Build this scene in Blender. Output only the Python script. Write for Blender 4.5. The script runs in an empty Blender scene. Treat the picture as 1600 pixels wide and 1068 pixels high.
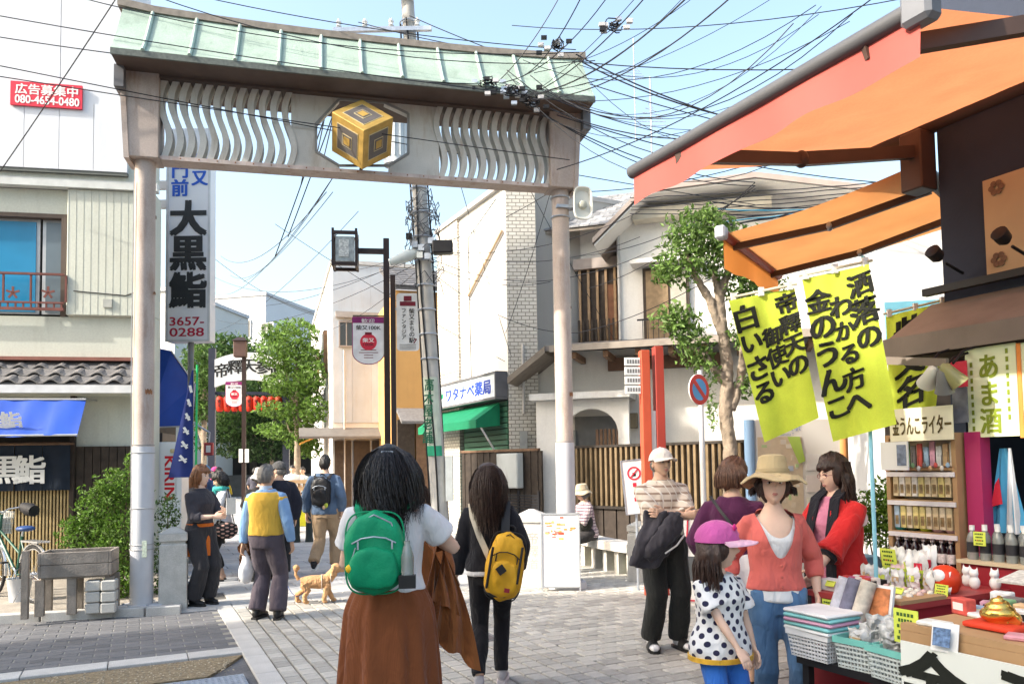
import bpy, bmesh, math, random
import numpy as np
from mathutils import Vector, Matrix, noise as mnoise

R = math.radians
sc = bpy.context.scene
COL = sc.collection
F = 1200.0; CX = 800.0; CY = 663.0; PITCH = R(3.0); ROLL = 0.016; CAMZ = 1.58
cf = Vector((0, math.cos(PITCH), math.sin(PITCH)))
cu0 = Vector((0, -math.sin(PITCH), math.cos(PITCH))); cr0 = Vector((1, 0, 0))
cr = cr0 * math.cos(ROLL) - cu0 * math.sin(ROLL)
cu = cr0 * math.sin(ROLL) + cu0 * math.cos(ROLL)
cam = bpy.data.cameras.new('camera'); camo = bpy.data.objects.new('camera', cam); COL.objects.link(camo)
mw = Matrix((cr, cu, -cf)).transposed().to_4x4(); mw.translation = (0, 0, CAMZ); camo.matrix_world = mw
cam.sensor_width = 36; cam.lens = F / 1600 * 36; cam.shift_y = (CY - 534) / 1600
cam.clip_start = 0.05; cam.clip_end = 3000
sc.camera = camo
SUN_AZ = R(23); SUN_EL = R(33)           # direction the light travels to (from +x), height above horizon
w = bpy.data.worlds.new('World'); sc.world = w; w.use_nodes = True
nt = w.node_tree; nt.nodes.clear()
sky = nt.nodes.new('ShaderNodeTexSky'); sky.sky_type = 'NISHITA'; sky.sun_disc = False
sky.sun_elevation = SUN_EL
tosun = Vector((-math.cos(SUN_AZ) * math.cos(SUN_EL), -math.sin(SUN_AZ) * math.cos(SUN_EL), math.sin(SUN_EL)))
sky.sun_rotation = math.atan2(tosun.x, tosun.y)
sky.air_density = 1.55; sky.dust_density = 5.0; sky.ozone_density = 1.8; sky.altitude = 0
bg = nt.nodes.new('ShaderNodeBackground'); bg.inputs['Strength'].default_value = 0.15
wo = nt.nodes.new('ShaderNodeOutputWorld')
nt.links.new(sky.outputs[0], bg.inputs[0]); nt.links.new(bg.outputs[0], wo.inputs[0])
sun = bpy.data.lights.new('sun', 'SUN'); sun.energy = 2.7; sun.angle = R(0.9); sun.color = (1.0, 0.93, 0.82)
suno = bpy.data.objects.new('sun', sun); COL.objects.link(suno)
suno.rotation_euler = (-tosun).to_track_quat('-Z', 'Y').to_euler()
sc.view_settings.view_transform = 'Standard'; sc.view_settings.look = 'None'
sc.view_settings.exposure = 1.62; sc.view_settings.gamma = 1.0; sc.view_settings.use_curve_mapping = False
sc.cycles.max_bounces = 7; sc.cycles.diffuse_bounces = 3; sc.cycles.glossy_bounces = 3; sc.cycles.transparent_max_bounces = 8
sc.cycles.use_denoising = True
def ray(px, py):
    return cr * ((px - CX) / F) + cu * ((CY - py) / F) + cf
CAM = Vector((0, 0, CAMZ))
def U(px, py, Y):
    d = ray(px, py); return CAM + d * (Y / d.y)
def G(px, py, z=0.0):
    d = ray(px, py); return CAM + d * ((z - CAMZ) / d.z)
MATS = {}
def M(name, col=(.5, .5, .5), rough=.7, var=.12, scale=6, bump=.0, bscale=80, metal=0., spec=.3, trans=0., dirt=0., dirtcol=(.12, .09, .07), alpha=1., island=0., fine=0., sheen=0.):
    if name in MATS: return MATS[name]
    m = bpy.data.materials.new(name); m.use_nodes = True; t = m.node_tree; N = t.nodes; L = t.links
    b = N['Principled BSDF']; out = N['Material Output']
    b.inputs['Roughness'].default_value = rough; b.inputs['Metallic'].default_value = metal
    b.inputs['Specular IOR Level'].default_value = spec
    if sheen: b.inputs['Sheen Weight'].default_value = sheen
    tc = N.new('ShaderNodeTexCoord')
    n1 = N.new('ShaderNodeTexNoise'); n1.inputs['Scale'].default_value = scale; n1.inputs['Detail'].default_value = 5
    L.new(tc.outputs['Object'], n1.inputs['Vector'])
    mr = N.new('ShaderNodeMapRange'); mr.inputs[1].default_value = .3; mr.inputs[2].default_value = .7
    mr.inputs[3].default_value = 1 - var; mr.inputs[4].default_value = 1 + var
    L.new(n1.outputs[0], mr.inputs[0])
    v = N.new('ShaderNodeVectorMath'); v.operation = 'SCALE'; v.inputs[0].default_value = col[:3]
    fac = mr.outputs[0]
    if fine:
        n3 = N.new('ShaderNodeTexNoise'); n3.inputs['Scale'].default_value = scale * 25; n3.inputs['Detail'].default_value = 2
        L.new(tc.outputs['Object'], n3.inputs['Vector'])
        mr3 = N.new('ShaderNodeMapRange'); mr3.inputs[1].default_value = .3; mr3.inputs[2].default_value = .7
        mr3.inputs[3].default_value = 1 - fine; mr3.inputs[4].default_value = 1 + fine
        L.new(n3.outputs[0], mr3.inputs[0])
        mm = N.new('ShaderNodeMath'); mm.operation = 'MULTIPLY'; L.new(fac, mm.inputs[0]); L.new(mr3.outputs[0], mm.inputs[1]); fac = mm.outputs[0]
    if island:
        ge = N.new('ShaderNodeNewGeometry'); oi = N.new('ShaderNodeObjectInfo')
        ad = N.new('ShaderNodeMath'); ad.operation = 'ADD'; L.new(ge.outputs['Random Per Island'], ad.inputs[0]); L.new(oi.outputs['Random'], ad.inputs[1])
        fr = N.new('ShaderNodeMath'); fr.operation = 'FRACT'; L.new(ad.outputs[0], fr.inputs[0])
        mr2 = N.new('ShaderNodeMapRange'); mr2.inputs[3].default_value = 1 - island; mr2.inputs[4].default_value = 1 + island
        L.new(fr.outputs[0], mr2.inputs[0])
        mm = N.new('ShaderNodeMath'); mm.operation = 'MULTIPLY'; L.new(fac, mm.inputs[0]); L.new(mr2.outputs[0], mm.inputs[1]); fac = mm.outputs[0]
    L.new(fac, v.inputs['Scale']); colout = v.outputs[0]
    if dirt:
        n2 = N.new('ShaderNodeTexNoise'); n2.inputs['Scale'].default_value = 2.2; n2.inputs['Detail'].default_value = 8; n2.inputs['Roughness'].default_value = .65
        mp = N.new('ShaderNodeMapping'); mp.inputs['Scale'].default_value = (3.5, 3.5, .7)
        L.new(tc.outputs['Object'], mp.inputs[0]); L.new(mp.outputs[0], n2.inputs['Vector'])
        rp = N.new('ShaderNodeMapRange'); rp.inputs[1].default_value = .52; rp.inputs[2].default_value = .78; rp.inputs[4].default_value = dirt
        L.new(n2.outputs[0], rp.inputs[0])
        mx = N.new('ShaderNodeMix'); mx.data_type = 'RGBA'; mx.inputs['B'].default_value = (*dirtcol, 1)
        L.new(rp.outputs[0], mx.inputs['Factor']); L.new(colout, mx.inputs['A']); colout = mx.outputs['Result']
    L.new(colout, b.inputs['Base Color'])
    if bump:
        nb = N.new('ShaderNodeTexNoise'); nb.inputs['Scale'].default_value = bscale; nb.inputs['Detail'].default_value = 4
        L.new(tc.outputs['Object'], nb.inputs['Vector'])
        bp = N.new('ShaderNodeBump'); bp.inputs['Strength'].default_value = bump; bp.inputs['Distance'].default_value = .01
        L.new(nb.outputs[0], bp.inputs['Height']); L.new(bp.outputs[0], b.inputs['Normal'])
    if alpha < 1: b.inputs['Alpha'].default_value = alpha
    if trans:
        tr = N.new('ShaderNodeBsdfTranslucent'); ms = N.new('ShaderNodeMixShader'); ms.inputs[0].default_value = trans
        L.new(colout, tr.inputs[0]); L.new(b.outputs[0], ms.inputs[1]); L.new(tr.outputs[0], ms.inputs[2]); L.new(ms.outputs[0], out.inputs[0])
    m['colsock'] = 1
    MATS[name] = m; return m
def nodes_of(m):
    return m.node_tree.nodes, m.node_tree.links
def recolor(m, fn):
    """fn(nodes, links, texcoord) -> colour socket replacing the base colour, multiplied by nothing"""
    N, L = nodes_of(m); b = N['Principled BSDF']; tc = next(n for n in N if n.bl_idname == 'ShaderNodeTexCoord')
    old = b.inputs['Base Color'].links[0].from_socket
    L.new(fn(N, L, tc, old), b.inputs['Base Color'])
    for n in N:
        if n.bl_idname == 'ShaderNodeBsdfTranslucent': L.new(b.inputs['Base Color'].links[0].from_socket, n.inputs[0])
    return m
def pattern_mix(m, vecfn, threshold_lo, threshold_hi, col):
    def fn(N, L, tc, old):
        h = vecfn(N, L, tc)
        mr = N.new('ShaderNodeMapRange'); mr.inputs[1].default_value = threshold_lo; mr.inputs[2].default_value = threshold_hi
        L.new(h, mr.inputs[0])
        mx = N.new('ShaderNodeMix'); mx.data_type = 'RGBA'; mx.inputs['B'].default_value = (*col, 1)
        L.new(mr.outputs[0], mx.inputs['Factor']); L.new(old, mx.inputs['A']); return mx.outputs['Result']
    return recolor(m, fn)
def axis_wave(axis, freq, phase=0.):
    def fn(N, L, tc):
        s = N.new('ShaderNodeSeparateXYZ'); L.new(tc.outputs['Object'], s.inputs[0])
        a = N.new('ShaderNodeMath'); a.operation = 'MULTIPLY_ADD'; a.inputs[1].default_value = freq * 2 * math.pi; a.inputs[2].default_value = phase
        if axis == 'xy':
            q = N.new('ShaderNodeMath'); q.operation = 'ADD'; L.new(s.outputs[0], q.inputs[0]); L.new(s.outputs[1], q.inputs[1]); L.new(q.outputs[0], a.inputs[0])
        else: L.new(s.outputs['xyz'.index(axis)], a.inputs[0])
        c = N.new('ShaderNodeMath'); c.operation = 'SINE'; L.new(a.outputs[0], c.inputs[0]); return c.outputs[0]
    return fn
def dots(scale):
    def fn(N, L, tc):
        s = N.new('ShaderNodeSeparateXYZ'); L.new(tc.outputs['Object'], s.inputs[0])
        c = N.new('ShaderNodeCombineXYZ'); L.new(s.outputs[2], c.inputs[1])
        ya = N.new('ShaderNodeMath'); ya.operation = 'MULTIPLY'; ya.inputs[1].default_value = -1; L.new(s.outputs[1], ya.inputs[0])
        at = N.new('ShaderNodeMath'); at.operation = 'ARCTAN2'; L.new(s.outputs[0], at.inputs[0]); L.new(ya.outputs[0], at.inputs[1])
        ml = N.new('ShaderNodeMath'); ml.operation = 'MULTIPLY'; ml.inputs[1].default_value = .13; L.new(at.outputs[0], ml.inputs[0]); L.new(ml.outputs[0], c.inputs[0])
        mp = N.new('ShaderNodeMapping'); mp.inputs['Rotation'].default_value = (0, 0, .78); L.new(c.outputs[0], mp.inputs[0])
        v = N.new('ShaderNodeTexVoronoi'); v.voronoi_dimensions = '2D'; v.inputs['Scale'].default_value = scale; v.inputs['Randomness'].default_value = .12
        L.new(mp.outputs[0], v.inputs['Vector']); return v.outputs['Distance']
    return fn
def brick_mat(name, c1, c2, mortar, bw, bh, msize=.004, rough=.6, var=.1):
    m = M(name, c1, rough, var, 3, spec=.3)
    def fn(N, L, tc, old):
        s = N.new('ShaderNodeSeparateXYZ'); L.new(tc.outputs['Object'], s.inputs[0])
        q = N.new('ShaderNodeMath'); q.operation = 'ADD'; L.new(s.outputs[0], q.inputs[0]); L.new(s.outputs[1], q.inputs[1])
        c = N.new('ShaderNodeCombineXYZ'); L.new(q.outputs[0], c.inputs[0]); L.new(s.outputs[2], c.inputs[1])
        br = N.new('ShaderNodeTexBrick'); L.new(c.outputs[0], br.inputs[0]); br.inputs['Scale'].default_value = 1
        br.inputs['Brick Width'].default_value = bw; br.inputs['Row Height'].default_value = bh; br.inputs['Mortar Size'].default_value = msize
        br.inputs['Color1'].default_value = (*c1, 1); br.inputs['Color2'].default_value = (*c2, 1); br.inputs['Mortar'].default_value = (*mortar, 1)
        bp = N.new('ShaderNodeBump'); bp.invert = True; bp.inputs['Strength'].default_value = .5; bp.inputs['Distance'].default_value = .006
        L.new(br.outputs['Fac'], bp.inputs['Height']); L.new(bp.outputs[0], N['Principled BSDF'].inputs['Normal'])
        return br.outputs['Color']
    return recolor(m, fn)
class MB:
    def __init__(s): s.v = []; s.f = []
    def add(s, v, f):
        o = len(s.v); s.v += [tuple(p) for p in v]; s.f += [tuple(i + o for i in q) for q in f]; return s
    def box(s, x0, x1, y0, y1, z0, z1):
        v = [(x0,y0,z0),(x1,y0,z0),(x1,y1,z0),(x0,y1,z0),(x0,y0,z1),(x1,y0,z1),(x1,y1,z1),(x0,y1,z1)]
        return s.add(v, [(0,3,2,1),(4,5,6,7),(0,1,5,4),(1,2,6,5),(2,3,7,6),(3,0,4,7)])
    def hexa(s, lo, hi):
        v = list(lo) + list(hi); return s.add(v, [(0,3,2,1),(4,5,6,7),(0,1,5,4),(1,2,6,5),(2,3,7,6),(3,0,4,7)])
    def prism(s, poly, a0, a1, axis='z'):
        def P(p, a):
            return (p[0], p[1], a) if axis == 'z' else ((p[0], a, p[1]) if axis == 'y' else (a, p[0], p[1]))
        n = len(poly); v = [P(p, a0) for p in poly] + [P(p, a1) for p in poly]
        f = [tuple(range(n)), tuple(range(2*n-1, n-1, -1))] + [(i, i+n, (i+1) % n + n, (i+1) % n) for i in range(n)]
        return s.add(v, f)
    def bar(s, a, b, w, h, up=(0,0,1)):
        a = Vector(a); b = Vector(b); d = (b - a).normalized(); u = Vector(up)
        r = d.cross(u)
        if r.length < 1e-4: r = d.cross(Vector((1,0,0)))
        r.normalize(); u = r.cross(d).normalized()
        q = [(-1,-1),(1,-1),(1,1),(-1,1)]
        lo = [a + r*(i*w/2) + u*(j*h/2) for i, j in q]; hi = [b + r*(i*w/2) + u*(j*h/2) for i, j in q]
        return s.hexa(lo, hi)
    def loft(s, rings, cap=True, closed=True):
        n = len(rings[0]); v = [p for r_ in rings for p in r_]; f = []
        for k in range(len(rings)-1):
            for i in range(n if closed else n-1):
                j = (i+1) % n; f.append((k*n+i, k*n+j, (k+1)*n+j, (k+1)*n+i))
        if cap and closed:
            f.append(tuple(range(n-1, -1, -1))); f.append(tuple(range((len(rings)-1)*n, len(rings)*n)))
        return s.add(v, f)
    def tube(s, pts, r, n=8, squash=None, cap=True):
        pts = [Vector(p) for p in pts]; k = len(pts)
        rr = r if isinstance(r, (list, tuple)) else [r]*k
        t0 = (pts[1]-pts[0]).normalized(); nrm = t0.orthogonal().normalized(); rings = []
        if squash is not None:
            nrm = Vector(squash[0]); nrm = (nrm - t0*nrm.dot(t0)).normalized()
        for i, p in enumerate(pts):
            t = (pts[min(i+1,k-1)]-pts[max(i-1,0)]).normalized()
            nrm = (nrm - t*nrm.dot(t)).normalized(); bi = t.cross(nrm)
            sx = 1; sy = 1 if squash is None else squash[1]
            rings.append([p + (nrm*math.cos(a)*sx + bi*math.sin(a)*sy)*rr[i] for a in [2*math.pi*j/n for j in range(n)]])
        return s.loft(rings, cap)
    def lathe(s, prof, n=20, c=(0,0,0), cap=True):
        return s.loft([[(c[0]+r*math.cos(2*math.pi*j/n), c[1]+r*math.sin(2*math.pi*j/n), c[2]+z) for j in range(n)] for r, z in prof], cap)
    def ball(s, c, rx, ry=None, rz=None, nu=16, nv=10):
        ry = ry or rx; rz = rz or rx
        prof = [(math.sin(math.pi*(k+.02)/(nv+.04)), -math.cos(math.pi*(k+.02)/(nv+.04))) for k in range(nv+1)]
        return s.loft([[(c[0]+rx*r*math.cos(2*math.pi*j/nu), c[1]+ry*r*math.sin(2*math.pi*j/nu), c[2]+rz*z) for j in range(nu)] for r, z in prof])
    def torus(s, c, R_, r, axis='x', n=40, m=8, a0=0, a1=2*math.pi):
        full = abs(a1-a0-2*math.pi) < 1e-6; rings = []
        for i in range(n if full else n+1):
            a = a0+(a1-a0)*i/n; ring = []
            for j in range(m):
                b = 2*math.pi*j/m; q = R_+r*math.cos(b); p = (q*math.cos(a), q*math.sin(a), r*math.sin(b))
                p = {'z': p, 'x': (p[2], p[0], p[1]), 'y': (p[0], p[2], p[1])}[axis]
                ring.append((c[0]+p[0], c[1]+p[1], c[2]+p[2]))
            rings.append(ring)
        if full: rings.append(rings[0])
        return s.loft(rings, cap=not full)
    def xf(s, mat):
        s.v = [tuple(mat @ Vector(p)) for p in s.v]; return s
    def mesh(s, name='m'):
        me = bpy.data.meshes.new(name); me.from_pydata(s.v, [], s.f); me.validate(); return me
    def build(s, name, mat, parent=None, smooth=False, bevel=0., recalc=True, loc=None):
        me = s.mesh(name)
        if recalc or bevel:
            bm = bmesh.new(); bm.from_mesh(me)
            if recalc: bmesh.ops.recalc_face_normals(bm, faces=bm.faces)
            if bevel: bmesh.ops.bevel(bm, geom=bm.edges[:], offset=bevel, segments=1, affect='EDGES', clamp_overlap=True)
            bm.to_mesh(me); bm.free()
        return obj(name, me, mat, parent, smooth, loc)
def obj(name, me, mat=None, parent=None, smooth=False, loc=None):
    if mat is not None:
        me.materials.clear()
        for m in (mat if isinstance(mat, (list, tuple)) else [mat]): me.materials.append(m)
    if smooth:
        me.shade_smooth(); me.set_sharp_from_angle(angle=.75)
    o = bpy.data.objects.new(name, me); COL.objects.link(o)
    if parent: o.parent = parent
    if loc: o.location = loc
    return o
def tag(o, label=None, cat=None, group=None, kind=None):
    if label: o['label'] = label
    if cat: o['category'] = cat
    if group: o['group'] = group
    if kind: o['kind'] = kind
    return o
def thing(name, label, cat, loc=(0,0,0), rotz=0., group=None):
    o = bpy.data.objects.new(name, None); COL.objects.link(o); o.empty_display_size = .2
    o.location = loc; o.rotation_euler = (0,0,rotz); return tag(o, label, cat, group)
def copy_tree(o, parent=None):
    c = o.copy(); COL.objects.link(c)
    if parent: c.parent = parent
    for ch in list(o.children): copy_tree(ch, c)
    return c
def frame(a, b):
    """position and z-rotation of a facade that runs from ground point a to b (local x along it, local y behind it)"""
    return (a[0], a[1], 0), math.atan2(b[1]-a[1], b[0]-a[0]), math.hypot(b[0]-a[0], b[1]-a[1])
def loc_of(o, p):
    c, s_ = math.cos(o.rotation_euler.z), math.sin(o.rotation_euler.z); dx, dy = p[0]-o.location.x, p[1]-o.location.y
    return Vector((dx*c+dy*s_, -dx*s_+dy*c, p[2]-o.location.z))
def onplane(o, px, py, y=0.):
    """where the photo pixel meets the plane local y = const of thing o, in o's coordinates"""
    d = ray(px, py); c, s_ = math.cos(o.rotation_euler.z), math.sin(o.rotation_euler.z)
    a = loc_of(o, CAM); dl = Vector((d.x*c+d.y*s_, -d.x*s_+d.y*c, d.z))
    return a + dl*((y-a.y)/dl.y)
TMP = bpy.data.scenes.new('tmp')
def evaluate(data, mods=()):
    o = bpy.data.objects.new('tmp', data); TMP.collection.objects.link(o)
    for kind, kw in mods:
        m = o.modifiers.new(kind, kind)
        for k, v in kw.items(): setattr(m, k, v)
    vl = TMP.view_layers[0]; vl.update(); dg = vl.depsgraph
    me = bpy.data.meshes.new_from_object(o.evaluated_get(dg))
    bpy.data.objects.remove(o); return me
def solid(mb, voxel=.012, smooth=3, disp=0., dscale=9., seed=0):
    me = mb.mesh()
    bm = bmesh.new(); bm.from_mesh(me); bmesh.ops.recalc_face_normals(bm, faces=bm.faces); bm.to_mesh(me); bm.free()
    r_ = evaluate(me, [('REMESH', dict(mode='VOXEL', voxel_size=voxel)), ('SMOOTH', dict(iterations=smooth, factor=.5))])
    bpy.data.meshes.remove(me)
    if disp:
        off = Vector((seed*3.1, seed*1.7, 0)); co = []
        for v in r_.vertices:
            p = v.co; q = Vector((p.x*dscale, p.y*dscale, p.z*dscale*.55)) + off
            h = mnoise.noise(q) + .5*mnoise.noise(q*2.3) + .9*(.4-abs(mnoise.noise(q*.8+Vector((5,2,9)))))
            co.append(p + v.normal*(h*disp))
        for v, c in zip(r_.vertices, co): v.co = c
    return r_
def mesh_arrays(me):
    return [tuple(v.co) for v in me.vertices], [tuple(p.vertices) for p in me.polygons]
GLY = {}
def glyphs(ch, bold, ext=.003):
    if bold:
        v0, f0 = glyphs(ch, 0, ext); v = []; f = []
        b = bold*1.15
        for i, (dx, dy) in enumerate(((0,0),(-b,-b*.6),(b,-b*.6),(-b,b*.6),(b,b*.6))):
            o = len(v); v += [(p[0]+dx, p[1]+dy, p[2]+.0012*i) for p in v0]; f += [tuple(j+o for j in q) for q in f0]
        return v, f
    k = (ch, bold, ext)
    if k not in GLY:
        cu_ = bpy.data.curves.new('t', 'FONT'); cu_.body = ch; cu_.size = 1; cu_.offset = bold; cu_.extrude = ext; cu_.resolution_u = 3
        me = evaluate(cu_); GLY[k] = mesh_arrays(me); bpy.data.meshes.remove(me); bpy.data.curves.remove(cu_)
    return GLY[k]
def lettering(text, mat, parent, o, xd, ud, size, width=None, vertical=False, bold=.0, aspect=1., pitch=None, rot=0., name='lettering', align='l', slant=0.):
    """text mesh on the plane through o (left or top end of the writing) with x direction xd and up ud, in the parent's coordinates"""
    xd = Vector(xd).normalized(); ud = Vector(ud).normalized(); nd = xd.cross(ud); o = Vector(o); mb = MB()
    def place(v, f, ox, oy, a):
        c_, s_ = math.cos(a), math.sin(a)
        pts = [o + xd*(((p[0]*c_-p[1]*s_)+slant*p[1])*size*aspect+ox) + ud*((p[0]*s_+p[1]*c_)*size+oy) + nd*(p[2]*size) for p in v]
        mb.add(pts, f)
    if vertical:
        pt = (pitch or 1.0)*size
        for i, ch in enumerate(text):
            if ch == ' ': continue
            v, f = glyphs(ch, bold)
            if not v: continue
            x = [p[0] for p in v]; y = [p[1] for p in v]; mx_, my_ = (min(x)+max(x))/2, (min(y)+max(y))/2
            a = -math.pi/2 if ch == 'ー' else 0
            place([(p[0]-mx_, p[1]-my_, p[2]) for p in v], f, 0, -(i+.5)*pt, a+rot)
    else:
        v, f = glyphs(text, bold)
        if v:
            x0, x1 = min(p[0] for p in v), max(p[0] for p in v); a_ = aspect
            if width: aspect = width/((x1-x0)*size)
            dx = -x0 if align == 'l' else -(x0+x1)/2
            place([(p[0]+dx, p[1], p[2]) for p in v], f, 0, 0, rot)
    return mb.build(name, mat, parent, recalc=False)
def rnd(a, b): return random.uniform(a, b)
random.seed(7)
def project(p):
    d = Vector(p) - CAM; z = d.dot(cf)
    return CX + F*d.dot(cr)/z, CY - F*d.dot(cu)/z, z
def inframe(p, m=40):
    x, y, z = project(p); return z > .1 and -m < x < 1600+m and -m < y < 1068+m
GA = R(26); uv_u = Vector((math.cos(GA), math.sin(GA), 0)); uv_v = Vector((-math.sin(GA), math.cos(GA), 0))
O = G(365, 950)
def UV(u, v, z=0): p = O + uv_u*u + uv_v*v; return Vector((p.x, p.y, z))
asphalt = M('asphalt', (.13, .13, .135), .9, .2, 3, .3, 150, fine=.25)
MB().add([(-900,-300,-.02),(900,-300,-.02),(900,1500,-.02),(-900,1500,-.02)], [(0,1,2,3)]).build('ground', asphalt, recalc=False)
tag(bpy.data.objects['ground'], kind='structure')
def sheet(name, pts, z, mat, th=.03):
    o = MB().prism([(p[0], p[1]) for p in pts], z-th, z).build(name, mat); return tag(o, kind='structure')
m_joint = M('joint_sand', (.15, .14, .125), .95, .2, 20)
m_paver = M('paver_warm_grey', (.40, .385, .35), .85, .16, 9, .3, 120, island=.2, fine=.14, dirt=.35, dirtcol=(.24,.23,.21))
m_paverd = M('paver_dark', (.135, .135, .14), .85, .14, 4, .25, 120, island=.16, fine=.12)
m_slab = M('granite_slab', (.45, .44, .42), .8, .1, 5, .15, 150, island=.08, fine=.14)
m_flag = M('flagstone', (.33, .335, .345), .8, .12, 3, .15, 90, island=.12, fine=.1)
def pip(x, y, poly):
    c = False; j = len(poly)-1
    for i in range(len(poly)):
        if (poly[i][1] > y) != (poly[j][1] > y) and x < (poly[j][0]-poly[i][0])*(y-poly[i][1])/(poly[j][1]-poly[i][1])+poly[i][0]: c = not c
        j = i
    return c
def paving(name, piece, polyuv, L_, W_, bond, gap, mat, zbase, top, limit=300, rot=False, jm=None, half=False):
    base = sheet(name, [UV(u, v) for u, v in polyuv], zbase, jm or m_joint)
    us = [p[0] for p in polyuv]; vs = [p[1] for p in polyuv]; cells = []
    j = math.floor(min(vs)/W_)
    while j*W_ < max(vs):
        off = bond*L_*(j % 2); i = math.floor(min(us)/L_)-1
        while i*L_ < max(us):
            u = i*L_+off+L_/2; v = j*W_+W_/2
            if pip(u, v, polyuv):
                p = UV(u, v, top)
                if p.y > 1.2 and inframe(p, 60): cells.append((p, u, v))
            i += 1
        j += 1
    cells.sort(key=lambda c: c[0].y)
    h = (L_-gap)/2; k = (W_-gap)/2; b = min(.006, gap*.6); t = top-zbase
    def pv(dx=0):
        lo = [(-h,-k,0),(h,-k,0),(h,k,0),(-h,k,0)]; mid = [(x,y,t-b) for x,y,_ in lo]; up = [(-h+b,-k+b,t),(h-b,-k+b,t),(h-b,k-b,t),(-h+b,k-b,t)]
        return lo+mid+up, [(0,1,5,4),(1,2,6,5),(2,3,7,6),(3,0,4,7),(4,5,9,8),(5,6,10,9),(6,7,11,10),(7,4,8,11),(8,9,10,11)]
    V, Fc = pv(); me = bpy.data.meshes.new(piece); me.from_pydata(V, [], Fc); me.materials.append(mat)
    rest = MB(); M3 = Matrix.Rotation(GA, 4, 'Z')
    for n, (p, u, v) in enumerate(cells):
        dz = rnd(-.0015, .0015)
        if n < limit:
            o = bpy.data.objects.new(piece, me); COL.objects.link(o); o.parent = base; o.location = (p.x, p.y, zbase+dz); o.rotation_euler = (rnd(-.004,.004), rnd(-.004,.004), GA)
        else:
            rest.add([(M3 @ Vector(q)) + Vector((p.x, p.y, zbase+dz)) for q in V], Fc)
    if half:
        j = math.floor(min(vs)/W_)
        while j*W_ < max(vs):
            if j % 2:
                p = UV(math.ceil((min(us)-.001)/L_)*L_+L_/4, j*W_+W_/2, zbase)
                if p.y > 1.2 and inframe(p, 60) and pip(min(us)+.02, j*W_+W_/2, polyuv): rest.add([(M3 @ Vector((q[0]*.47,q[1],q[2])))+Vector((p.x,p.y,zbase)) for q in V], Fc)
            j += 1
    if rest.v:
        o = rest.build(piece+'_field', mat, base, recalc=False); o['kind'] = 'stuff'
    return base
paving('pavement', 'paver', [(0.02,-9),(2.3,-9),(2.3,-.02),(0.02,-.02)], .135, .165, 0, .015, m_paver, -.012, .012)
paving('plaza_pavement', 'paver', [(2.30,-9),(12,-9),(12,1.6),(4.6,1.6),(4.6,-.02),(2.30,-.02)], .2, .155, .5, .015, m_paver, -.012, .012, half=True)
paving('paved_road', 'road_paver', [(-14,-2.1),(-.17,-2.1),(-.17,-.05),(-1.2,.12),(-2.6,.4),(-14,2.4)], .24, .12, .5, .009, m_paverd, .0005, .006, jm=M('joint_pale', (.26,.25,.22), .95, .2, 20))
paving('granite_strip', 'granite_slab', [(-.165,-9),(.015,-9),(.015,-.02),(-.165,-.02)], .18, .62, 0, .008, m_slab, -.01, .014)
paving('threshold_paving', 'granite_slab', [(-1.0,.0),(4.58,.0),(4.58,1.0),(-.2,1.0)], .9, .33, .5, .01, m_slab, -.009, .012)
paving('approach_street', 'flagstone', [(-.2,1.02),(4.58,1.02),(4.58,1.62),(6.5,1.62),(6.5,6),(8,40),(2,40),(-.6,7)], .62, .41, .5, .01, m_flag, -.01, .010)
paving('gutter_line', 'gutter_slab', [(-14,-2.34),(-.17,-2.34),(-.17,-2.11),(-14,-2.11)], .6, .23, 0, .008, m_slab, -.01, .012)
sheet('left_pavement', [UV(-14,2.6), UV(-2.6,.52), UV(-1.2,.24), UV(-.9,.1), UV(-.55,.05), UV(-.4,2.0), UV(-.8,9), UV(-14,9)], .075, M('old_concrete', (.30,.27,.23), .9, .2, 4, .4, 60, fine=.2), .1)
k = MB()
pts = [UV(-14,2.45), UV(-2.6,.43), UV(-1.2,.15), UV(-.9,.02), UV(-.55,-.03)]
kerb_root = thing('kerb', None, None); tag(kerb_root, kind='structure')
for a, b in zip(pts[:-1], pts[1:]):
    n = max(1, int((b-a).length/.55));
    for i in range(n):
        p = a.lerp(b, (i+.01)/n); q = a.lerp(b, (i+.99)/n); p.z = q.z = .03
        if i > n-16: MB().bar(p, q, .12, .14).build('kerb_stone', m_slab, kerb_root, bevel=.008)
gr = M('gravel_earth', (.24,.19,.12), .95, .35, 30, .8, 160, fine=.4)
sheet('verge', [UV(-14,-2.95), UV(-.5,-2.95), UV(-.30,-2.6), UV(-.18,-2.36), UV(-14,-2.36)], .004, gr)
st = MB(); random.seed(3)
for i in range(900):
    p = UV(rnd(-2.6,-.3), rnd(-2.93,-2.37), .006)
    if p.y < 1.5: continue
    s_ = rnd(.004,.011); st.add([p+Vector((s_,0,0)),p+Vector((0,s_,0)),p+Vector((-s_,0,0)),p+Vector((0,-s_,0)),p+Vector((0,0,s_*.8))],[(0,1,4),(1,2,4),(2,3,4),(3,0,4)])
o = st.build('gravel', M('pebble', (.36,.31,.23), .9, .3, 40, island=.4)); tag(o, 'loose tan gravel in the verge beside the gutter slabs', 'gravel', kind='stuff')
dc = thing('drain_cover', 'studded pale steel drain cover at the bottom edge of the picture', 'drain cover', UV(-.75,-3.25,.004), GA)
stl = M('galvanised', (.42,.46,.52), .45, .15, 12, metal=.6)
MB().box(-.62,.5,-.25,.22,-.02,.006).build('plate', stl, dc)
s_ = MB()
for i in range(26):
    for j in range(9): s_.box(-.60+i*.043,-.58+i*.043,-.23+j*.05,-.20+j*.05,.004,.012)
s_.build('stud_field', stl, dc)['kind'] = 'stuff'
ic = thing('inspection_cover', 'dark speckled inspection cover set in the paving beside the brown skirt', 'manhole cover', UV(1.35,-2.55,.012), GA)
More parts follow.
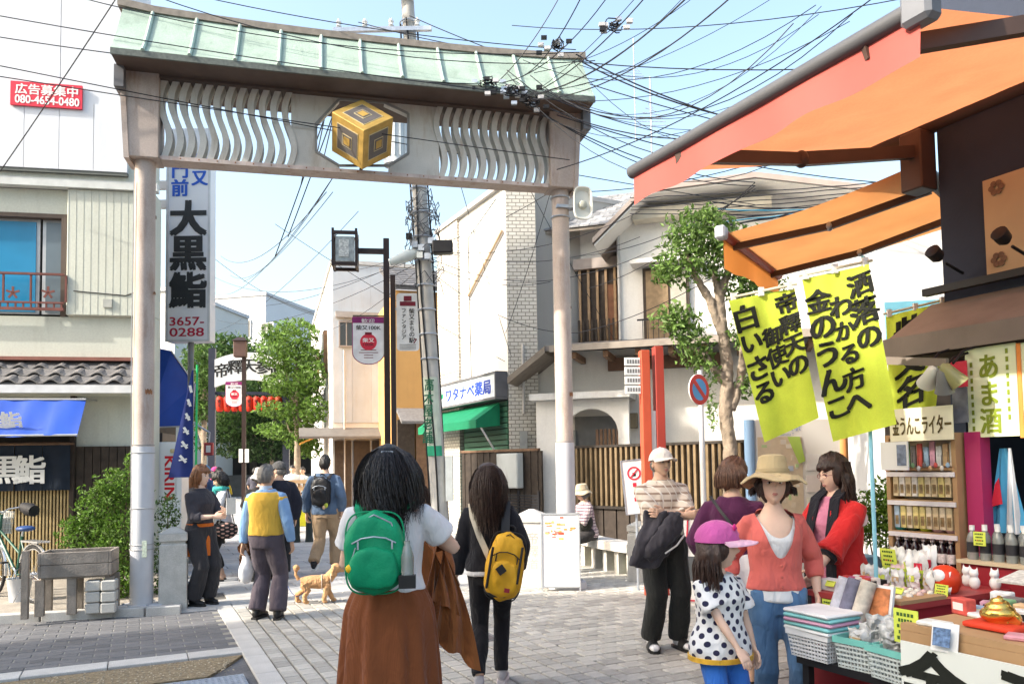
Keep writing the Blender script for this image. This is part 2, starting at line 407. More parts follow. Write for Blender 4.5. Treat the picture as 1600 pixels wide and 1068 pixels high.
MB().box(-.50,.62,-.45,.42,-.01,.006).build('frame', M('cast_iron', (.2,.19,.19), .6, .2, 20, metal=.3), ic)
MB().box(-.46,.58,-.41,.38,-.01,.010).build('infill', M('speckled_asphalt', (.15,.135,.135), .9, .2, 30, .6, 220, fine=.5), ic)
b = thing('shade_building', 'tall unseen building added on the left to shade the foreground', 'building', (-16.5,-20,0))
MB().box(0,5,0,22.23,0,11.4).build('wall', M('shade_building_wall', (.6,.58,.55), .8), b)  # unseen block, added so its shade covers the near paving
MB().box(-.2,5.2,-.2,22.4,11.4,11.6).build('roof', M('shade_building_roof', (.3,.3,.3), .8), b)
p = thing('utility_pole', 'unseen concrete utility pole added on the left for its shadow', 'utility pole', (-10.9,3.3,0))
MB().lathe([(.16,0),(.12,11.0)], 14).build('shaft', M('pole_concrete', (.42,.41,.39), .85, .15, 5, .3, 90), p, True)  # unseen pole, added to lay a shadow band across the paving
ga, gb = G(221,955), G(887,918)
gl, grz, GL = frame(ga, gb)
gate = thing('gate_arch', 'painted steel gate arch with green copper roof and wavy slats spanning the street', 'gate', gl, grz)
m_beige = M('beige_paint', (.43,.355,.31), .6, .12, 3, .15, 60, dirt=.8, dirtcol=(.24,.14,.09), fine=.08)
m_pale = M('pale_paint', (.53,.515,.47), .6, .10, 4, .1, 60, dirt=.7, dirtcol=(.28,.19,.10), fine=.06)
m_copper = M('copper_verdigris', (.30,.385,.325), .6, .16, 2.5, .25, 40, dirt=.8, dirtcol=(.19,.245,.20), fine=.10)
m_dkbrown = M('dark_brown_paint', (.10,.072,.06), .6, .15, 5)
m_wrap = M('grey_wrap', (.52,.53,.56), .6, .06, 4, .1, 90, dirt=.25, dirtcol=(.35,.33,.32))
zb_l = onplane(gate, 221, 264).z; zb_r = onplane(gate, 880, 290).z
zb = (zb_l+zb_r)/2
for x, c in ((0, 262), (GL, 290)):
    MB().lathe([(.118,.06),(.118,1.86),(.112,1.88),(.112,zb+.02)], 24, (x,0,0)).build('post', m_beige, gate, True)
    MB().lathe([(.1185,.06),(.122,.07),(.122,1.84),(.119,1.855)], 24, (x,0,0), False).build('post_sleeve', m_wrap, gate, True)
    MB().lathe([(.25,0),(.25,.05),(.235,.085),(.13,.09)], 28, (x,0,0)).build('post_foot', m_wrap, gate, True)
zt = onplane(gate, 221, 100).z      # top of pylon box
for x, sgn in ((0,-1), (GL,1)):
    xo = x+sgn*.16; xi = x-sgn*.17
    m = MB(); lo = [(min(xo,xi),-.17,zb),(max(xo,xi),-.17,zb),(max(xo,xi),.17,zb),(min(xo,xi),.17,zb)]
    xo2 = x+sgn*.23
    hi = [(min(xo2,xi),-.17,zt),(max(xo2,xi),-.17,zt),(max(xo2,xi),.17,zt),(min(xo2,xi),.17,zt)]
    m.hexa(lo, hi).build('pylon', m_beige, gate, bevel=.006)
    m = MB(); m.hexa([(xo-.03 if sgn<0 else xo-.025,-.19,zb-.03),(xo+.025 if sgn<0 else xo+.03,-.19,zb-.03),(xo+.025 if sgn<0 else xo+.03,.19,zb-.03),(xo-.03 if sgn<0 else xo-.025,.19,zb-.03)],
                     [(xo2-.03,-.19,zt),(xo2+.03,-.19,zt),(xo2+.03,.19,zt),(xo2-.03,.19,zt)]).build('pylon_flange', m_beige, gate)
bt = onplane(gate, 245, 246).z-.02       # top of lower beam
MB().box(.171,GL-.171,-.13,.13,zb+.005,bt).build('lower_beam', m_beige, gate, bevel=.004)
stop = onplane(gate, 350, 140).z    # slat top
MB().box(.171,GL-.171,-.15,.15,stop,zt+.02).build('upper_beam', m_dkbrown, gate)
rust = M('rust_streak', (.42,.30,.24), .8, .3, 14)
MB().box(.2,GL-.2,-.134,-.131,bt-.05,bt-.003).build('weathered_edge', M('weathered_edge', (.5,.42,.38), .7, .2, 8, dirt=.9, dirtcol=(.33,.16,.08)), gate)
def slat(x):
    rings = []; n = 14
    for i in range(n+1):
        t = i/n; dx = -.055*math.sin(2*math.pi*t*1.0)*(-1)
        z = bt + (stop-bt)*t
        rings.append([(x+dx-.036,-.085,z),(x+dx+.036,-.085,z),(x+dx+.036,.085,z),(x+dx-.036,.085,z)])
    MB().loft(rings).build('slat', m_pale, gate)
xs = [onplane(gate, 259+17.6*i, 200).x for i in range(12)]
for x in xs: slat(x)
xr = [onplane(gate, 687+14.9*i, 200).x for i in range(12)]
for x in xr: slat(x)
xl, xrr = xs[-1]+.02, xr[0]-.02
oc = [onplane(gate, a, b_) for a, b_ in ((494,197),(530,159),(600,160),(637,181),(637,243),(607,262),(530,262),(494,240))]
oc = [(p.x, max(bt+.01, min(stop-.005, p.z))) for p in oc]
x0, x1 = oc[0][0], oc[3][0]
pan = MB()
MB().prism([(xl,bt),(oc[6][0],bt),oc[6],oc[7],oc[0],oc[1],(oc[1][0],stop),(xl,stop)], -.06,.06,'y').build('centre_panel', m_pale, gate)
MB().prism([(xrr,stop),(oc[2][0],stop),oc[2],oc[3],oc[4],oc[5],(oc[5][0],bt),(xrr,bt)], -.06,.06,'y').build('centre_panel', m_pale, gate)
tr = MB()
for a, b_ in zip(oc, oc[1:]+oc[:1]): tr.bar((a[0],-.066,a[1]),(b_[0],-.066,b_[1]), .03,.014,(0,1,0))
tr.build('opening_trim', M('trim_grey', (.25,.25,.24), .6), gate)
cc = onplane(gate, 566, 210, -.36); ed = .50
al = math.acos(1/math.sqrt(3)); nrm = [Vector((math.cos(q)*math.sin(al), -math.cos(al), math.sin(q)*math.sin(al))) for q in (math.pi/2, math.pi*7/6, math.pi*11/6)]
nrm = [Matrix.Rotation(R(18),3,'X') @ v for v in nrm]; CM = Matrix(nrm).transposed().to_4x4(); CM.translation = (cc.x, -.36, cc.z)
gold = M('gold_paint', (.42,.27,.07), .5, .2, 9, metal=.25); blk = M('cube_dark', (.10,.09,.085), .5, .1, 9); rim = M('cube_rim', (.50,.42,.24), .5, .1, 9)
cube = MB().box(-ed/2,ed/2,-ed/2,ed/2,-ed/2,ed/2).xf(CM).build('emblem_cube', gold, gate, bevel=.004)
for ax in range(3):
    for k_, (hw, mt) in enumerate(((.165,rim),(.155,blk),(.075,rim),(.066,blk),(.048,gold))):
        h0 = ed/2+.002+.003*k_
        q = MB().box(-hw,hw,-hw,hw,-.002,.002)
        perm = [lambda v: (v[2]+h0, v[0], v[1]), lambda v: (v[1], v[2]+h0, v[0]), lambda v: (v[0], v[1], v[2]+h0)][ax]
        q.v = [perm(v) for v in q.v]; q.xf(CM).build('emblem_square', mt, cube)
ep = MB()
ep.bar((cc.x,-.30,cc.z),(cc.x,.0,cc.z),.06,.06); ep.bar((cc.x,.02,bt),(cc.x,.02,stop),.04,.04)
ep.build('emblem_bracket', m_dkbrown, gate)
ez_l = onplane(gate, 172, 92, -.55); ez_r = onplane(gate, 930, 147, -.55)
rz_l = onplane(gate, 172, 28, -.05); rz_r = onplane(gate, 922, 82, -.05)
ex0, ex1 = ez_l.x, ez_r.x
eavez = (ez_l.z+ez_r.z)/2; ridz = (rz_l.z+rz_r.z)/2
ribpx = [228,300,370,437,502,565,627,690,752,812,868]
rx = [ex0]+[onplane(gate, p, 95, -.4).x for p in ribpx]+[ex1]
def roofz(x):
    t = (x-ex0)/(ex1-ex0)*2-1
    return eavez+.04+.012*abs(t)**2.2, ridz-.06+.075*abs(t)**2.2
def flare(x, t):   # local: slope of roof from eave (t=0) to ridge (t=1)
    e, r_ = roofz(x); y = -.55+.50*t; return y, e+(r_-e)*(max(t,0)**1.12 if t > 0 else t)
for a, b_ in zip(rx[:-1], rx[1:]):
    rings = []
    for i in range(7):
        t = i/6; ya, za = flare(a, t); yb, zb2 = flare(b_, t)
        rings.append([(a+.002,ya,za),(b_-.002,yb,zb2),(b_-.002,yb,zb2-.03),(a+.002,ya,za-.03)])
    MB().loft(rings).build('roof_panel', m_copper, gate)
    rings = [[(x_, -y_, z_) for x_, y_, z_ in r_] for r_ in rings]
    MB().loft(rings).build('roof_panel', m_copper, gate)
for x in rx[1:-1]:
    MB().tube([(x, flare(x,t)[0]-.004, flare(x,t)[1]+.012) for t in (-.02,.2,.4,.6,.8,1)], .022, 8).build('roof_rib', M('copper_rib', (.37,.47,.41), .5, .1, 4), gate, True)
    MB().tube([(x, -flare(x,t)[0], flare(x,t)[1]+.012) for t in (-.02,.5,1)], .022, 8).build('roof_rib', m_copper, gate, True)
fa = MB(); rd = MB(); n = 16; r1 = []; r2 = []; r3 = []
for i in range(n+1):
    x = ex0+(ex1-ex0)*i/n; e, r_ = roofz(x)
    r1.append([(x,-.555,e-.075),(x,-.53,e-.075),(x,-.53,e-.005),(x,-.555,e-.005)])
    r2.append([(x,-.09,r_-.02),(x,.09,r_-.02),(x,.09,r_+.06),(x,-.09,r_+.06)])
    r3.append([(x,-.53,e-.06),(x,.53,e-.06),(x,.53,e-.035),(x,-.53,e-.035)])
fa.loft(r1).build('eave_board', M('eave_dark', (.13,.145,.13), .7, .2, 30), gate)
m = MB(); x_ = [(v[0]) for v in r2[0]]
r2[0] = [(v[0]-.05, v[1], v[2]+.03) for v in r2[0]]; r2[-1] = [(v[0]+.05, v[1], v[2]+.03) for v in r2[-1]]
rd.loft(r2).build('ridge_cap', M('ridge_brown', (.27,.235,.20), .7, .2, 12), gate)
MB().loft(r3).build('soffit', m_dkbrown, gate)
for x in (ex0+.02, ex1-.02):
    e, r_ = roofz(x); MB().prism([(-.5,e-.03),(.5,e-.03),(.05,r_-.03),(-.05,r_-.03)], x-.02, x+.02, 'x').build('gable_end', m_dkbrown, gate)
    MB().box(x-.05,x+.05,-.28,.28,e-.30,e-.05).build('end_bracket', M('bracket_grey', (.16,.16,.17), .6), gate)
lampx = onplane(gate, 237, 108, -.25)
MB().lathe([(.02,.05),(.05,.03),(.055,-.02),(.03,-.05)], 12, (lampx.x,-.25,zt-.04)).build('floodlight', M('lamp_white', (.75,.75,.73), .3), gate, True)
m_rust = M('rust', (.26,.12,.06), .9, .35, 25, .5, 120)
for x in (0, GL):
    for z, hh_ in ((2.45,.05),(3.6,.03),(4.5,.04)):
        a0_ = R(200+z*37); MB().loft([[(x+.1195*math.cos(a0_+i*.09), .1195*math.sin(a0_+i*.09), zz_+.012*math.sin(i*2.1+z)) for i in range(9)] for zz_ in (z,z+hh_)], cap=False, closed=False).build('rust_patch', m_rust, gate, recalc=False)
    MB().torus((x,0,1.87),.118,.006,'z',28,6).build('sleeve_joint', M('joint_grey', (.3,.29,.28), .7), gate, True)
    for i in range(6): MB().lathe([(.016,.085),(.016,.105)], 6, (x+.19*math.cos(i*1.047), .19*math.sin(i*1.047),0)).build('bolt', stl, gate)
for z in (.70,.76,1.15,1.78): MB().torus((0,0,z),.127,.005,'z',28,5).xf(Matrix.Translation((0,0,z)) @ Matrix.Rotation(R(6*math.sin(z*9)),4,'X') @ Matrix.Translation((0,0,-z))).build('tied_wire', M('wire_pale', (.4,.4,.4), .5), gate, True)
MB().tube([(-.10,-.09,4.9),(-.115,-.07,3.0),(-.10,-.085,1.2),(-.10,-.09,.70)], .006, 5).build('hanging_wire', M('wire_pale', (.4,.4,.4), .5), gate, True)
MB().box(.03,.075,-.128,-.118,.62,.80).build('sticker', M('sticker_green', (.55,.62,.50), .6, .3, 60), gate)
for i in range(22):
    xx = .4+i*(GL-.8)/21; MB().lathe([(.009,0),(.009,.008)], 6).xf(Matrix.Translation((xx,-.131,bt-.025)) @ Matrix.Rotation(R(90),4,'X')).build('bolt', m_rust, gate)
sp = thing('loudspeaker', 'cream horn loudspeaker strapped to the right post of the gate arch', 'loudspeaker', gl, grz)
c = onplane(gate, 906, 322, -.16)
m = MB(); rings = []
for (t, hw, hh) in ((0,.125,.215),(.03,.125,.215),(.05,.105,.19),(.16,.07,.12),(.26,.05,.06)):
    rings.append([(c.x+hw*math.copysign(abs(math.cos(a))**.55, math.cos(a)), c.y-.13+t, c.z+hh*math.copysign(abs(math.sin(a))**.55, math.sin(a))) for a in [2*math.pi*j/28 for j in range(28)]])
m_cream = M('cream_plastic', (.66,.66,.60), .45, .06, 5)
MB().loft(rings[1:], cap=True).build('horn', m_cream, sp, True)
rim_ = [[(c.x+(p[0]-c.x)*k_, p[1]-.015, c.z+(p[2]-c.z)*k_) for p in rings[0]] for k_ in (1,.93)]
bell = MB(); bell.loft([rings[1], rings[0], rim_[0], rim_[1], [(c.x+(p[0]-c.x)*.6, c.y-.05, c.z+(p[2]-c.z)*.6-.01) for p in rings[0]], [(c.x+(p[0]-c.x)*.32, c.y+.0, c.z+(p[2]-c.z)*.2-.01) for p in rings[0]]], cap=False).build('bell', m_cream, sp, True)
MB().lathe([(.02,0),(.055,.01),(.06,.05),(.045,.09),(.015,.10)], 18).xf(Matrix.Translation((c.x,c.y-.06,c.z-.02)) @ Matrix.Rotation(R(90),4,'X')).build('driver', M('cream_dark', (.45,.45,.38), .5), sp, True)
b_ = MB().box(c.x-.30,c.x-.05,c.y+.02,c.y+.16,c.z-.02,c.z+.02); b_.build('mount', stl, sp)
for dz in (-.12,.14): MB().torus((GL,0,c.z+dz), .122,.012,'z',24,6).build('strap', stl, sp)
def rp(o, px0, py0, px1, py1, y=0.):
    """photo rectangle on plane local y of o -> x0, x1, z0, z1"""
    pm = (py0+py1)/2; xm = (px0+px1)/2
    a = onplane(o, px0, pm, y).x; b = onplane(o, px1, pm, y).x; c = onplane(o, xm, py1, y).z; d = onplane(o, xm, py0, y).z
    return min(a,b), max(a,b), c, d
glass = M('window_glass', (.05,.06,.07), .08, .1, 2, spec=.6)
m_cream_wall = M('cream_wall', (.55,.57,.50), .8, .05, 1.5, .1, 70, dirt=.45, dirtcol=(.36,.36,.30), fine=.05)
m_white_clad = M('white_cladding', (.62,.64,.68), .55, .04, 1.5, dirt=.35, dirtcol=(.5,.52,.55))
m_whitewall = M('white_plaster', (.72,.70,.67), .85, .05, 1.2, .1, 70, dirt=.2, dirtcol=(.45,.43,.40), fine=.03)
m_alu = M('aluminium', (.45,.46,.47), .4, .08, 8, metal=.5)
m_bronze = M('bronze_frame', (.10,.075,.06), .5, .12, 8)
m_wood = M('brown_wood', (.17,.10,.06), .7, .25, 9, .3, 60, fine=.15)
m_darkwood = M('dark_wood', (.05,.038,.03), .75, .25, 9, .3, 60, fine=.15)
m_greywood = M('grey_wood', (.25,.22,.19), .85, .25, 6, .5, 50, dirt=.5, fine=.2)
m_tile = M('roof_tile', (.14,.135,.135), .6, .2, 12, .2, 60, island=.25)
m_lat = M('bamboo_lattice', (.42,.32,.16), .7, .2, 10, island=.12)
def window(parent, x0, x1, z0, z1, y, fm, gm, mull=0, depth=.06, fw=.04, sill=False):
    w_ = MB(); w_.box(x0,x1,y-.02,y+depth,z1-fw,z1); w_.box(x0,x1,y-.02,y+depth,z0,z0+fw); w_.box(x0,x0+fw,y-.02,y+depth,z0+fw,z1-fw); w_.box(x1-fw,x1,y-.02,y+depth,z0+fw,z1-fw)
    for i in range(mull): xm = x0+(x1-x0)*(i+1)/(mull+1); w_.box(xm-fw*.4,xm+fw*.4,y-.01,y+depth,z0+fw,z1-fw)
    f_ = w_.build('window', fm, parent)
    MB().box(x0+fw*.5,x1-fw*.5,y+.02,y+.03,z0+fw*.5,z1-fw*.5).build('pane', gm, f_)
    if sill: MB().box(x0-.05,x1+.05,y-.10,y+.02,z0-.05,z0-.002).build('sill', fm, f_)
    return f_
fx, fy = math.cos(R(11)), math.sin(R(11))
sb = thing('restaurant', 'cream two storey sushi restaurant with white clad upper box and dark door curtain', 'building', (-5.27-6*fx, 11.3-6*fy, 0), R(11))
X1 = 6.0
xa, xb_, za, zb1 = rp(sb, -400, 325, 108, 490)     # big window
zt_low = onplane(sb, 150, 300).z; z_lip = onplane(sb, 170, 495).z; z_tile0 = onplane(sb, 100, 605).z; z_tile1 = onplane(sb, 100, 562).z
wl = MB(); wl.box(0,xb_,.0,.25,zb1,zt_low); wl.box(0,xb_,.0,.25,z_tile0-.9,za); wl.build('wall', m_cream_wall, sb)
MB().box(xb_,X1,-.10,.30,z_lip,zt_low-.002).build('wall', m_cream_wall, sb, bevel=.01)
MB().box(xb_,X1-.003,-.0,.30,0.02,z_lip-.002).build('wall', m_cream_wall, sb)
MB().box(0,xb_,.26,1.6,0.02,zt_low).build('wall', M('interior_dark', (.03,.03,.03), .9), sb)
for i, (pa, pb, cx_) in enumerate(((0,58,(.02,.22,.42)),(62,104,(.13,.17,.20)))):
    a = onplane(sb, pa, 400).x; b = onplane(sb, pb, 400).x
    if i == 0: a = 0.2
    f_ = MB().box(a,b,.10,.14,za+.05,zb1-.05).build('window', m_alu, sb)
    gm = M('blue_blind' if i == 0 else 'grey_glass', cx_, .25, .15, 1.5, spec=.5)
    MB().box(a+.05,b-.05,.085,.099,za+.08,zb1-.1).build('pane', gm, f_)
fr = MB(); fr.box(0,xb_,-.02,.10,zb1-.06,zb1+.0); fr.box(xb_-.10,xb_-.03,-.03,.10,za,zb1-.06); fr.build('window_frame', m_bronze, sb)
rl = MB(); zr0, zr1 = onplane(sb,50,487).z, onplane(sb,50,429).z
rl.box(0,xb_-.02,-.14,-.10,zr1-.03,zr1); rl.box(0,xb_-.02,-.135,-.105,zr0+.10,zr0+.125); rl.box(0,xb_-.02,-.14,-.10,zr0,zr0+.04)
m_rail = M('rust_red_rail', (.16,.055,.045), .6, .2, 10)
rl.build('balcony_rail', m_rail, sb)
for i in range(30):
    x = xb_-.05-i*.1
    MB().box(x-.01,x+.01,-.13,-.11,zr0+.04,zr0+.10).build('baluster', m_rail, sb)
for px in (5,48,103):
    x = onplane(sb,px,460,-.12).x; MB().box(x-.012,x+.012,-.132,-.108,zr0+.125,zr1-.03).build('baluster', m_rail, sb)
for px in (20,75):
    c = onplane(sb,px,457,-.12); m = MB()
    for a in range(5): m.bar((c.x,-.12,c.z),(c.x+.09*math.cos(.3+a*1.2566),-.12,c.z+.09*math.sin(.3+a*1.2566)),.03,.012,(0,1,0))
    m.build('rail_ornament', m_rail, sb)
MB().box(0,X1+.05,-.16,-.02,zt_low+.003,zt_low+.12).build('gutter', M('gutter_white', (.55,.57,.55), .5), sb)
MB().box(0,X1+.02,-.13,.1,zt_low+.12,zt_low+.45).build('fascia', m_cream_wall, sb)
zbx = onplane(sb, 100, 272).z; xbx = onplane(sb, 206, 150).x; zseam = onplane(sb, 90, 168).z
n = 14; wpan = .46
for i in range(13):
    x1_ = xbx-i*wpan; x0_ = x1_-wpan+.006
    MB().box(x0_,x1_,-.20,.3,zbx,zseam-.004).build('cladding_panel', m_white_clad, sb)
for i in range(7):
    x1_ = xbx-i*.92; x0_ = x1_-.92+.008
    MB().box(x0_,x1_,-.19,.3,zseam,zseam+5.2).build('cladding_panel', m_white_clad, sb)
MB().box(xbx-6,xbx-.003,.3,1.0,zbx,zseam+5.2).build('upper_box', m_white_clad, sb)
MB().box(xbx-6,xbx,-.19,.95,zbx-.05,zbx-.003).build('drip_edge', M('drip_dark', (.12,.13,.12), .6), sb)
a = rp(sb, 17, 131, 129, 168, -.215)
red = M('sign_red', (.62,.03,.06), .45, .05, 4); white = M('paint_white', (.78,.78,.76), .5, .03, 4); ink = M('ink_black', (.015,.015,.015), .6); gblue = M('sign_blue', (.02,.10,.50), .5)
ad = thing('advert_plate', 'red advertising plate with a phone number on the white clad wall', 'sign', sb.location, R(11))
MB().box(a[0],a[1],-.235,-.205,a[2],a[3]).build('plate', red, ad)
hgt = a[3]-a[2]
lettering('広告募集中', white, ad, (a[0]+.06,-.2375,a[2]+hgt*.52), (1,0,0), (0,0,1), hgt*.46, width=(a[1]-a[0])*.88, bold=.02)
lettering('080-4654-0480', white, ad, (a[0]+.06,-.2375,a[2]+hgt*.10), (1,0,0), (0,0,1), hgt*.48, width=(a[1]-a[0])*.9, bold=.02)
zr = onplane(sb,100,562).z; ye = -.50
roofb = MB().hexa([(0,ye,z_tile0-.02),(X1-.05,ye,z_tile0-.02),(X1-.05,0,z_tile1-.04),(0,0,z_tile1-.04)],[(0,ye,z_tile0),(X1-.05,ye,z_tile0),(X1-.05,0,z_tile1-.02),(0,0,z_tile1-.02)]).build('pent_roof', m_tile, sb)
MB().box(0,X1-.04,-.12,.0,z_tile1-.02,z_tile1+.03).build('ridge_flashing', M('red_flashing', (.22,.09,.07), .7), sb)
def tile_mesh():
    rings = []
    for t in (0,1):
        up = [];
        for i in range(9):
            x = i/8*.27; up.append((x, -.0-.19*(1-t), .03*math.sin(i/8*2*math.pi+2.6)+.045+ .10*t - .02*t))
        rings.append(up+[(q[0],q[1],q[2]-.018) for q in reversed(up)])
    return MB().loft(rings).mesh('roof_tile')
tm = tile_mesh(); tm.materials.append(m_tile)
sl = (z_tile1-z_tile0)/.50
for r_ in range(3):
    for i in range(22):
        x = X1-.09-.27*(i+1)+ (0.0)
        o = bpy.data.objects.new('roof_tile', tm); COL.objects.link(o); o.parent = sb
        o.location = (x, ye+.17*(r_+1), z_tile0-.005+.12*r_)
MB().box(0,X1-.02,ye-.06,ye-.01,z_tile0-.13,z_tile0-.02).build('eave_gutter', M('gutter_pale', (.60,.61,.62), .5), sb)
MB().box(0,X1-.03,ye,0,z_tile0-.13,z_tile0-.10).build('eave_soffit', m_cream_wall, sb)
d = rp(sb, -160, 690, 110, 930, -.03)
xd1 = d[1]; zcurt0 = onplane(sb,50,766,-.12).z; zcurt1 = onplane(sb,50,697,-.12).z
MB().box(d[0],xd1,-.006,-.002,0.02,zcurt1+.2).build('doorway', M('door_dark', (.03,.025,.02), .9), sb)
x = xd1-.02
while x > d[0]:
    MB().box(x-.022,x,-.05,-.02,.10,zcurt1).build('lattice_slat', m_lat, sb); x -= .045
MB().box(d[0],xd1,-.055,-.015,.02,.10).build('door_rail', m_wood, sb)
MB().box(d[0],xd1,-.055,-.015,zcurt1,zcurt1+.06).build('door_rail', m_wood, sb)
MB().box(xd1,xd1+.06,-.10,-.01,.02,z_tile0-.13).build('door_post', m_darkwood, sb)
wd = rp(sb, 112, 700, 238, 930)
for i in range(9):
    x = xd1+.07+i*.11
    if x < X1-.12: MB().box(x,x+.10,-.04,-.004,.03,onplane(sb,150,697).z).build('timber_board', m_darkwood, sb)
nav = M('navy_curtain', (.012,.02,.035), .9, .2, 5, .2, 40, sheen=.1)
nc = thing('door_curtain', 'dark navy door curtain with white brushed characters over the lattice door', 'curtain', sb.location, R(11))
def cloth(x0, x1, z0, z1, y, amp, k, n=24, mz=6, ph=0., th=.004, sway=0.):
    v = []; f = []
    for j in range(mz+1):
        t = j/mz
        for i in range(n+1):
            s_ = i/n; v.append((x0+(x1-x0)*s_, y+amp*math.sin(k*s_*2*math.pi+ph)*(.3+.7*t)+sway*t, z1+(z0-z1)*t))
    m = MB(); nn = len(v); back = [(p[0],p[1]+th,p[2]) for p in v]
    for j in range(mz):
        for i in range(n): a_ = j*(n+1)+i; f.append((a_,a_+1,a_+n+2,a_+n+1))
    f2 = [tuple(reversed([i+nn for i in q])) for q in f]
    m.add(v+back, f+f2); return m
xe = onplane(sb,110,730,-.14).x; xm_ = [xe-.0, xe-.36, xe-.72, xe-1.08, xe-1.44]
for i in range(4): cloth(xm_[i+1]+.008, xm_[i], zcurt0, zcurt1+.02, -.16, .012, 1.2, 12, 5, i*1.3).build('curtain_panel', nav, nc, True, recalc=False)
MB().tube([(xe-1.5,-.16,zcurt1+.03),(xe+.05,-.16,zcurt1+.03)], .015, 8).build('curtain_rod', m_wood, nc, True)
for ch, px in (('黒',6),('鮨',45),):
    c = onplane(sb,px,732,-.19); lettering(ch, white, nc, (c.x-.20,-.185,c.z-.17), (1,0,0), (0,0,1), .42, bold=.025)
ba = thing('shop_awning', 'blue vinyl awning with white characters above the restaurant door', 'awning', sb.location, R(11))
blue = M('blue_vinyl', (.012,.07,.42), .4, .12, 3, .1, 12, spec=.4)
xaw = onplane(sb,126,650,-.75).x; zt_a = onplane(sb,60,622,-.62).z; zb_a = onplane(sb,60,681,-.85).z
m = MB(); rows = []
for j in range(7):
    t = j/6; rows.append([(2.2+(xaw-2.2)*i/24, -.55-.32*t+.012*math.sin(i*1.9+t*2), zt_a+(zb_a-zt_a)*t-.012*math.sin(i*.8)*t) for i in range(25)])
m.loft(rows, cap=False, closed=False).build('canopy', blue, ba, True, recalc=False)
MB().tube([(2.2,-.56,zt_a-.01),(xaw,-.56,zt_a-.01)], .015, 6).build('rod', m_alu, ba); MB().tube([(2.2,-.86,zb_a+.01),(xaw,-.86,zb_a+.01)], .015, 6).build('rod', m_alu, ba)
for xx in (xaw-.04, xaw-1.2): MB().bar((xx,-.56,zt_a),(xx,.0,zt_a+.02),.02,.02).build('bracket', m_alu, ba)
c = onplane(sb,17,668,-.80); lettering('鮨', white, ba, (c.x-.12,-.79,c.z), (1,0,0), (0,-.5,1), .27, bold=.03)
c = onplane(sb,-12,668,-.80); lettering('黒', white, ba, (c.x-.12,-.79,c.z), (1,0,0), (0,-.5,1), .27, bold=.03)
vs = thing('projecting_sign', 'tall white vertical sign with black characters and red phone number beside the gate arch', 'sign', (0,0,0))
YS = 12.6
tl = U(262,200,YS); brr = U(327,535,YS); zz1 = U(295,200,YS).z; zz0 = U(295,533,YS).z
vs.location = (tl.x, YS, 0); wS = brr.x-tl.x
m_signw = M('sign_white', (.70,.71,.74), .4, .03, 2)
MB().box(0,wS,0,.26,zz0,zz1).build('cabinet', m_signw, vs, bevel=.01)
fr = MB(); fr.box(-.012,.03,-.012,.0,zz0,zz1); fr.box(wS-.03,wS+.012,-.012,.0,zz0,zz1); fr.box(.03,wS-.03,-.012,.0,zz0,zz0+.03); fr.build('frame', M('frame_pale', (.52,.53,.55), .4, metal=.3), vs)
def sign_z(py): return U(295,py,YS).z
lettering('又', gblue, vs, (wS*.76,-.006,sign_z(266)), (1,0,0), (0,0,1), .28, vertical=True, bold=.03)
lettering('柴', gblue, vs, (wS*.76,-.006,sign_z(240)), (1,0,0), (0,0,1), .28, vertical=True, bold=.03)
lettering('門前', gblue, vs, (wS*.30,-.006,sign_z(252)), (1,0,0), (0,0,1), .30, vertical=True, bold=.03)
for ch, py in (('大',312),('黒',367),('鮨',424)):
    lettering(ch, M('char_grey', (.03,.033,.036), .6), vs, (wS*.5,-.006,sign_z(py)), (1,0,0), (0,0,1), .62, vertical=True, bold=.04)
cr_ = M('char_red', (.42,.02,.05), .6)
lettering('3657-', cr_, vs, (wS*.08,-.006,sign_z(508)), (1,0,0), (0,0,1), .20, width=wS*.80, bold=.012)
lettering('0288', cr_, vs, (wS*.08,-.006,sign_z(525)), (1,0,0), (0,0,1), .20, width=wS*.80, bold=.012)
for py in (285,315):
    z = sign_z(py); MB().box(-.75,0,.08,.16,z-.07,z+.07).build('bracket', M('bracket_white', (.6,.6,.6), .5), vs)
MB().tube([(wS*.5,.13,zz0),(wS*.5,.13,.05)], .05, 10).build('post', M('post_grey', (.18,.19,.2), .5), vs, True)
bs = thing('side_canopy', 'large blue vinyl side sheet of a shop canopy behind the gate post', 'canopy', (0,0,0))
pp = [U(228,540,12.9), U(268,548,12.9), U(305,600,13.3), U(300,665,13.3), U(228,668,12.9)]
bv = [tuple(p) for p in pp]+[(p.x,p.y+.03,p.z) for p in pp]
MB().add(bv, [(0,1,2,3,4),(9,8,7,6,5)]+[(i,i+5,(i+1)%5+5,(i+1)%5) for i in range(5)]).build('sheet', blue, bs)
back = [(p.x-.8,p.y+1.6,p.z) for p in pp]
MB().add([tuple(pp[1]),tuple(pp[2]),back[2],back[1]], [(0,1,2,3)]).build('sheet', blue, bs)
fr = MB();
for a_, b_ in ((pp[1],pp[2]),(pp[2],pp[3]),(pp[3],pp[4])): fr.tube([a_-Vector((0,.02,0)),b_-Vector((0,.02,0))], .012, 6)
fr.build('frame', m_alu, bs)['kind'] = 'stuff'
MB().tube([pp[2]-Vector((.05,0,0)), Vector((pp[2].x-.05,pp[2].y,0.0))], .02, 8).build('leg', m_alu, bs)
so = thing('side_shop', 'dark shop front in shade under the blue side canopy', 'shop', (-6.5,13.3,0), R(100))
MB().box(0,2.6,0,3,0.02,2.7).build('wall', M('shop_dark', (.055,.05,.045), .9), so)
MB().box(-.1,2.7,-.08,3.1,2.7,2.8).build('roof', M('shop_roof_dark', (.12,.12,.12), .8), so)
for i in range(2): MB().box(.2+i*1.2,1.2+i*1.2,-.05,-.003,.3,2.3).build('shutter', M('shutter_dark', (.09,.085,.08), .6), so)
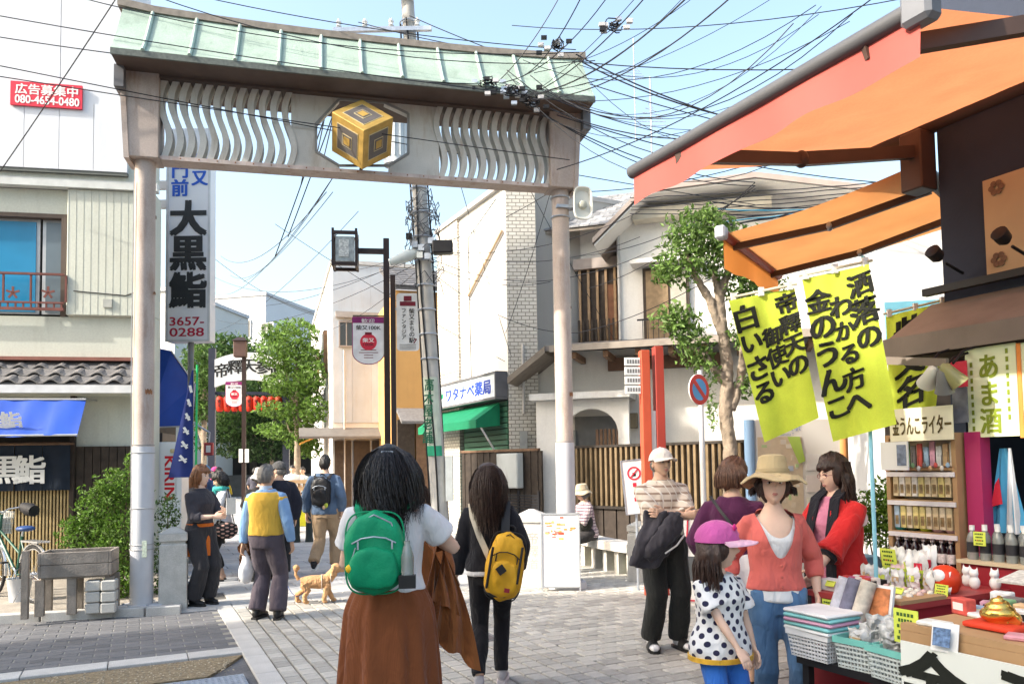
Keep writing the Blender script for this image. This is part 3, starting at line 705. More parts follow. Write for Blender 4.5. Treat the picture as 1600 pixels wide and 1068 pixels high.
wsx = thing('corner_shop', 'pale two storey corner shop with dark lettering on its street side', 'building', U(520,733,23.5).xy.to_3d(), math.atan2(.3,.954))
hW = 7.9
wl_ = MB().box(.0,2.9,.0,13,.02,hW).build('wall', m_whitewall, wsx)
for i in range(5): MB().box(.02+i*.58,.58+i*.58-.004+.02,-.03,-.002,onplane(wsx,560,660).z,hW-.02).build('siding_panel', M('siding', (.48,.53,.58), .8, .06, 2, dirt=.4, dirtcol=(.4,.38,.35)), wsx)
a = rp(wsx, 529, 502, 553, 542, -.04); window(wsx, a[0],a[1],a[2],a[3], -.09, M('win_grey', (.30,.28,.27), .5), glass, 1)
a = rp(wsx, 524, 488, 618, 497, -.1); MB().box(a[0],2.9,-.16,-.035,a[2],a[3]).build('gutter', M('gutter_grey', (.35,.34,.33), .5), wsx)
MB().box(-.06,2.95,-.06,13,hW,hW+.12).build('parapet', M('parapet', (.5,.5,.49), .7), wsx)
zE = onplane(wsx, 560, 668).z
MB().hexa([(-1.0,-.6,zE-.35),(3.0,-.6,zE-.35),(3.0,.0,zE-.1),(-1.0,0,zE-.1)],[(-1.0,-.6,zE-.28),(3.0,-.6,zE-.28),(3,0,zE),(-1,0,zE)]).build('awning_roof', M('tin_dark', (.14,.135,.13), .6), wsx)
for i in range(5): MB().box(.05+i*.57,.55+i*.57,-.10,-.035,.1,zE-.4).build('timber_panel', m_darkwood, wsx)
for (y0, z0, z1, wd_) in ((2.2,4.7,6.2,1.3),(6.5,4.7,6.2,1.3)):
    f_ = MB().box(-.12,-.002,y0,y0+wd_,z0,z1).build('window', m_wood, wsx); MB().box(-.135,-.121,y0+.08,y0+wd_-.08,z0+.08,z1-.08).build('pane', M('pane_pale', (.5,.5,.48), .3), f_)
MB().box(-.05,-.004,2.0,8.5,2.75,4.3).build('fascia_sign', M('fascia_pale', (.55,.56,.57), .6), wsx)
lettering('冨士見屋商店', M('char_dk', (.12,.12,.12), .6), wsx, (-.055,8.0,3.6), (0,-1,0), (0,0,1), .75, width=5.4, bold=.02)
MB().hexa([(-.9,1.5,2.35),(-.9,4.0,2.35),(0,4.0,2.75),(0,1.5,2.75)],[(-.9,1.5,2.40),(-.9,4.0,2.40),(0,4.0,2.80),(0,1.5,2.80)]).build('awning', M('ochre_canvas', (.55,.27,.05), .8, .15, 4, trans=.3), wsx)
ss = thing('small_shop_sign', 'small white projecting shop sign beside the far tree', 'sign', wsx.location, wsx.rotation_euler.z)
MB().box(-.95,-.25,5.0,5.08,3.0,3.85).build('panel', white, ss); lettering('冨士見屋商店', ink, ss, (-.90,4.99,3.08), (1,0,0), (0,0,1), .11, width=.6, bold=.01)
MB().box(-.25,-.05,5.02,5.06,3.4,3.44).build('bracket', ink, ss)
oh = thing('orange_house', 'ochre rendered house with grey tiled roof behind the utility pole', 'building', U(606,733,20.5).xy.to_3d(), math.atan2(.3,.954))
a = rp(oh, 606, 455, 700, 650)
ox0 = onplane(oh,618,550).x
MB().box(ox0,3.0,.0,5,.02,a[3]).build('wall', M('ochre_render', (.58,.33,.12), .85, .06, 1.5, dirt=.12), oh)
MB().hexa([(ox0-.1,-.35,a[3]-.05),(3.0,-.35,a[3]-.05),(3.0,2.4,a[3]+1.1),(ox0-.1,2.4,a[3]+1.1)],[(ox0-.1,-.35,a[3]+.04),(3.0,-.35,a[3]+.04),(3.0,2.4,a[3]+1.2),(ox0-.1,2.4,a[3]+1.2)]).build('roof', m_tile, oh)
for j in range(9):
    for i in range(10):
        t0, t1 = j/9, (j+1)/9
        y0, y1 = -.38+2.75*t0, -.38+2.75*t1; z0, z1 = a[3]+.05+1.16*t0, a[3]+.05+1.16*t1
        x0 = ox0-.1+i*.34
        MB().hexa([(x0+.01,y0,z0),(x0+.33,y0,z0),(x0+.33,y1,z1-.01),(x0+.01,y1,z1-.01)],[(x0+.01,y0,z0+.035),(x0+.33,y0,z0+.035),(x0+.33,y1,z1+.012),(x0+.01,y1,z1+.012)]).build('roof_tile', m_tile, oh)
zO = onplane(oh, 640, 650).z
MB().hexa([(ox0,-.9,zO-.25),(3,-.9,zO-.25),(3,0,zO+.15),(ox0,0,zO+.15)],[(ox0,-.9,zO-.18),(3,-.9,zO-.18),(3,0,zO+.22),(ox0,0,zO+.22)]).build('pent_roof', m_tile, oh)
for i in range(5): MB().box(ox0+.02+i*.5,ox0+.48+i*.5,-.12,-.002,.05,zO-.1).build('timber_panel', m_wood if i % 2 else m_darkwood, oh)
near = U(796,727,15.4); far = U(690,728,18.6)
pl_, prz, PL = frame((far.x,far.y), (near.x,near.y))
ph = thing('pharmacy', 'white pharmacy building with pale tiled pilasters and a blue lettered sign', 'building', pl_, prz)
hT = onplane(ph, 760, 312).z
m_wtile = brick_mat('white_wall_tile', (.60,.57,.51), (.52,.49,.43), (.24,.22,.19), .16, .075, .009)
m_pwall = M('pharmacy_white', (.74,.72,.68), .85, .03, 1.2, dirt=.1, dirtcol=(.5,.48,.45))
zs0 = onplane(ph, 750, 622).z
xq = onplane(ph, 719, 450).x
MB().box(0,xq,-.06,.6,.02,hT).build('pilaster', m_wtile, ph)
MB().box(xq,PL,.0,6,zs0-.1,hT).build('wall', m_pwall, ph)
MB().box(0,PL,.6,6,.02,hT-.002).build('wall', m_pwall, ph)
MB().box(xq,PL,.0,.6,.02,.35).build('plinth', m_wtile, ph)
MB().box(-.05,PL+.02,-.10,6.0,hT,hT+.10).build('coping', M('coping_grey', (.38,.37,.36), .7), ph)
pier = thing('tiled_pier', 'tall white tiled pier at the corner of the pharmacy', 'building', (near.x,near.y,0), R(4))
wP = onplane(pier, 838, 450).x
MB().box(.004,wP,-.05,1.4,.02,onplane(pier,815,296).z).build('wall', m_wtile, pier)
a = rp(ph, 697, 590, 796, 622)
sg = thing('pharmacy_sign', 'long white shop sign with green cross and blue characters', 'sign', pl_, prz)
zs_a, zs_b = onplane(ph,745,626,-.2).z, onplane(ph,745,592,-.2).z
MB().box(.12,PL-.02,-.28,-.03,zs_a,zs_b).build('sign_box', M('sign_pale', (.62,.68,.74), .4), sg)
fr = MB(); fr.box(.08,PL+.01,-.30,-.02,zs_b+.001,zs_b+.05); fr.box(.08,PL+.01,-.30,-.02,zs_a-.05,zs_a-.001); fr.box(.08,.119,-.30,-.02,zs_a,zs_b); fr.box(PL-.019,PL+.02,-.30,-.02,zs_a,zs_b); fr.build('frame', M('frame_dk', (.12,.12,.13), .5), sg)
hs = zs_b-zs_a; grn = M('cross_green', (.0,.22,.10), .5)
cm = MB(); cm.box(.55,.85,-.288,-.281,zs_a+hs*.40,zs_a+hs*.62); cm.box(.65,.75,-.288,-.281,zs_a+hs*.2,zs_a+hs*.4); cm.box(.65,.75,-.288,-.281,zs_a+hs*.62,zs_a+hs*.82); cm.build('green_cross', grn, sg)
lettering('ワタナベ薬局', M('char_blue', (.02,.06,.42), .5), sg, (1.0,-.285,zs_a+hs*.24), (1,0,0), (0,0,1), hs*.68, width=PL-1.22, bold=.03)
ga_ = thing('green_awning', 'bright green shop awning under the pharmacy sign', 'awning', pl_, prz)
gcan = M('green_canvas', (.01,.23,.11), .7, .1, 4, trans=.25)
z1_ = onplane(ph,745,636,-.1).z; z0_ = onplane(ph,740,657,-.6).z
x0_, x1_ = .05, PL-.25
m = MB(); m.hexa([(x0_,-.6,z0_),(x1_,-.6,z0_),(x1_,-.08,z1_),(x0_,-.08,z1_)],[(x0_,-.6,z0_+.02),(x1_,-.6,z0_+.02),(x1_,-.08,z1_+.02),(x0_,-.08,z1_+.02)]); m.build('canopy', gcan, ga_)
MB().box(x0_,x1_,-.612,-.602,z0_-.15,z0_+.015).build('valance', gcan, ga_)
MB().prism([(-.6,z0_),(-.08,z1_),(-.08,z0_-.1),(-.6,z0_-.15)], x1_+.002, x1_+.012, 'x').build('side_flap', gcan, ga_)
MB().bar((x1_-.05,-.57,z0_),(x1_-.05,-.05,z0_-.8),.03,.03).build('strut', m_alu, ga_)
shm = M('green_shutter', (.035,.12,.075), .5, .1, 6)
zsh = zs_a-.05
for i in range(22):
    z = .4+i*(zsh-.4)/22; MB().box(xq+.15,PL-.05,.02-.03,.05,z,z+(zsh-.4)/22*.8).build('shutter_slat', shm, ph)
MB().box(xq,PL,.05,.1,.35,zsh).build('shutter_back', M('green_dark', (.02,.06,.04), .6), ph)
pf = thing('boarded_screen', 'dark brown boarded screen beside the pharmacy shutter', 'fence', (0,0,0))
a0 = U(722,727,16.0); a1 = U(842,727,14.6)
pfl, pfr, PFL = frame((a0.x,a0.y), (a1.x,a1.y)); pf.location = pfl; pf.rotation_euler.z = pfr
zf = onplane(pf, 770, 706).z
i = 0; x = 0
while x < PFL:
    MB().box(x,x+.085,-.01+.012*(i%2),.03+.012*(i%2),.05,zf).build('board', m_darkwood, pf); x += .09; i += 1
MB().box(-.02,PFL,-.03,.05,zf,zf+.05).build('cap_rail', m_wood, pf)
mb_ = thing('meter_cabinet', 'pale grey metal cabinet on the dark boarded screen', 'cabinet', pfl, pfr)
a = rp(pf, 781, 708, 814, 762, -.1); MB().box(a[0],a[1],-.20,-.03,a[2],a[3]).build('cabinet', M('cabinet_grey', (.5,.52,.50), .6, .06, 4, dirt=.4), mb_, bevel=.01)
MB().box(a[0]+.02,a[1]-.02,-.206,-.201,a[2]+.02,a[3]-.02).build('door', M('cabinet_door', (.54,.56,.54), .6, .06, 4, dirt=.5), mb_)
vf = thing('louvre_fence', 'low black louvred metal fence by the stone pillar', 'fence', (0,0,0))
v0 = U(778,727,14.2); v1 = U(842,727,13.4); l_, r_, VL = frame((v0.x,v0.y),(v1.x,v1.y)); vf.location = l_; vf.rotation_euler.z = r_
zv1 = onplane(vf, 810, 766).z
z = .12; blk_m = M('black_metal', (.025,.025,.028), .45, .1, 8, metal=.3)
while z < zv1-.05:
    MB().box(.03,VL-.03,-.012,.012,z,z+.03).build('louvre', blk_m, vf); z += .05
for x in (0,VL*.5,VL-.03): MB().box(x,x+.03,-.02,.02,.0,zv1).build('post', blk_m, vf)
h0 = U(838,727,15.6); HA = R(-17)
hs_ = thing('white_house', 'white plastered house with gabled upper floor, arched porch and tiled eaves', 'building', (h0.x,h0.y,0), HA)
HW = 8.2; zev = onplane(hs_, 930, 546).z
m_hwall = M('house_plaster', (.70,.68,.64), .9, .05, 1.2, .15, 90, dirt=.25, dirtcol=(.48,.45,.40), fine=.03)
ax0, ax1 = onplane(hs_,895,660).x, onplane(hs_,975,660).x; azt = onplane(hs_,935,642).z
acx = (ax0+ax1)/2; aw = (ax1-ax0)/2; azs = azt-aw*.9
def arch_wall(x0, x1, z1, y0, y1):
    pts = [(x0,.02),(ax0,.02),(ax0,azs)]+[(acx-aw*math.cos(math.pi*i/14), azs+aw*.9*math.sin(math.pi*i/14)) for i in range(1,14)]+[(ax1,azs),(ax1,.02),(x1,.02),(x1,z1),(x0,z1)]
    return MB().prism(pts, y0, y1, 'y')
arch_wall(onplane(hs_,852,600).x, onplane(hs_,990,600).x, onplane(hs_,930,628).z, -.75, -.62).build('porch_wall', m_hwall, hs_)
MB().box(onplane(hs_,846,600).x,onplane(hs_,994,600).x,-.95,.0,onplane(hs_,930,628).z+.003,onplane(hs_,930,618).z).build('porch_roof', M('porch_white', (.60,.59,.56), .8, dirt=.4), hs_)
MB().box(0,HW,.0,5.5,.02,zev-.02).build('wall', m_hwall, hs_)
MB().box(ax0+.05,ax1-.1,-.03,-.003,.05,azt-.1).build('door', M('door_grey', (.20,.20,.20), .6), hs_)
g_ = MB()
for i in range(6): MB().box(acx+.05+i*.08,acx+.10+i*.08,-.55,-.50,.1,onplane(hs_,940,672).z).build('gate_bar', m_wood, hs_)
a = rp(hs_, 826, 665, 868, 760, -.3)
window(hs_, a[0],a[1],.3,a[3], -.05, m_alu, M('pane_grey', (.25,.27,.27), .2), 1)
wl2 = rp(hs_, 985, 645, 996, 668, -.1); MB().box(wl2[0],wl2[1],-.14,-.003,wl2[2],wl2[3]).build('wall_lamp', M('lamp_brown', (.25,.2,.13), .5), hs_)
pk = onplane(hs_, 853, 541, -.9); lf = onplane(hs_, 795, 590, -.9)
m_fascia = M('eave_fascia', (.20,.17,.14), .7, .15, 8, dirt=.3)
m_roofdk = M('roof_sheet', (.17,.155,.15), .6, .15, 5)
MB().hexa([(lf.x,-1.0,lf.z-.12),(pk.x,-1.0,pk.z-.14),(pk.x,.6,pk.z-.14),(lf.x,.6,lf.z-.12)],[(lf.x,-1.0,lf.z),(pk.x,-1.0,pk.z),(pk.x,.6,pk.z),(lf.x,.6,lf.z)]).build('roof', m_fascia, hs_)
MB().hexa([(pk.x+.003,-.98,zev-.12),(HW+.3,-.98,zev-.16),(HW+.3,.6,zev+.1),(pk.x+.003,.6,zev+.1)],[(pk.x+.003,-.98,zev-.02),(HW+.3,-.98,zev-.06),(HW+.3,.6,zev+.26),(pk.x+.003,.6,zev+.26)]).build('roof', m_roofdk, hs_)
MB().box(pk.x+.1,HW+.3,-1.06,-.985,zev-.15,zev-.03).build('gutter', M('gutter_taupe', (.30,.26,.22), .5), hs_)
for i in range(14):
    x = pk.x+.5+i*.6
    MB().box(x,x+.09,-.93,.0,zev-.28,zev-.16).build('rafter', m_wood, hs_)
MB().box(onplane(hs_,948,560,-.2).x,onplane(hs_,1140,560,-.2).x,-.10,-.003,zev-.45,zev-.2).build('eave_beam', M('beam_brown', (.16,.09,.06), .7), hs_)
MB().box(onplane(hs_,1000,560,-.2).x,onplane(hs_,1008,560,-.2).x,-.06,-.003,.02,zev-.45).build('wall_post', m_hwall, hs_)
ux0 = onplane(hs_,970,450,.35).x; up_bot = zev+.15
bay = rp(hs_, 905, 415, 968, 540, .5)
MB().box(onplane(hs_,838,400,.9).x,ux0-.003,.9,5,up_bot,onplane(hs_,880,362,.9).z).build('upper_wall', m_hwall, hs_)
mw2 = rp(hs_, 905, 420, 968, 541, .75)
f_ = MB().box(mw2[0],mw2[1],.78,.89,mw2[2],mw2[3]).build('bay_window', m_darkwood, hs_)
for i in range(5):
    x = mw2[0]+(mw2[1]-mw2[0])*(.0+i/4.6); MB().box(x,x+.05,.72,.777,mw2[2],mw2[3]).build('mullion', M('tan_timber', (.36,.24,.14), .7, .2, 9), f_)
MB().box(mw2[0]+.55,mw2[1]-.05,.74,.776,mw2[2]+.05,mw2[3]-.35).build('shutter_panel', M('rust_panel', (.20,.09,.05), .7, .25, 6), f_)
MB().box(mw2[0]-.1,mw2[1]+.1,.65,.88,mw2[3]+.003,mw2[3]+.22).build('window_hood', M('hood_taupe', (.33,.28,.25), .7), hs_)
for i in range(9):
    x = mw2[0]+i*.09; MB().box(x,x+.04,.60,.63,mw2[2],mw2[2]+.55).build('rail_bar', m_darkwood, hs_)
sr0 = onplane(hs_,836,360,.3); sr1 = onplane(hs_,965,362,.3); srt = onplane(hs_,850,312,2.2)
MB().hexa([(sr0.x-.1,.3,sr0.z-.1),(sr1.x+.9,.3,sr0.z-.1),(sr1.x+.9,2.4,srt.z-.1),(sr0.x-.1,2.4,srt.z-.1)],[(sr0.x-.1,.3,sr0.z-.04),(sr1.x+.9,.3,sr0.z-.04),(sr1.x+.9,2.4,srt.z-.04),(sr0.x-.1,2.4,srt.z-.04)]).build('roof', m_fascia, hs_)
random.seed(5)
for j in range(10):
    for i in range(13):
        t0, t1 = j/10, (j+1.1)/10
        y0, y1 = .27+2.1*t0, .27+2.1*t1; za_, zb_ = sr0.z-.03+(srt.z-sr0.z)*t0, sr0.z-.03+(srt.z-sr0.z)*t1
        x0 = sr0.x-.1+(i-.5*(j%2))*.21; g = .012+rnd(0,.012)
        MB().hexa([(x0,y0,za_),(x0+.2,y0,za_),(x0+.2,y1,zb_),(x0,y1,zb_)],[(x0,y0,za_+g+.012),(x0+.2,y0,za_+g+.012),(x0+.2,y1,zb_+.012),(x0,y1,zb_+.012)]).build('shingle', M('shingle', (.24,.24,.245), .6, .2, 8, island=.3), hs_)
gy = -.05
prof = [onplane(hs_,925,372,gy-.75), onplane(hs_,1003,292,gy-.75), onplane(hs_,1180,268,gy-.75), onplane(hs_,1460,300,gy-.75)]
wtop = [onplane(hs_,970,356,gy), onplane(hs_,1003,316,gy), onplane(hs_,1180,290,gy), onplane(hs_,1400,310,gy)]
MB().prism([(ux0,up_bot),(wtop[3].x,up_bot),(wtop[3].x,wtop[3].z),(wtop[2].x,wtop[2].z),(wtop[1].x,wtop[1].z),(ux0,wtop[0].z)], gy, 5, 'y').build('gable_wall', m_hwall, hs_)
for a, b in zip(prof[:-1], prof[1:]):
    MB().hexa([(a.x,gy-.75,a.z-.10),(b.x,gy-.75,b.z-.10),(b.x,5.2,b.z-.10),(a.x,5.2,a.z-.10)],[(a.x,gy-.75,a.z),(b.x,gy-.75,b.z),(b.x,5.2,b.z),(a.x,5.2,a.z)]).build('gable_roof', M('roof_edge', (.28,.24,.22), .7, .1, 4), hs_)
    MB().hexa([(a.x+.03,gy-.70,a.z-.14),(b.x+.03,gy-.70,b.z-.14),(b.x+.03,gy,b.z-.14),(a.x+.03,gy,a.z-.14)],[(a.x+.03,gy-.70,a.z-.105),(b.x+.03,gy-.70,b.z-.105),(b.x+.03,gy,b.z-.105),(a.x+.03,gy,a.z-.105)]).build('soffit', m_hwall, hs_)
bm_ = onplane(hs_,1000,310,gy-.3); MB().box(bm_.x-.15,bm_.x+2.4,gy-.35,gy-.02,bm_.z-.42,bm_.z-.22).build('gable_beam', M('beam_pale', (.50,.46,.38), .8), hs_)
gw = rp(hs_, 1006, 418, 1078, 536, gy)
f_ = MB().box(gw[0],gw[1],gy-.09,gy-.003,gw[2],gw[3]).build('window', m_darkwood, hs_)
MB().box(gw[0]+.06,gw[0]+(gw[1]-gw[0])*.55,gy-.105,gy-.091,gw[2]+.06,gw[3]-.06).build('bamboo_blind', M('blind_brown', (.24,.17,.10), .8, .2, 12), f_)
MB().box(gw[0]+(gw[1]-gw[0])*.6,gw[1]-.06,gy-.105,gy-.091,gw[2]+.06,gw[3]-.06).build('pane', M('pane_curtain', (.35,.33,.28), .4), f_)
for i in range(9): x = gw[0]+i*.10; MB().box(x,x+.012,gy-.30,gy-.288,gw[2]-.05,gw[2]+.42).build('rail_bar', blk_m, hs_)
MB().box(gw[0]-.1,gw[0]+.95,gy-.31,gy-.28,gw[2]+.42,gw[2]+.45).build('rail_top', blk_m, hs_)
MB().box(gw[0]-.2,gw[1]+.3,gy-.4,gy,gw[3]+.04,gw[3]+.12).build('window_hood', m_hwall, hs_)
MB().tube([(ux0+.04,gy-.04,up_bot),(ux0+.04,gy-.04,wtop[0].z)], .03, 8).build('downpipe', M('pipe_grey', (.42,.41,.40), .5), hs_)
f0, f1 = Vector((.62,15.0,0)), Vector((7.0,8.6,0))
fl, frz, FL = frame(f0, f1)
fe = thing('slat_fence', 'brown ribbed metal fence along the white house', 'fence', fl, frz)
m_fs = M('fence_bronze', (.20,.145,.085), .45, .2, 5, metal=.35, island=.15); m_fd = M('fence_dark', (.035,.028,.024), .5, .15, 6, metal=.2)
zft = 1.9; x = 0; i = 0
MB().box(0,FL,.03,.045,.10,zft-.02).build('backing', m_fd, fe)
while x < FL-.1:
    MB().prism([(x,.02),(x+.012,-.03),(x+.058,-.03),(x+.07,.02)], .82, zft-.03, 'z').build('slat', m_fs, fe)
    x += .115; i += 1
x = 0
while x < FL-.3:
    MB().box(x,x+.26,.0,.02,.10,.76).build('lower_board', m_darkwood, fe); x += .29
MB().box(0,FL,-.045,.05,zft-.03,zft+.015).build('cap_rail', m_fd, fe)
MB().box(0,FL,-.05,.025,.765,.815).build('mid_rail', m_fd, fe)
pipe = M('pipe_grey', (.42,.41,.40), .5)
for px in (232,):
    x = onplane(sb,px,400,-.13).x; MB().tube([(x,-.13,z_tile1+.1),(x,-.13,zt_low)], .022, 8).build('downpipe', M('pipe_cream', (.48,.49,.43), .5), sb, True)
MB().tube([(xb_+.1,-.105,z_lip+.35),(xb_+.8,-.105,z_lip+.30),(X1-.1,-.105,z_lip+.42)], .007, 5).build('conduit', m_rub if 'm_rub' in globals() else ink, sb)
MB().box(xb_+.5,xb_+.62,-.125,-.101,z_lip+.12,z_lip+.24).build('vent', M('vent_grey', (.4,.41,.38), .5), sb)
for i in range(9): MB().box(xb_+.02+i*.10,xb_+.024+i*.10,-.1025,-.1005,z_lip+.01,zt_low-.01).build('panel_seam', M('seam', (.40,.41,.36), .9), sb)
for x, z0_, z1_ in ((.35,.5,5.2),(2.6,.4,6.6)): MB().tube([(x,-.08,z0_),(x,-.08,z1_)], .03, 8).build('downpipe', pipe, wsx, True)
MB().box(1.55,1.9,-.2,-.035,3.5,3.9).build('air_conditioner', M('ac_white', (.6,.6,.58), .5), wsx, bevel=.02)
MB().tube([(PL*.52,-.03,zs_b+.1),(PL*.5,-.03,hT-.6),(PL*.9,-.03,hT-.15)], .012, 6).build('conduit', ink, ph)
MB().bar((PL*.50,-.05,hT-1.9),(PL*.98,-.05,hT-.9),.05,.05).build('stay_bar', M('tan_bar', (.45,.33,.22), .7), ph)
MB().tube([(wP*.5,-.07,2.6),(wP*.5,-.07,4.0)], .03, 8).build('downpipe', pipe, pier, True)
MB().box(wP*.35,wP*.6,-.12,-.053,1.9,2.25).build('meter', M('meter_grey', (.35,.36,.35), .5), pier)
MB().box(onplane(hs_,885,690,-.02).x,onplane(hs_,900,690,-.02).x,-.06,-.003,onplane(hs_,890,700).z,onplane(hs_,890,672).z).build('meter', M('meter_grey', (.35,.36,.35), .5), hs_)
fb = thing('far_white_building', 'distant white office block with dark windows above the trees', 'building', U(325,733,62).xy.to_3d(), R(-14))
zfb = onplane(fb, 350, 466).z
MB().box(-4,5.2,0,10,0,zfb).build('wall', M('far_white', (.66,.68,.70), .8, .03, .5), fb)
MB().box(-4.1,5.3,-.1,10,zfb,zfb+.25).build('parapet', M('far_coping', (.55,.56,.58), .8), fb)
for (a_, b_, c_, d_) in ((371,500,393,529),(408,504,428,520)):
    a = rp(fb, a_, b_, c_, d_); window(fb, a[0],a[1],a[2],a[3], -.08, m_alu, glass, 1, fw=.08)
fb2 = thing('far_grey_building', 'distant low grey block beside the tall restaurant sign', 'building', U(238,735,40).xy.to_3d(), R(-8))
zq = onplane(fb2, 250, 455).z
MB().box(-3,1.2,0,8,0,zq).build('wall', M('far_grey', (.60,.60,.58), .8, .05, .6), fb2)
MB().box(-3.1,1.3,-.1,8,zq,zq+.2).build('parapet', M('far_coping', (.55,.56,.58), .8), fb2)
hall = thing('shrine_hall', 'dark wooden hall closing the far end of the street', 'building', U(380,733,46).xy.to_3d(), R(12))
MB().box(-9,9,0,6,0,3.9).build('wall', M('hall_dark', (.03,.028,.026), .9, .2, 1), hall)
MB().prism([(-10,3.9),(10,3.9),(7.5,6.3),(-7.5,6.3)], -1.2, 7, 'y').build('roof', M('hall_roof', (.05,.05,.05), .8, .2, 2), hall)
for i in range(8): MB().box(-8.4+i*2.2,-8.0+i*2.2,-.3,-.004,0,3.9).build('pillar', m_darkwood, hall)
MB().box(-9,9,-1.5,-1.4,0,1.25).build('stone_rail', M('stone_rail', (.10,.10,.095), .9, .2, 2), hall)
fg = thing('far_street_gate', 'far street gate with a curved white name board between dark posts', 'gate', U(331,733,26.2).xy.to_3d(), R(10))
gwid = loc_of(fg, U(447,733,26.6)).x; zgt = onplane(fg,334,560).z; zgm = onplane(fg,390,556).z
for x in (0, gwid): MB().box(x-.11,x+.11,-.1,.1,0,zgt+.35).build('post', M('post_black', (.025,.03,.05), .5), fg)
n = 12; top = []; bot = []; zb_l2 = onplane(fg,334,605).z
for i in range(n+1):
    t = i/n; bow = 4*t*(1-t); top.append((.1+(gwid-.2)*t, zgt-.05+.26*bow)); bot.append((.1+(gwid-.2)*t, zb_l2+.26*bow))
MB().prism(bot+top[::-1], -.12,.06,'y').build('name_board', M('board_white', (.72,.73,.75), .5), fg)
for i, ch in enumerate('帝釋天参道'):
    t = (i+.5)/5; lettering(ch, ink, fg, (.1+(gwid-.2)*t, -.125, zb_l2+.26*4*t*(1-t)+ .74), (1,0,.22*(.5-t)*2), (0,0,1), .52, vertical=True, bold=.02)
MB().box(0,gwid,-.05,.05,zb_l2-.25,zb_l2-.15).build('lower_bar', M('post_black', (.025,.03,.05), .5), fg)
lred = M('lantern_red', (.62,.035,.015), .6, .08, 6)
zl = onplane(fg,390,631).z
for i in range(9):
    x = .25+i*(gwid-.5)/8
    l_ = thing('paper_lantern', 'red paper lantern hanging in the row under the far street gate', 'lantern', fg.matrix_basis @ Vector((x,-.02,0)), R(10), 'red lanterns under the far gate')
    MB().lathe([(.07,-.26),(.11,-.22),(.128,-.12),(.132,0),(.128,.12),(.11,.22),(.07,.26)], 12, (0,0,zl)).build('shade', lred, l_, True)
    MB().lathe([(.068,.26),(.068,.30)], 10, (0,0,zl)).build('cap', ink, l_); MB().lathe([(.068,-.30),(.068,-.26)], 10, (0,0,zl)).build('cap', ink, l_)
    MB().tube([(0,0,zl+.30),(0,0,zb_l2-.2)], .008, 5).build('cord', ink, l_)
    lettering('柴又', ink, l_, (0,-.133,zl+.16), (1,0,0), (0,0,1), .14, vertical=True, bold=.01)
def leaf_mat(name, col, island=.5):
    return M(name, col, .55, .25, 3, island=island, trans=.35, spec=.35)
def leaves(blobs, n, size, seed, shell=.55, up=.3):
    """leaf faces spread through ellipsoids (cx,cy,cz,rx,ry,rz)"""
    rg = np.random.default_rng(seed); mb_ = MB(); wts = np.array([b[3]*b[4]*b[5] for b in blobs])**.75; wts = wts/wts.sum()
    v = []; f = []
    for k in rg.choice(len(blobs), n, p=wts):
        b = blobs[k]; d = rg.normal(size=3); d /= np.linalg.norm(d); r_ = shell+(1-shell)*rg.random()**.6 if rg.random() < .8 else rg.random()
        r_ *= 1+.18*math.sin(d[0]*7+k)*math.cos(d[2]*9+k*2)
        c = np.array(b[:3])+d*np.array(b[3:])*r_
        a = rg.normal(size=3); a[2] -= .2; a /= np.linalg.norm(a); nrm_ = d*.6+rg.normal(size=3)*.5+np.array([0,0,up]); e = np.cross(a, nrm_); e /= np.linalg.norm(e)+1e-9
        L_ = size*rg.uniform(.4,1.5); w_ = L_*.42; o = len(v); h = np.cross(e, a)*L_*.12
        v += [tuple(c-a*L_*.5), tuple(c+e*w_*.5+h), tuple(c+a*L_*.5), tuple(c-e*w_*.5+h)]
        f += [(o,o+1,o+2),(o,o+2,o+3)]
    mb_.v = v; mb_.f = f; return mb_
m_bark = M('bark', (.26,.21,.16), .9, .3, 9, .9, 26, fine=.25, dirt=.5, dirtcol=(.12,.09,.07))
m_twig = M('twig', (.12,.085,.06), .9, .2, 9)
tb = Vector((U(1140,727,8.9).x, 8.9, 0))
tree = thing('street_tree', 'gnarled street tree with pale bark and clipped bushy crown before the white house', 'tree', tb)
def tp(px, py, Y=8.9): p = U(px, py, Y); return p - tb
trunk = MB()
trunk.tube([tp(1141,905)*1+Vector((0,0,-.05)), tp(1141,800), tp(1140,700)+Vector((.01,.02,0)), tp(1133,640), tp(1137,580), tp(1130,520), tp(1124,460), tp(1112,415)], [.11,.082,.074,.078,.064,.060,.05,.032], 14)
trunk.tube([tp(1142,640), tp(1158,590), tp(1162,540,8.7), tp(1172,480,8.6)], [.06,.048,.036,.02], 10)
trunk.tube([tp(1128,520), tp(1110,470), tp(1085,430), tp(1070,390)], [.06,.05,.035,.02], 8)
trunk.tube([tp(1136,600), tp(1115,575), tp(1100,555), tp(1075,540)], [.06,.045,.04,.02], 8)
trunk.tube([tp(1124,465), tp(1140,420), tp(1160,400)], [.06,.04,.02], 8)
bk = solid(trunk, .012, 1, .013, 17, 2); obj('trunk', bk, m_bark, tree, True)
def bl(px, py, rx_, rz_, Y=8.9, ry=None): p = tp(px, py, Y); return (p.x,p.y,p.z,rx_,ry or rx_,rz_)
crown = [bl(1088,365,.42,.30),bl(1070,410,.40,.28),bl(1120,400,.36,.3),bl(1150,380,.3,.25),bl(1050,495,.26,.18),bl(1070,510,.26,.2),bl(1085,545,.26,.22),bl(1098,568,.20,.14),bl(1180,470,.32,.22),bl(1165,520,.25,.25),bl(1160,440,.3,.2),bl(1165,600,.13,.20),bl(1118,590,.10,.12),bl(1040,430,.18,.14),bl(1200,440,.25,.2,9.3),bl(1185,410,.25,.2),bl(1200,480,.22,.2),bl(1110,345,.25,.16)]
leaves(crown, 5600, .078, 4, .3).build('crown', leaf_mat('leaf_tree', (.13,.22,.05)), tree, recalc=False)
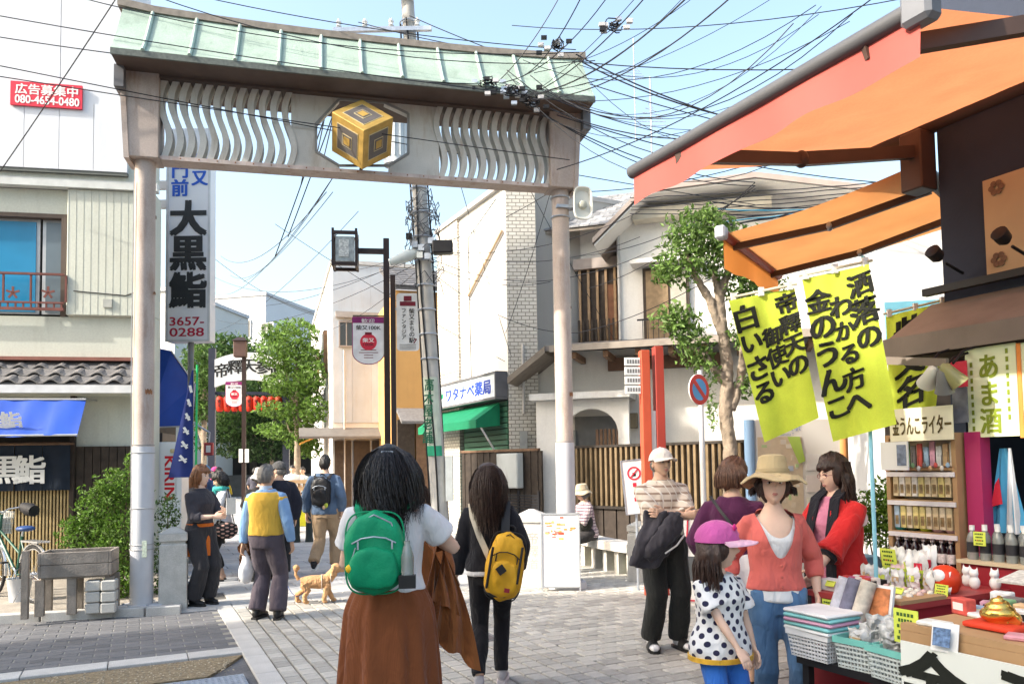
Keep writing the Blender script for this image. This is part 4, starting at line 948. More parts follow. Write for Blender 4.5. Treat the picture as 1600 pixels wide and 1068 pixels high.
sp_ = [bl(1112,620,.06,.24), bl(1113,650,.07,.2)]
leaves(sp_, 90, .06, 9).build('sprout', leaf_mat('leaf_tree', (.07,.13,.03)), tree, recalc=False)['kind'] = 'stuff'
def far_tree(name, label, px, Y, blobs, n, size, seed, col, trunk_to):
    base = Vector((U(px,733,Y).x, Y, 0)); t = thing(name, label, 'tree', base, 0, 'trees along the street')
    def q(px, py, dy=0.): return U(px, py, Y+dy)-base
    b2 = [(lambda p: (p.x,p.y,p.z,rx_,rx_,rz_))(q(a,b,dy)) for a,b,rx_,rz_,dy in blobs]
    m = MB(); top_ = q(*trunk_to); m.tube([(0,0,0),(top_.x*.3,0,top_.z*.4),tuple(top_)], [.13,.11,.06], 9)
    for b in b2[:6]: m.tube([(top_.x*.3,0,top_.z*.5),((b[0]+top_.x*.3)/2,b[1]*.5,b[2]*.8),(b[0],b[1],b[2])], [.06,.045,.02], 6)
    obj('trunk', solid(m, .05, 1), m_bark, t, True)
    leaves(b2, n, size, seed).build('crown', leaf_mat('leaf_'+name+str(seed), col), t, recalc=False)
far_tree('maple_tree', 'large leafy tree overhanging the far gate on the right', 464, 25.6, [(462,520,.8,.5,0),(440,555,.9,.5,0),(470,560,.8,.6,0),(455,600,1.0,.5,0),(478,610,.6,.7,0),(440,640,.9,.35,0),(470,650,.7,.45,0),(430,520,.6,.3,1),(425,535,.5,.3,1),(480,680,.5,.35,0),(430,605,.4,.3,.3),(488,585,.5,.5,-.5),(492,640,.5,.45,-.5),(482,560,.5,.5,0),(470,690,.6,.35,.5),(486,700,.4,.4,.5),(445,675,.7,.3,.5),(425,670,.6,.25,1)], 9500, .15, 11, (.11,.20,.035), (466,560))
far_tree('cedar_tree', 'dark leafy tree left of the far gate behind the tall sign', 330, 37, [(345,545,1.3,.8,0),(320,560,1.2,1.0,0),(360,590,1.3,.9,0),(330,620,1.4,1.0,0),(370,540,1.0,.6,0),(310,600,1.2,1.2,0),(390,600,1.2,.8,2),(350,660,1.6,.9,2),(400,650,1.6,.9,3)], 6500, .26, 12, (.06,.12,.03), (335,560))
far_tree('shade_tree', 'deep green tree filling the dark middle of the far street', 425, 40, [(410,560,1.6,.9,0),(440,590,1.6,1.0,0),(400,620,1.8,1.0,0),(450,650,1.6,1.0,0),(480,600,1.3,1.2,0),(385,665,1.8,.8,0),(460,690,1.6,.7,0),(400,700,1.8,.7,0),(430,705,1.8,.6,0),(350,690,1.8,.8,0)], 7500, .22, 13, (.035,.07,.02), (425,600))
far_tree('garden_tree', 'leafy tree showing below the tall restaurant sign', 318, 30, [(318,560,.7,.5,0),(330,590,.7,.5,0),(312,610,.7,.6,0),(325,640,.7,.5,0),(300,640,.6,.5,0)], 2600, .2, 14, (.08,.15,.03), (320,600))
def shrub(name, label, base, blobs, n, size, seed, col, stems=6):
    t = thing(name, label, 'shrub', base)
    b2 = [(p[0]-base[0],p[1]-base[1],p[2]-base[2],*r_) for p, r_ in blobs]
    leaves(b2, n, size, seed, .5).build('foliage', leaf_mat('leaf_'+str(seed), col), t, recalc=False)
    m = MB(); rg = random.Random(seed)
    for i in range(stems):
        b = b2[i % len(b2)]; m.tube([(rg.uniform(-.1,.1),rg.uniform(-.06,.06),0),(b[0]*.5,b[1]*.5,b[2]*.6),(b[0],b[1],b[2]+b[5]*.7)], [.014,.010,.004], 5)
    m.build('stem', m_twig, t)['kind'] = 'stuff'; return t
bp_ = G(185,938)
shrub('azalea_shrub', 'bright leafy shrub growing behind the wooden trough', bp_, [(U(165,790,9.7),(.36,.32,.30)),(U(190,760,9.8),(.34,.3,.24)),(U(140,840,9.6),(.38,.3,.28)),(U(190,850,9.5),(.32,.3,.38)),(U(115,820,9.6),(.16,.18,.12)),(U(195,910,9.3),(.26,.2,.24)),(U(180,940,9.2),(.14,.12,.08)),(U(205,720,9.9),(.10,.1,.14))], 7500, .055, 21, (.10,.19,.025), 9)
sh2 = G(262,925)
shrub('thin_shrub', 'sparse dark shrub between the gate post and the stone bollard', sh2, [(U(252,870,9.6),(.12,.1,.35)),(U(262,800,9.8),(.16,.12,.25)),(U(250,920,9.5),(.1,.1,.12))], 900, .05, 22, (.05,.10,.02), 8)
sh3 = Vector((U(1375,727,7.2).x,7.2,0))
shrub('fence_shrub', 'fresh green shrub growing against the dark fence behind the stall', sh3, [(U(1370,800,7.2),(.22,.15,.25)),(U(1385,775,7.2),(.16,.12,.2)),(U(1350,820,7.2),(.16,.12,.2)),(U(1392,830,7.1),(.16,.12,.3))], 2600, .045, 23, (.12,.22,.03), 8)
sh4 = Vector((U(1116,727,9.4).x,9.4,0))
shrub('planter_plant', 'small leafy plant behind the no parking pole', sh4, [(U(1112,840,9.4),(.12,.1,.22)),(U(1120,870,9.4),(.12,.1,.2))], 500, .05, 24, (.09,.16,.03), 4)
m_gran = M('granite', (.46,.45,.42), .8, .12, 7, .35, 70, fine=.18, dirt=.35, dirtcol=(.27,.25,.21))
m_granw = M('granite_pale', (.60,.58,.55), .8, .1, 7, .3, 70, fine=.12, dirt=.3, dirtcol=(.4,.38,.34))
def pillar(name, label, base, rot, wd, h, mat, grp=None):
    t = thing(name, label, 'bollard', base, rot, grp); k_ = wd/2
    MB().hexa([(-k_,-k_,0),(k_,-k_,0),(k_,k_,0),(-k_,k_,0)],[(-k_*.97,-k_*.97,h*.80),(k_*.97,-k_*.97,h*.80),(k_*.97,k_*.97,h*.80),(-k_*.97,k_*.97,h*.80)]).build('shaft', mat, t, bevel=.012)
    MB().box(-k_*.85,k_*.85,-k_*.85,k_*.85,h*.80,h*.83).build('neck', mat, t)
    m = MB(); m.box(-k_,k_,-k_,k_,h*.83,h*.93); m.build('cap', mat, t, bevel=.01)
    MB().loft([[(-k_*.98,-k_*.98,h*.931),(k_*.98,-k_*.98,h*.931),(k_*.98,k_*.98,h*.931),(-k_*.98,k_*.98,h*.931)],[(-.03,-.03,h),(.03,-.03,h),(.03,.03,h),(-.03,.03,h)]]).build('cap_top', mat, t); return t
p = G(271,950); pillar('stone_bollard', 'square granite bollard beside the foot of the left gate post', p, GA-.1, .30, .93, m_gran)
p = G(832,915); rp_ = pillar('stone_pillar', 'pale stone pillar with carved characters behind the yellow backpack', p, R(-12), .34, 1.0, m_granw)
lettering('帝釋道', M('carved', (.38,.37,.34), .9), rp_, (.04,-.168,.72), (1,0,0), (0,0,1), .17, vertical=True)
p = G(1000,908); pillar('stone_pillar', 'grey stone pillar at the end of the bench behind the man in the cap', p, R(-40), .24, .80, m_gran)
b0, b1 = Vector((U(915,727,12.1).x,12.1,0)), Vector((U(992,727,10.75).x,10.75,0))
bl_, br_, BL = frame(b0, b1)
be = thing('stone_bench', 'low white stone bench with upright slabs beside the ribbed fence', 'bench', bl_, br_)
n = 8; tp_ = [];
for i in range(n+1):
    t = i/n; tp_.append((BL*t, -.06*math.sin(math.pi*t)))
MB().prism([(x,y-.17) for x,y in tp_]+[(x,y+.17) for x,y in tp_[::-1]], .34,.46).build('seat', m_granw, be)
for i in range(5):
    x = BL*(i+.08)/4.3; MB().box(x,x+.12,-.13,.13,0,.338).build('leg', m_gran, be, bevel=.006)
for i in range(4):
    x = BL*(i+.08)/4.3+.14; MB().box(x,x+.16,.02,.08,0,.30).build('infill_slab', M('mossy', (.25,.25,.14), .9, .4, 12), be)
pb = G(877,924); ps = thing('poster_stand', 'white poster stand with faded red print at the right gate post', 'sign', pb, R(-4))
hB, wB = .96, .47
til = Matrix.Rotation(R(-7),4,'X')
MB().box(-wB/2,wB/2,-.012,.012,.05,hB).xf(til).build('panel', M('poster_white', (.82,.81,.79), .5, .03, 3), ps)
fr = MB();
for x in (-wB/2,wB/2): fr.bar((x,-.014,0),(x,-.014,hB),.02,.02)
fr.bar((-wB/2,-.014,hB),(wB/2,-.014,hB),.02,.02); fr.bar((-wB/2,-.014,.06),(wB/2,-.014,.06),.02,.02); fr.xf(til).build('frame', m_alu, ps)
MB().box(-wB/2,wB/2,.0,.02,.0,hB-.02).xf(Matrix.Translation((0,.22,0)) @ Matrix.Rotation(R(6),4,'X')).build('rear_leg', M('rear_brown', (.08,.055,.05), .6), ps)
random.seed(12)
for i in range(26):
    x = rnd(-wB/2+.03,wB/2-.08); z = rnd(hB*.66,hB*.95); c_ = random.choice([(.65,.10,.05),(.7,.35,.1),(.6,.5,.15),(.7,.25,.2)])
    MB().box(x,x+rnd(.02,.07),-.0145-.0002*i,-.0125,z,z+rnd(.01,.03)).xf(til).build('print_patch', M('print_%s' % str(c_), c_, .6), ps)
for i in range(7): MB().box(-.15,.12+rnd(-.05,.08),-.0145,-.0125,hB*.60-i*.045,hB*.60-i*.045+.005).xf(til).build('print_line', M('print_grey', (.55,.54,.53), .6), ps)
MB().box(-.12,-.03,-.0145,-.0125,.12,.15).xf(til).build('print_patch', M('print_grey', (.55,.54,.53), .6), ps)
np_ = Vector((U(1098,727,8.3).x,8.3,0)); ns = thing('no_parking_sign', 'round red and blue no parking sign on a white pole', 'road sign', np_, R(38))
zc = U(1079,610,8.3).z
m_pole = M('pole_white', (.66,.67,.69), .45, .05, 4)
MB().tube([(0,0,0),(0,0,zc+.22)], .028, 12).build('pole', m_pole, ns, True)
RX = Matrix.Translation((-.10,-.05,zc)) @ Matrix.Rotation(R(90),4,'X')
def disc(r0, r1, z0, z1, n=36):
    m = MB()
    if r0 <= 0: m.lathe([(r1,z0),(r1,z1)], n)
    else: m.lathe([(r0,z0),(r1,z0),(r1,z1),(r0,z1),(r0,z0)], n, cap=False)
    return m
rr_ = .168
disc(0,rr_,0,.012).xf(RX).build('plate', white, ns); disc(rr_*.70,rr_*.97,.012,.016).xf(RX).build('red_ring', M('traffic_red', (.62,.05,.03), .5), ns)
disc(0,rr_*.70,.012,.015).xf(RX).build('blue_face', M('traffic_blue', (.12,.38,.70), .5), ns)
MB().box(-rr_*.72,rr_*.72,-.024,.024,.0152,.0175).xf(RX @ Matrix.Rotation(R(-45),4,'Z')).build('red_bar', M('traffic_red', (.62,.05,.03), .5), ns)
MB().box(-.12,.02,-.05,.02,zc-.02,zc+.02).build('clamp', stl, ns)
tr_ = Vector((U(1020,727,9.2).x,9.2,0)); gp = thing('guide_post', 'pair of vermilion guide posts carrying white direction plates', 'signpost', tr_, R(8))
verm = M('vermilion', (.50,.085,.04), .55, .08, 4); verm2 = M('vermilion_dark', (.36,.05,.035), .55, .08, 4)
zt2 = U(1020,545,9.2).z
def gx(px): return loc_of(gp, U(px,600,9.2)).x
MB().box(gx(1000),gx(1014),-.06,.06,0,zt2-.02).build('post', verm, gp, bevel=.006)
MB().box(gx(1023),gx(1037),-.05,.08,0,zt2+.03).build('post', verm2, gp, bevel=.006)
MB().box(gx(1014)+.002,gx(1023)-.002,-.02,.02,1.2,2.2).build('panel', white, gp)
MB().box(gx(1014)+.002,gx(1023)-.002,-.03,.03,U(1018,722,9.2).z,U(1018,714,9.2).z+.03).build('crossbar', verm, gp)
for i in range(4):
    z = U(985,566+i*14.5,9.2).z
    q = MB().box(gx(974),gx(999)-.002,-.035,-.015,z-.045,z+.05).build('direction_plate', white, gp)
    for j in range(5): MB().box(gx(976)+.012+j*.033,gx(976)+.012+j*.033+.020,-.0375,-.0355,z-.02,z+.025).build('print_mark', M('mark_grey', (.18,.18,.18), .6), q)
nd = Vector((U(993,727,9.6).x,9.6,0)); nt_ = thing('prohibition_notice', 'white notice board with a red prohibition ring behind the guide posts', 'sign', nd, R(0))
z0, z1 = U(993,802,9.6).z, U(993,718,9.6).z; tl_ = Matrix.Translation((0,0,z0)) @ Matrix.Rotation(R(-5),4,'Y')
MB().box(-.13,.13,-.01,.01,0,z1-z0).xf(tl_).build('panel', white, nt_)
fr = MB(); hh = z1-z0
for a_, b_ in (((-.13,-.012,0),(-.13,-.012,hh)),((.13,-.012,0),(.13,-.012,hh)),((-.13,-.012,hh),(.13,-.012,hh)),((-.13,-.012,0),(.13,-.012,0))): fr.bar(a_,b_,.012,.012)
fr.xf(tl_).build('frame', stl, nt_)
q = tl_ @ Matrix.Translation((.02,-.011,hh*.75)) @ Matrix.Rotation(R(90),4,'X')
disc(.065,.085,0,.003).xf(q).build('red_ring', red, nt_); MB().box(-.07,.07,-.008,.008,.003,.005).xf(q @ Matrix.Rotation(R(45),4,'Z')).build('red_bar', red, nt_)
mm_ = MB(); mm_.box(-.02,.02,-.035,.01,0,.002); mm_.xf(q).build('figure', ink, nt_)
for i in range(3): MB().box(-.01,.035,-.013,-.011,hh*.5-i*.09,hh*.5-i*.09+.05).xf(tl_).build('print_mark', red, nt_)
MB().tube([(0,.02,0),(0,.02,z0+.1)], .015, 6).build('leg', stl, nt_)
fs_ = Vector((U(1088,727,8.0).x,8.0,0)); fo = thing('folding_sign', 'small white folding sign with red border behind the man in the cap', 'sign', fs_, R(-20))
tt = Matrix.Rotation(R(-9),4,'X')
MB().box(-.17,.17,-.01,.01,.1,.98).xf(tt).build('panel', white, fo)
fr = MB();
for a_, b_ in (((-.17,-.012,0),(-.12,-.012,1)),((.17,-.012,0),(.12,-.012,1)),((-.17,-.012,.15),(.17,-.012,.15)),((-.12,-.012,1),(.12,-.012,1))): fr.bar(a_,b_,.03,.014)
fr.xf(tt).build('frame', red, fo); MB().box(-.12,.12,-.015,-.011,.35,.6).xf(tt).build('print_patch', M('slate', (.1,.11,.12), .6), fo)
mp0 = Vector((U(1172,727,6.9).x,6.9,0)); mb0 = thing('map_board', 'town map notice board on pale blue and orange posts behind the shoppers', 'notice board', mp0, R(6))
def mx_(px): return loc_of(mb0, U(px,727,6.95)).x
def mz_(py): return U(1240,py,6.95).z
MB().tube([(0,0,0),(0,0,mz_(655))], .045, 14).build('post', M('post_lightblue', (.30,.48,.72), .5, .05, 4), mb0, True)
MB().tube([(mx_(1322),0,0),(mx_(1322),0,mz_(655))], .045, 14).build('post', M('post_orange', (.62,.28,.10), .5, .05, 4), mb0, True)
MB().box(mx_(1178),mx_(1316),-.02,.03,mz_(905),mz_(655)).build('panel', M('board_paper', (.74,.73,.69), .5, .03, 3), mb0)
MB().box(mx_(1180),mx_(1252),-.026,-.021,mz_(850),mz_(682)).build('map_sheet', M('map_sand', (.62,.52,.38), .6, .1, 14), mb0)
random.seed(8)
for i in range(40):
    x = rnd(mx_(1182),mx_(1246)); z = rnd(mz_(845),mz_(690)); c_ = random.choice([(.45,.52,.62),(.66,.58,.45),(.70,.66,.58),(.45,.60,.30)])
    MB().box(x,x+rnd(.02,.06),-.0275-.0001*i,-.026,z,z+rnd(.02,.05)).build('map_patch', M('mp_%s' % str(c_), c_, .6), mb0)
MB().prism([(mx_(1228),mz_(682)),(mx_(1248),mz_(682)),(mx_(1256),mz_(720)),(mx_(1246),mz_(724))], -.034,-.032,'y').build('map_patch', M('map_green', (.42,.60,.12), .6), mb0)
for i in range(6):
    x0 = mx_(1258+ (i%2)*28); z0 = mz_(735+ (i//2)*34); MB().box(x0,x0+.14,-.026,-.021,z0,z0+.15).build('notice_sheet', M('notice_%d' % (i%3), [(.78,.78,.76),(.70,.72,.62),(.76,.70,.66)][i%3], .6), mb0)
lettering('柴又駅', M('map_blue', (.25,.32,.5), .6), mb0, (mx_(1215),-.026,mz_(672)), (1,0,0), (0,0,1), .07)
lettering('Shibamata T', M('map_blue', (.25,.32,.5), .6), mb0, (mx_(1210),-.026,mz_(680)), (1,0,0), (0,0,1), .035)
nb0 = Vector((U(305,735,11.0).x,11.0,0)); nf = thing('banner_flag', 'narrow navy banner with white brush strokes on a green pole', 'flag', nb0, R(25))
zt3 = U(308,570,11).z; MB().tube([(0,0,.0),(.02,0,zt3)], .016, 8).build('pole', M('pole_green', (.02,.38,.12), .4), nf, True)
z0n, z1n = U(300,745,11).z, U(300,578,11).z
rows = []
for j in range(9):
    t = j/8; rows.append([(-.03-(.02+.30*t)*i/5+.0, .02*math.sin(3*t+i), z1n+(z0n-z1n)*t) for i in range(6)])
MB().loft(rows, cap=False, closed=False).build('cloth', M('navy_cloth', (.02,.035,.16), .8, .15, 5, trans=.15), nf, True, recalc=False)
for i in range(6):
    t = .18+i*.13; z = z1n+(z0n-z1n)*t; w_ = .02+.30*t
    m = MB(); m.bar((-.03-w_*.35,-.035,z-.05),(-.03-w_*.65,-.035,z+.05),.008,.035,(0,0,1)); m.bar((-.03-w_*.7,-.035,z-.02),(-.03-w_*.3,-.035,z+.0),.008,.02,(0,0,1)); m.build('brush_stroke', white, nf)
vk = thing('vending_machine', 'white drinks vending machine side with red vertical lettering', 'vending machine', U(241,735,11.6).xy.to_3d(), R(11))
xv1 = loc_of(vk, U(282,735,11.6)).x; zv = U(260,690,11.6).z; zv0 = U(260,815,11.6).z
MB().box(0,xv1-.08,0,.65,.10,zv).build('body', M('vending_white', (.70,.72,.74), .35, .03, 2), vk, bevel=.01)
MB().box(xv1-.075,xv1,-.01,.5,.12,zv+.01).build('door', M('vending_white', (.70,.72,.74), .35, .03, 2), vk, bevel=.008)
lettering('KIRIN', M('kirin_red', (.55,.01,.02), .45), vk, (.15,-.004,U(255,712,11.6).z), (0,0,-1), (1,0,0), .20, width=(U(255,712,11.6).z-U(255,780,11.6).z), bold=.02)
MB().lathe([(.03,-.03),(.04,0),(.03,.03)], 10, (.26,-.006,U(255,704,11.6).z)).build('emblem', M('emblem_gold', (.55,.45,.25), .5), vk)
brn = M('lamp_brown_dark', (.035,.022,.02), .5, .15, 6)
lp = Vector((U(606,727,14.2).x,14.2,0)); l1 = thing('lantern_post', 'dark brown street lamp post with a square lantern on its arm', 'street lamp', lp, R(8))
ztp = U(604,373,14.2).z
MB().box(-.055,.055,-.055,.055,0,ztp).build('post', brn, l1, bevel=.008)
zc = U(540,394,14.2).z; lx = U(541,394,14.2).x-lp.x; hw = .21
MB().bar((0,0,zc),(lx+hw,0,zc),.06,.10).build('arm', brn, l1)
bx = MB()
for sx in (-1,1):
    for sy in (-1,1): MB().box(lx+sx*hw-.022,lx+sx*hw+.022,sy*hw-.022,sy*hw+.022,zc-.34,zc+.36).build('lantern_bar', brn, l1)
fr = MB();
for z in (zc-.30,zc+.28):
    for a_, b_ in (((lx-hw,-hw,z),(lx+hw,-hw,z)),((lx-hw,hw,z),(lx+hw,hw,z)),((lx-hw,-hw,z),(lx-hw,hw,z)),((lx+hw,-hw,z),(lx+hw,hw,z))): fr.bar(a_,b_,.05,.06)
fr.build('lantern_frame', brn, l1)['kind'] = 'stuff'
MB().box(lx-hw*.8,lx+hw*.8,-hw*.8,hw*.8,zc-.24,zc+.22).build('lantern_glass', M('lantern_glass', (.42,.46,.46), .2, .3, 14, spec=.5), l1)
MB().box(lx-hw*.5,lx+hw*.35,-hw*.86,-hw*.82,zc-.16,zc+.16).build('lantern_picture', M('etch', (.62,.62,.58), .5, .4, 26), l1)
l2p = Vector((U(616,727,13.6).x,13.6,0)); l2 = thing('sign_post', 'slim dark post carrying a white street sign beside the lantern post', 'post', l2p, R(6))
MB().box(-.045,.045,-.045,.045,0,U(614,430,13.6).z).build('post', brn, l2, bevel=.006)
def sx_(px): return U(px,500,13.55).x-l2p.x
def sz_(py): return U(636,py,13.55).z
x0, x1, z0, z1 = sx_(619), sx_(654), sz_(547), sz_(457)
def round_rect(x0,x1,z0,z1,r,n=5):
    pts = []
    for cx_, cz_, a0 in ((x1-r,z1-r,0),(x0+r,z1-r,90),(x0+r,z0+r,180),(x1-r,z0+r,270)):
        pts += [(cx_+r*math.cos(R(a0+90*i/n)), cz_+r*math.sin(R(a0+90*i/n))) for i in range(n+1)]
    return pts
st_ = thing('station_sign', 'white rounded vertical street sign with dark red crest and arrow', 'sign', l2p, R(6))
MB().prism(round_rect(x0,x1,z0,z1,.06), -.03,-.005,'y').build('panel', M('sign_grey_white', (.66,.66,.66), .5), st_)
mar = M('maroon', (.16,.015,.03), .5)
MB().box(x0+.06,x1-.06,-.035,-.031,z1-.23,z1-.15).build('title_block', mar, st_); MB().box(x0+.13,x1-.13,-.035,-.031,z1-.14,z1-.05).build('crest', mar, st_)
lettering('柴又まちの駅', ink, st_, ((x0+x1)/2+.07,-.034,z1-.27), (1,0,0), (0,0,1), .105, vertical=True, bold=.01)
lettering('ファンタジア', ink, st_, ((x0+x1)/2-.07,-.034,z1-.27), (1,0,0), (0,0,1), .095, vertical=True, bold=.01)
MB().bar((x1-.10,-.033,z0+.13),(x1-.05,-.033,z0+.20),.006,.015,(0,0,1)).build('arrow', mar, st_); MB().box(x1-.085,x1-.045,-.035,-.031,z0+.195,z0+.215).build('arrow', mar, st_)
for i in range(3): MB().box(x0+.05,x1-.06,-.035,-.031,z0+.03+i*.035,z0+.045+i*.035).build('print_line', M('print_dark', (.25,.25,.25), .6), st_)
MB().box(x0-.04,x0+.02,-.02,.0,z1-.3,z1-.26).build('clamp', stl, st_)
def street_banner(label, base, rot, x0, x1, z0, z1, name='street_banner', parent_lift=-.04):
    t = thing(name, label, 'banner', base, rot, 'shield shaped street banners'); cx_ = (x0+x1)/2; r = (x1-x0)/2
    low = [(x0+ (x1-x0)*.5 - r*math.cos(R(180*i/12)), z0+r*.75-r*.75*math.sin(R(180*i/12))) for i in range(13)]
    MB().prism(low+[(x1,z1),(x0,z1)], -.03,-.01,'y').build('panel', M('banner_white', (.76,.74,.75), .5), t)
    W = x1-x0; H = z1-z0
    MB().box(x0-.005,x1+.005,-.036,-.005,z1-H*.12,z1+.005).build('top_band', M('plum', (.22,.02,.13), .5), t)
    lettering('歓迎', white, t, (cx_-W*.22,-.038,z1-H*.11), (1,0,0), (0,0,1), H*.10, width=W*.42)
    lettering('柴又100K', ink, t, (cx_-W*.40,-.033,z1-H*.26), (1,0,0), (0,0,1), H*.11, width=W*.8, bold=.015)
    disc(0,W*.27,0,.004).xf(Matrix.Translation((cx_,-.031,z0+H*.47)) @ Matrix.Rotation(R(90),4,'X')).build('red_roundel', red, t)
    MB().box(cx_-W*.11,cx_+W*.11,-.035,-.031,z0+H*.62,z0+H*.68).build('roundel_knob', mar, t)
    lettering('柴又', white, t, (cx_-W*.19,-.037,z0+H*.47), (1,0,0), (0,0,1), H*.10, width=W*.38, bold=.02)
    lettering('100K', mar, t, (cx_-W*.18,-.037,z0+H*.385), (1,0,0), (0,0,1), H*.08, width=W*.36, bold=.02)
    for i, w_ in enumerate((.5,.62,.3,.3)): MB().box(cx_-W*w_/2,cx_+W*w_/2,-.033,-.031,z0+H*(.29-.055*i),z0+H*(.305-.055*i)).build('print_line', mar, t)
    e = MB()
    pts = low+[(x1,z1),(x0,z1)]
    for a_, b_ in zip(pts, pts[1:]+pts[:1]): e.bar((a_[0],-.02,a_[1]),(b_[0],-.02,b_[1]),.03,.012,(0,1,0))
    e.build('edge', M('plum', (.22,.02,.13), .5), t)['kind'] = 'stuff'; return t
x0, x1 = loc_of(l1, U(552,530,14.2)).x, loc_of(l1, U(600,530,14.2)).x
sbn = street_banner('plum topped shield banner hanging from the lantern post', lp, R(8), x0, x1, U(575,569,14.2).z, U(575,497,14.2).z)
MB().bar((x0,-.02,U(575,496,14.2).z+.02),(0,-.02,U(575,496,14.2).z+.02),.02,.02).build('bracket', brn, sbn)
fl_ = Vector((U(381,733,24).x,24,0)); l3 = thing('far_lantern_post', 'slender far street lamp post with a brown box lantern', 'street lamp', fl_, R(10))
MB().box(-.06,.06,-.06,.06,0,U(381,540,24).z).build('post', brn, l3)
z0, z1 = U(378,558,24).z, U(378,533,24).z; MB().box(-.30,.08,-.16,.16,z0,z1).build('lantern', M('lantern_brown', (.10,.06,.05), .5), l3, bevel=.02)
MB().hexa([(-.34,-.2,z1),(.12,-.2,z1),(.12,.2,z1),(-.34,.2,z1)],[(-.2,-.05,z1+.12),(.0,-.05,z1+.12),(.0,.05,z1+.12),(-.2,.05,z1+.12)]).build('lantern_roof', brn, l3)
for px in (377,386):
    q = U(px,711,24)-fl_; MB().box(q.x-.06,q.x+.06,-.075,-.061,U(px,722,24).z,U(px,701,24).z).build('notice', white, l3)
x0, x1 = loc_of(l3, U(354,615,24)).x, loc_of(l3, U(380,615,24)).x
street_banner('small far shield banner in front of the red lanterns', fl_, R(10), x0, x1, U(367,635,24).z, U(367,597,24).z)
ub = Vector((U(690,727,13.0).x,13.0,0)); up = thing('utility_pole', 'leaning concrete utility pole wrapped in cables and green advertising strips', 'utility pole', ub)
m_conc = M('pole_concrete', (.42,.41,.39), .85, .15, 5, .3, 90)
def pole_at(z):
    t = z/9.6; return Vector((-.50*t, 0, z))
MB().tube([pole_at(z) for z in (0,3,6,9,10.5)], [.145,.135,.125,.112,.108], 18).build('shaft', m_conc, up, True)
m_rub = M('black_rubber', (.012,.012,.014), .5)
for k_ in range(4):
    a0 = k_*1.4+.3; MB().tube([pole_at(z)+Vector((.15*math.cos(a0+.25*math.sin(z)),.15*math.sin(a0+.25*math.sin(z)),0)) for z in np.linspace(.2,9.3,16)], .016, 5).build('riser_cable', m_rub, up)
for z in np.arange(3.4,9.4,.42): MB().torus(pole_at(z), .15,.014,'z',16,5).build('band', stl, up)
MB().box(.08,.20,-.20,-.08,1.0,1.75).build('switch_box', M('box_grey', (.42,.45,.45), .5), up)
strip_z0, strip_z1 = U(683,712,13).z, U(680,590,13).z
s_ = []
for j in range(10):
    a = R(-150+j*12); s_.append(a)
rows = [[pole_at(z)+Vector((.152*math.cos(a),.152*math.sin(a),0)) for a in s_] for z in (strip_z0, strip_z1)]
MB().loft(rows, cap=False, closed=False).build('advert_strip', M('strip_pale', (.46,.52,.44), .6), up, recalc=False)
rows = [[pole_at(z)+Vector((.156*math.cos(a),.156*math.sin(a),0)) for a in s_] for z in (strip_z0, strip_z0+.17)]
MB().loft(rows, cap=False, closed=False).build('advert_strip', M('strip_green', (.02,.28,.16), .6), up, recalc=False)
zm = (strip_z0+strip_z1)/2
q = pole_at(strip_z1); lettering('高木屋老舗', M('strip_ink', (.015,.11,.06), .6), up, (q.x-.01,-.166,strip_z1-.02), (1,0,0), (.05,0,1), .22, vertical=True, bold=.02, pitch=1.0, aspect=.75)
for i in range(3): MB().box(q.x-.05,q.x+.05,-.172,-.157,strip_z0+.22+i*.04,strip_z0+.235+i*.04).build('print_line', M('strip_ink', (.015,.11,.06), .6), up)
z = U(665,385,13).z
for i in range(10):
    random.seed(40+i); c = pole_at(z+rnd(-.25,.35))+Vector((rnd(-.22,.22),rnd(-.25,.1),0)); MB().box(c.x-.05,c.x+.05,c.y-.04,c.y+.04,c.z-.05,c.z+.05).build('junction_box', random.choice([m_rub, stl, M('box_grey', (.42,.45,.45), .5)]), up)
q = U(690,389,12.9)-ub; MB().box(q.x-.14,q.x+.2,-.32,-.12,q.z-.12,q.z+.1).build('splice_case', m_rub, up, bevel=.02)
q = U(630,403,12.9)-ub; m = MB(); m.tube([(q.x+.30,-.1,q.z+.12),(q.x+.1,-.15,q.z+.03),(q.x-.22,-.2,q.z-.1)], [.05,.11,.06], 12, ((0,0,1),1.0)); m.build('lamp_head', M('lamp_grey', (.50,.55,.55), .4), up, True)
MB().tube([(q.x+.25,-.1,q.z+.1), pole_at(q.z+.25)], .025, 8).build('lamp_arm', stl, up, True)
cabs = MB(); random.seed(77)
for i in range(46):
    z_ = z+rnd(-.75,.75); a = rnd(0,6.28); r_ = rnd(.16,.34); pts = []
    for j in range(7):
        t = j/6; pts.append(pole_at(z_+rnd(-.08,.08)+.25*math.sin(t*3))+Vector((r_*math.cos(a+t*2.4),r_*math.sin(a+t*2.4),0)))
    cabs.tube(pts, .008, 4)
cabs.build('cable_tangle', M('cable_mix', (.07,.075,.085), .5, .4, 8), up)['kind'] = 'stuff'
zz = U(618,212,12.7).z; q = U(618,212,12.7)-ub
MB().lathe([(.05,-.52),(.21,-.50),(.215,-.3),(.215,.36),(.19,.42),(.12,.46)], 18, (q.x,-.25,zz)).build('transformer', M('transformer_grey', (.48,.52,.55), .4, .08, 4), up, True)
for i in range(7): a = R(200+i*24); MB().box(q.x+.225*math.cos(a)-.01,q.x+.225*math.cos(a)+.01,-.25+.225*math.sin(a)-.01,-.25+.225*math.sin(a)+.01,zz-.4,zz+.3).build('cooling_fin', M('transformer_grey', (.48,.52,.55), .4), up)
for dx in (-.1,.1): MB().lathe([(.02,0),(.045,.02),(.03,.05),(.045,.08),(.02,.14)], 10, (q.x+dx,-.3,zz+.42)).build('insulator', white, up, True)
MB().bar((q.x,-.2,zz-.4), tuple(pole_at(zz-.4)), .06,.06).build('transformer_bracket', stl, up)
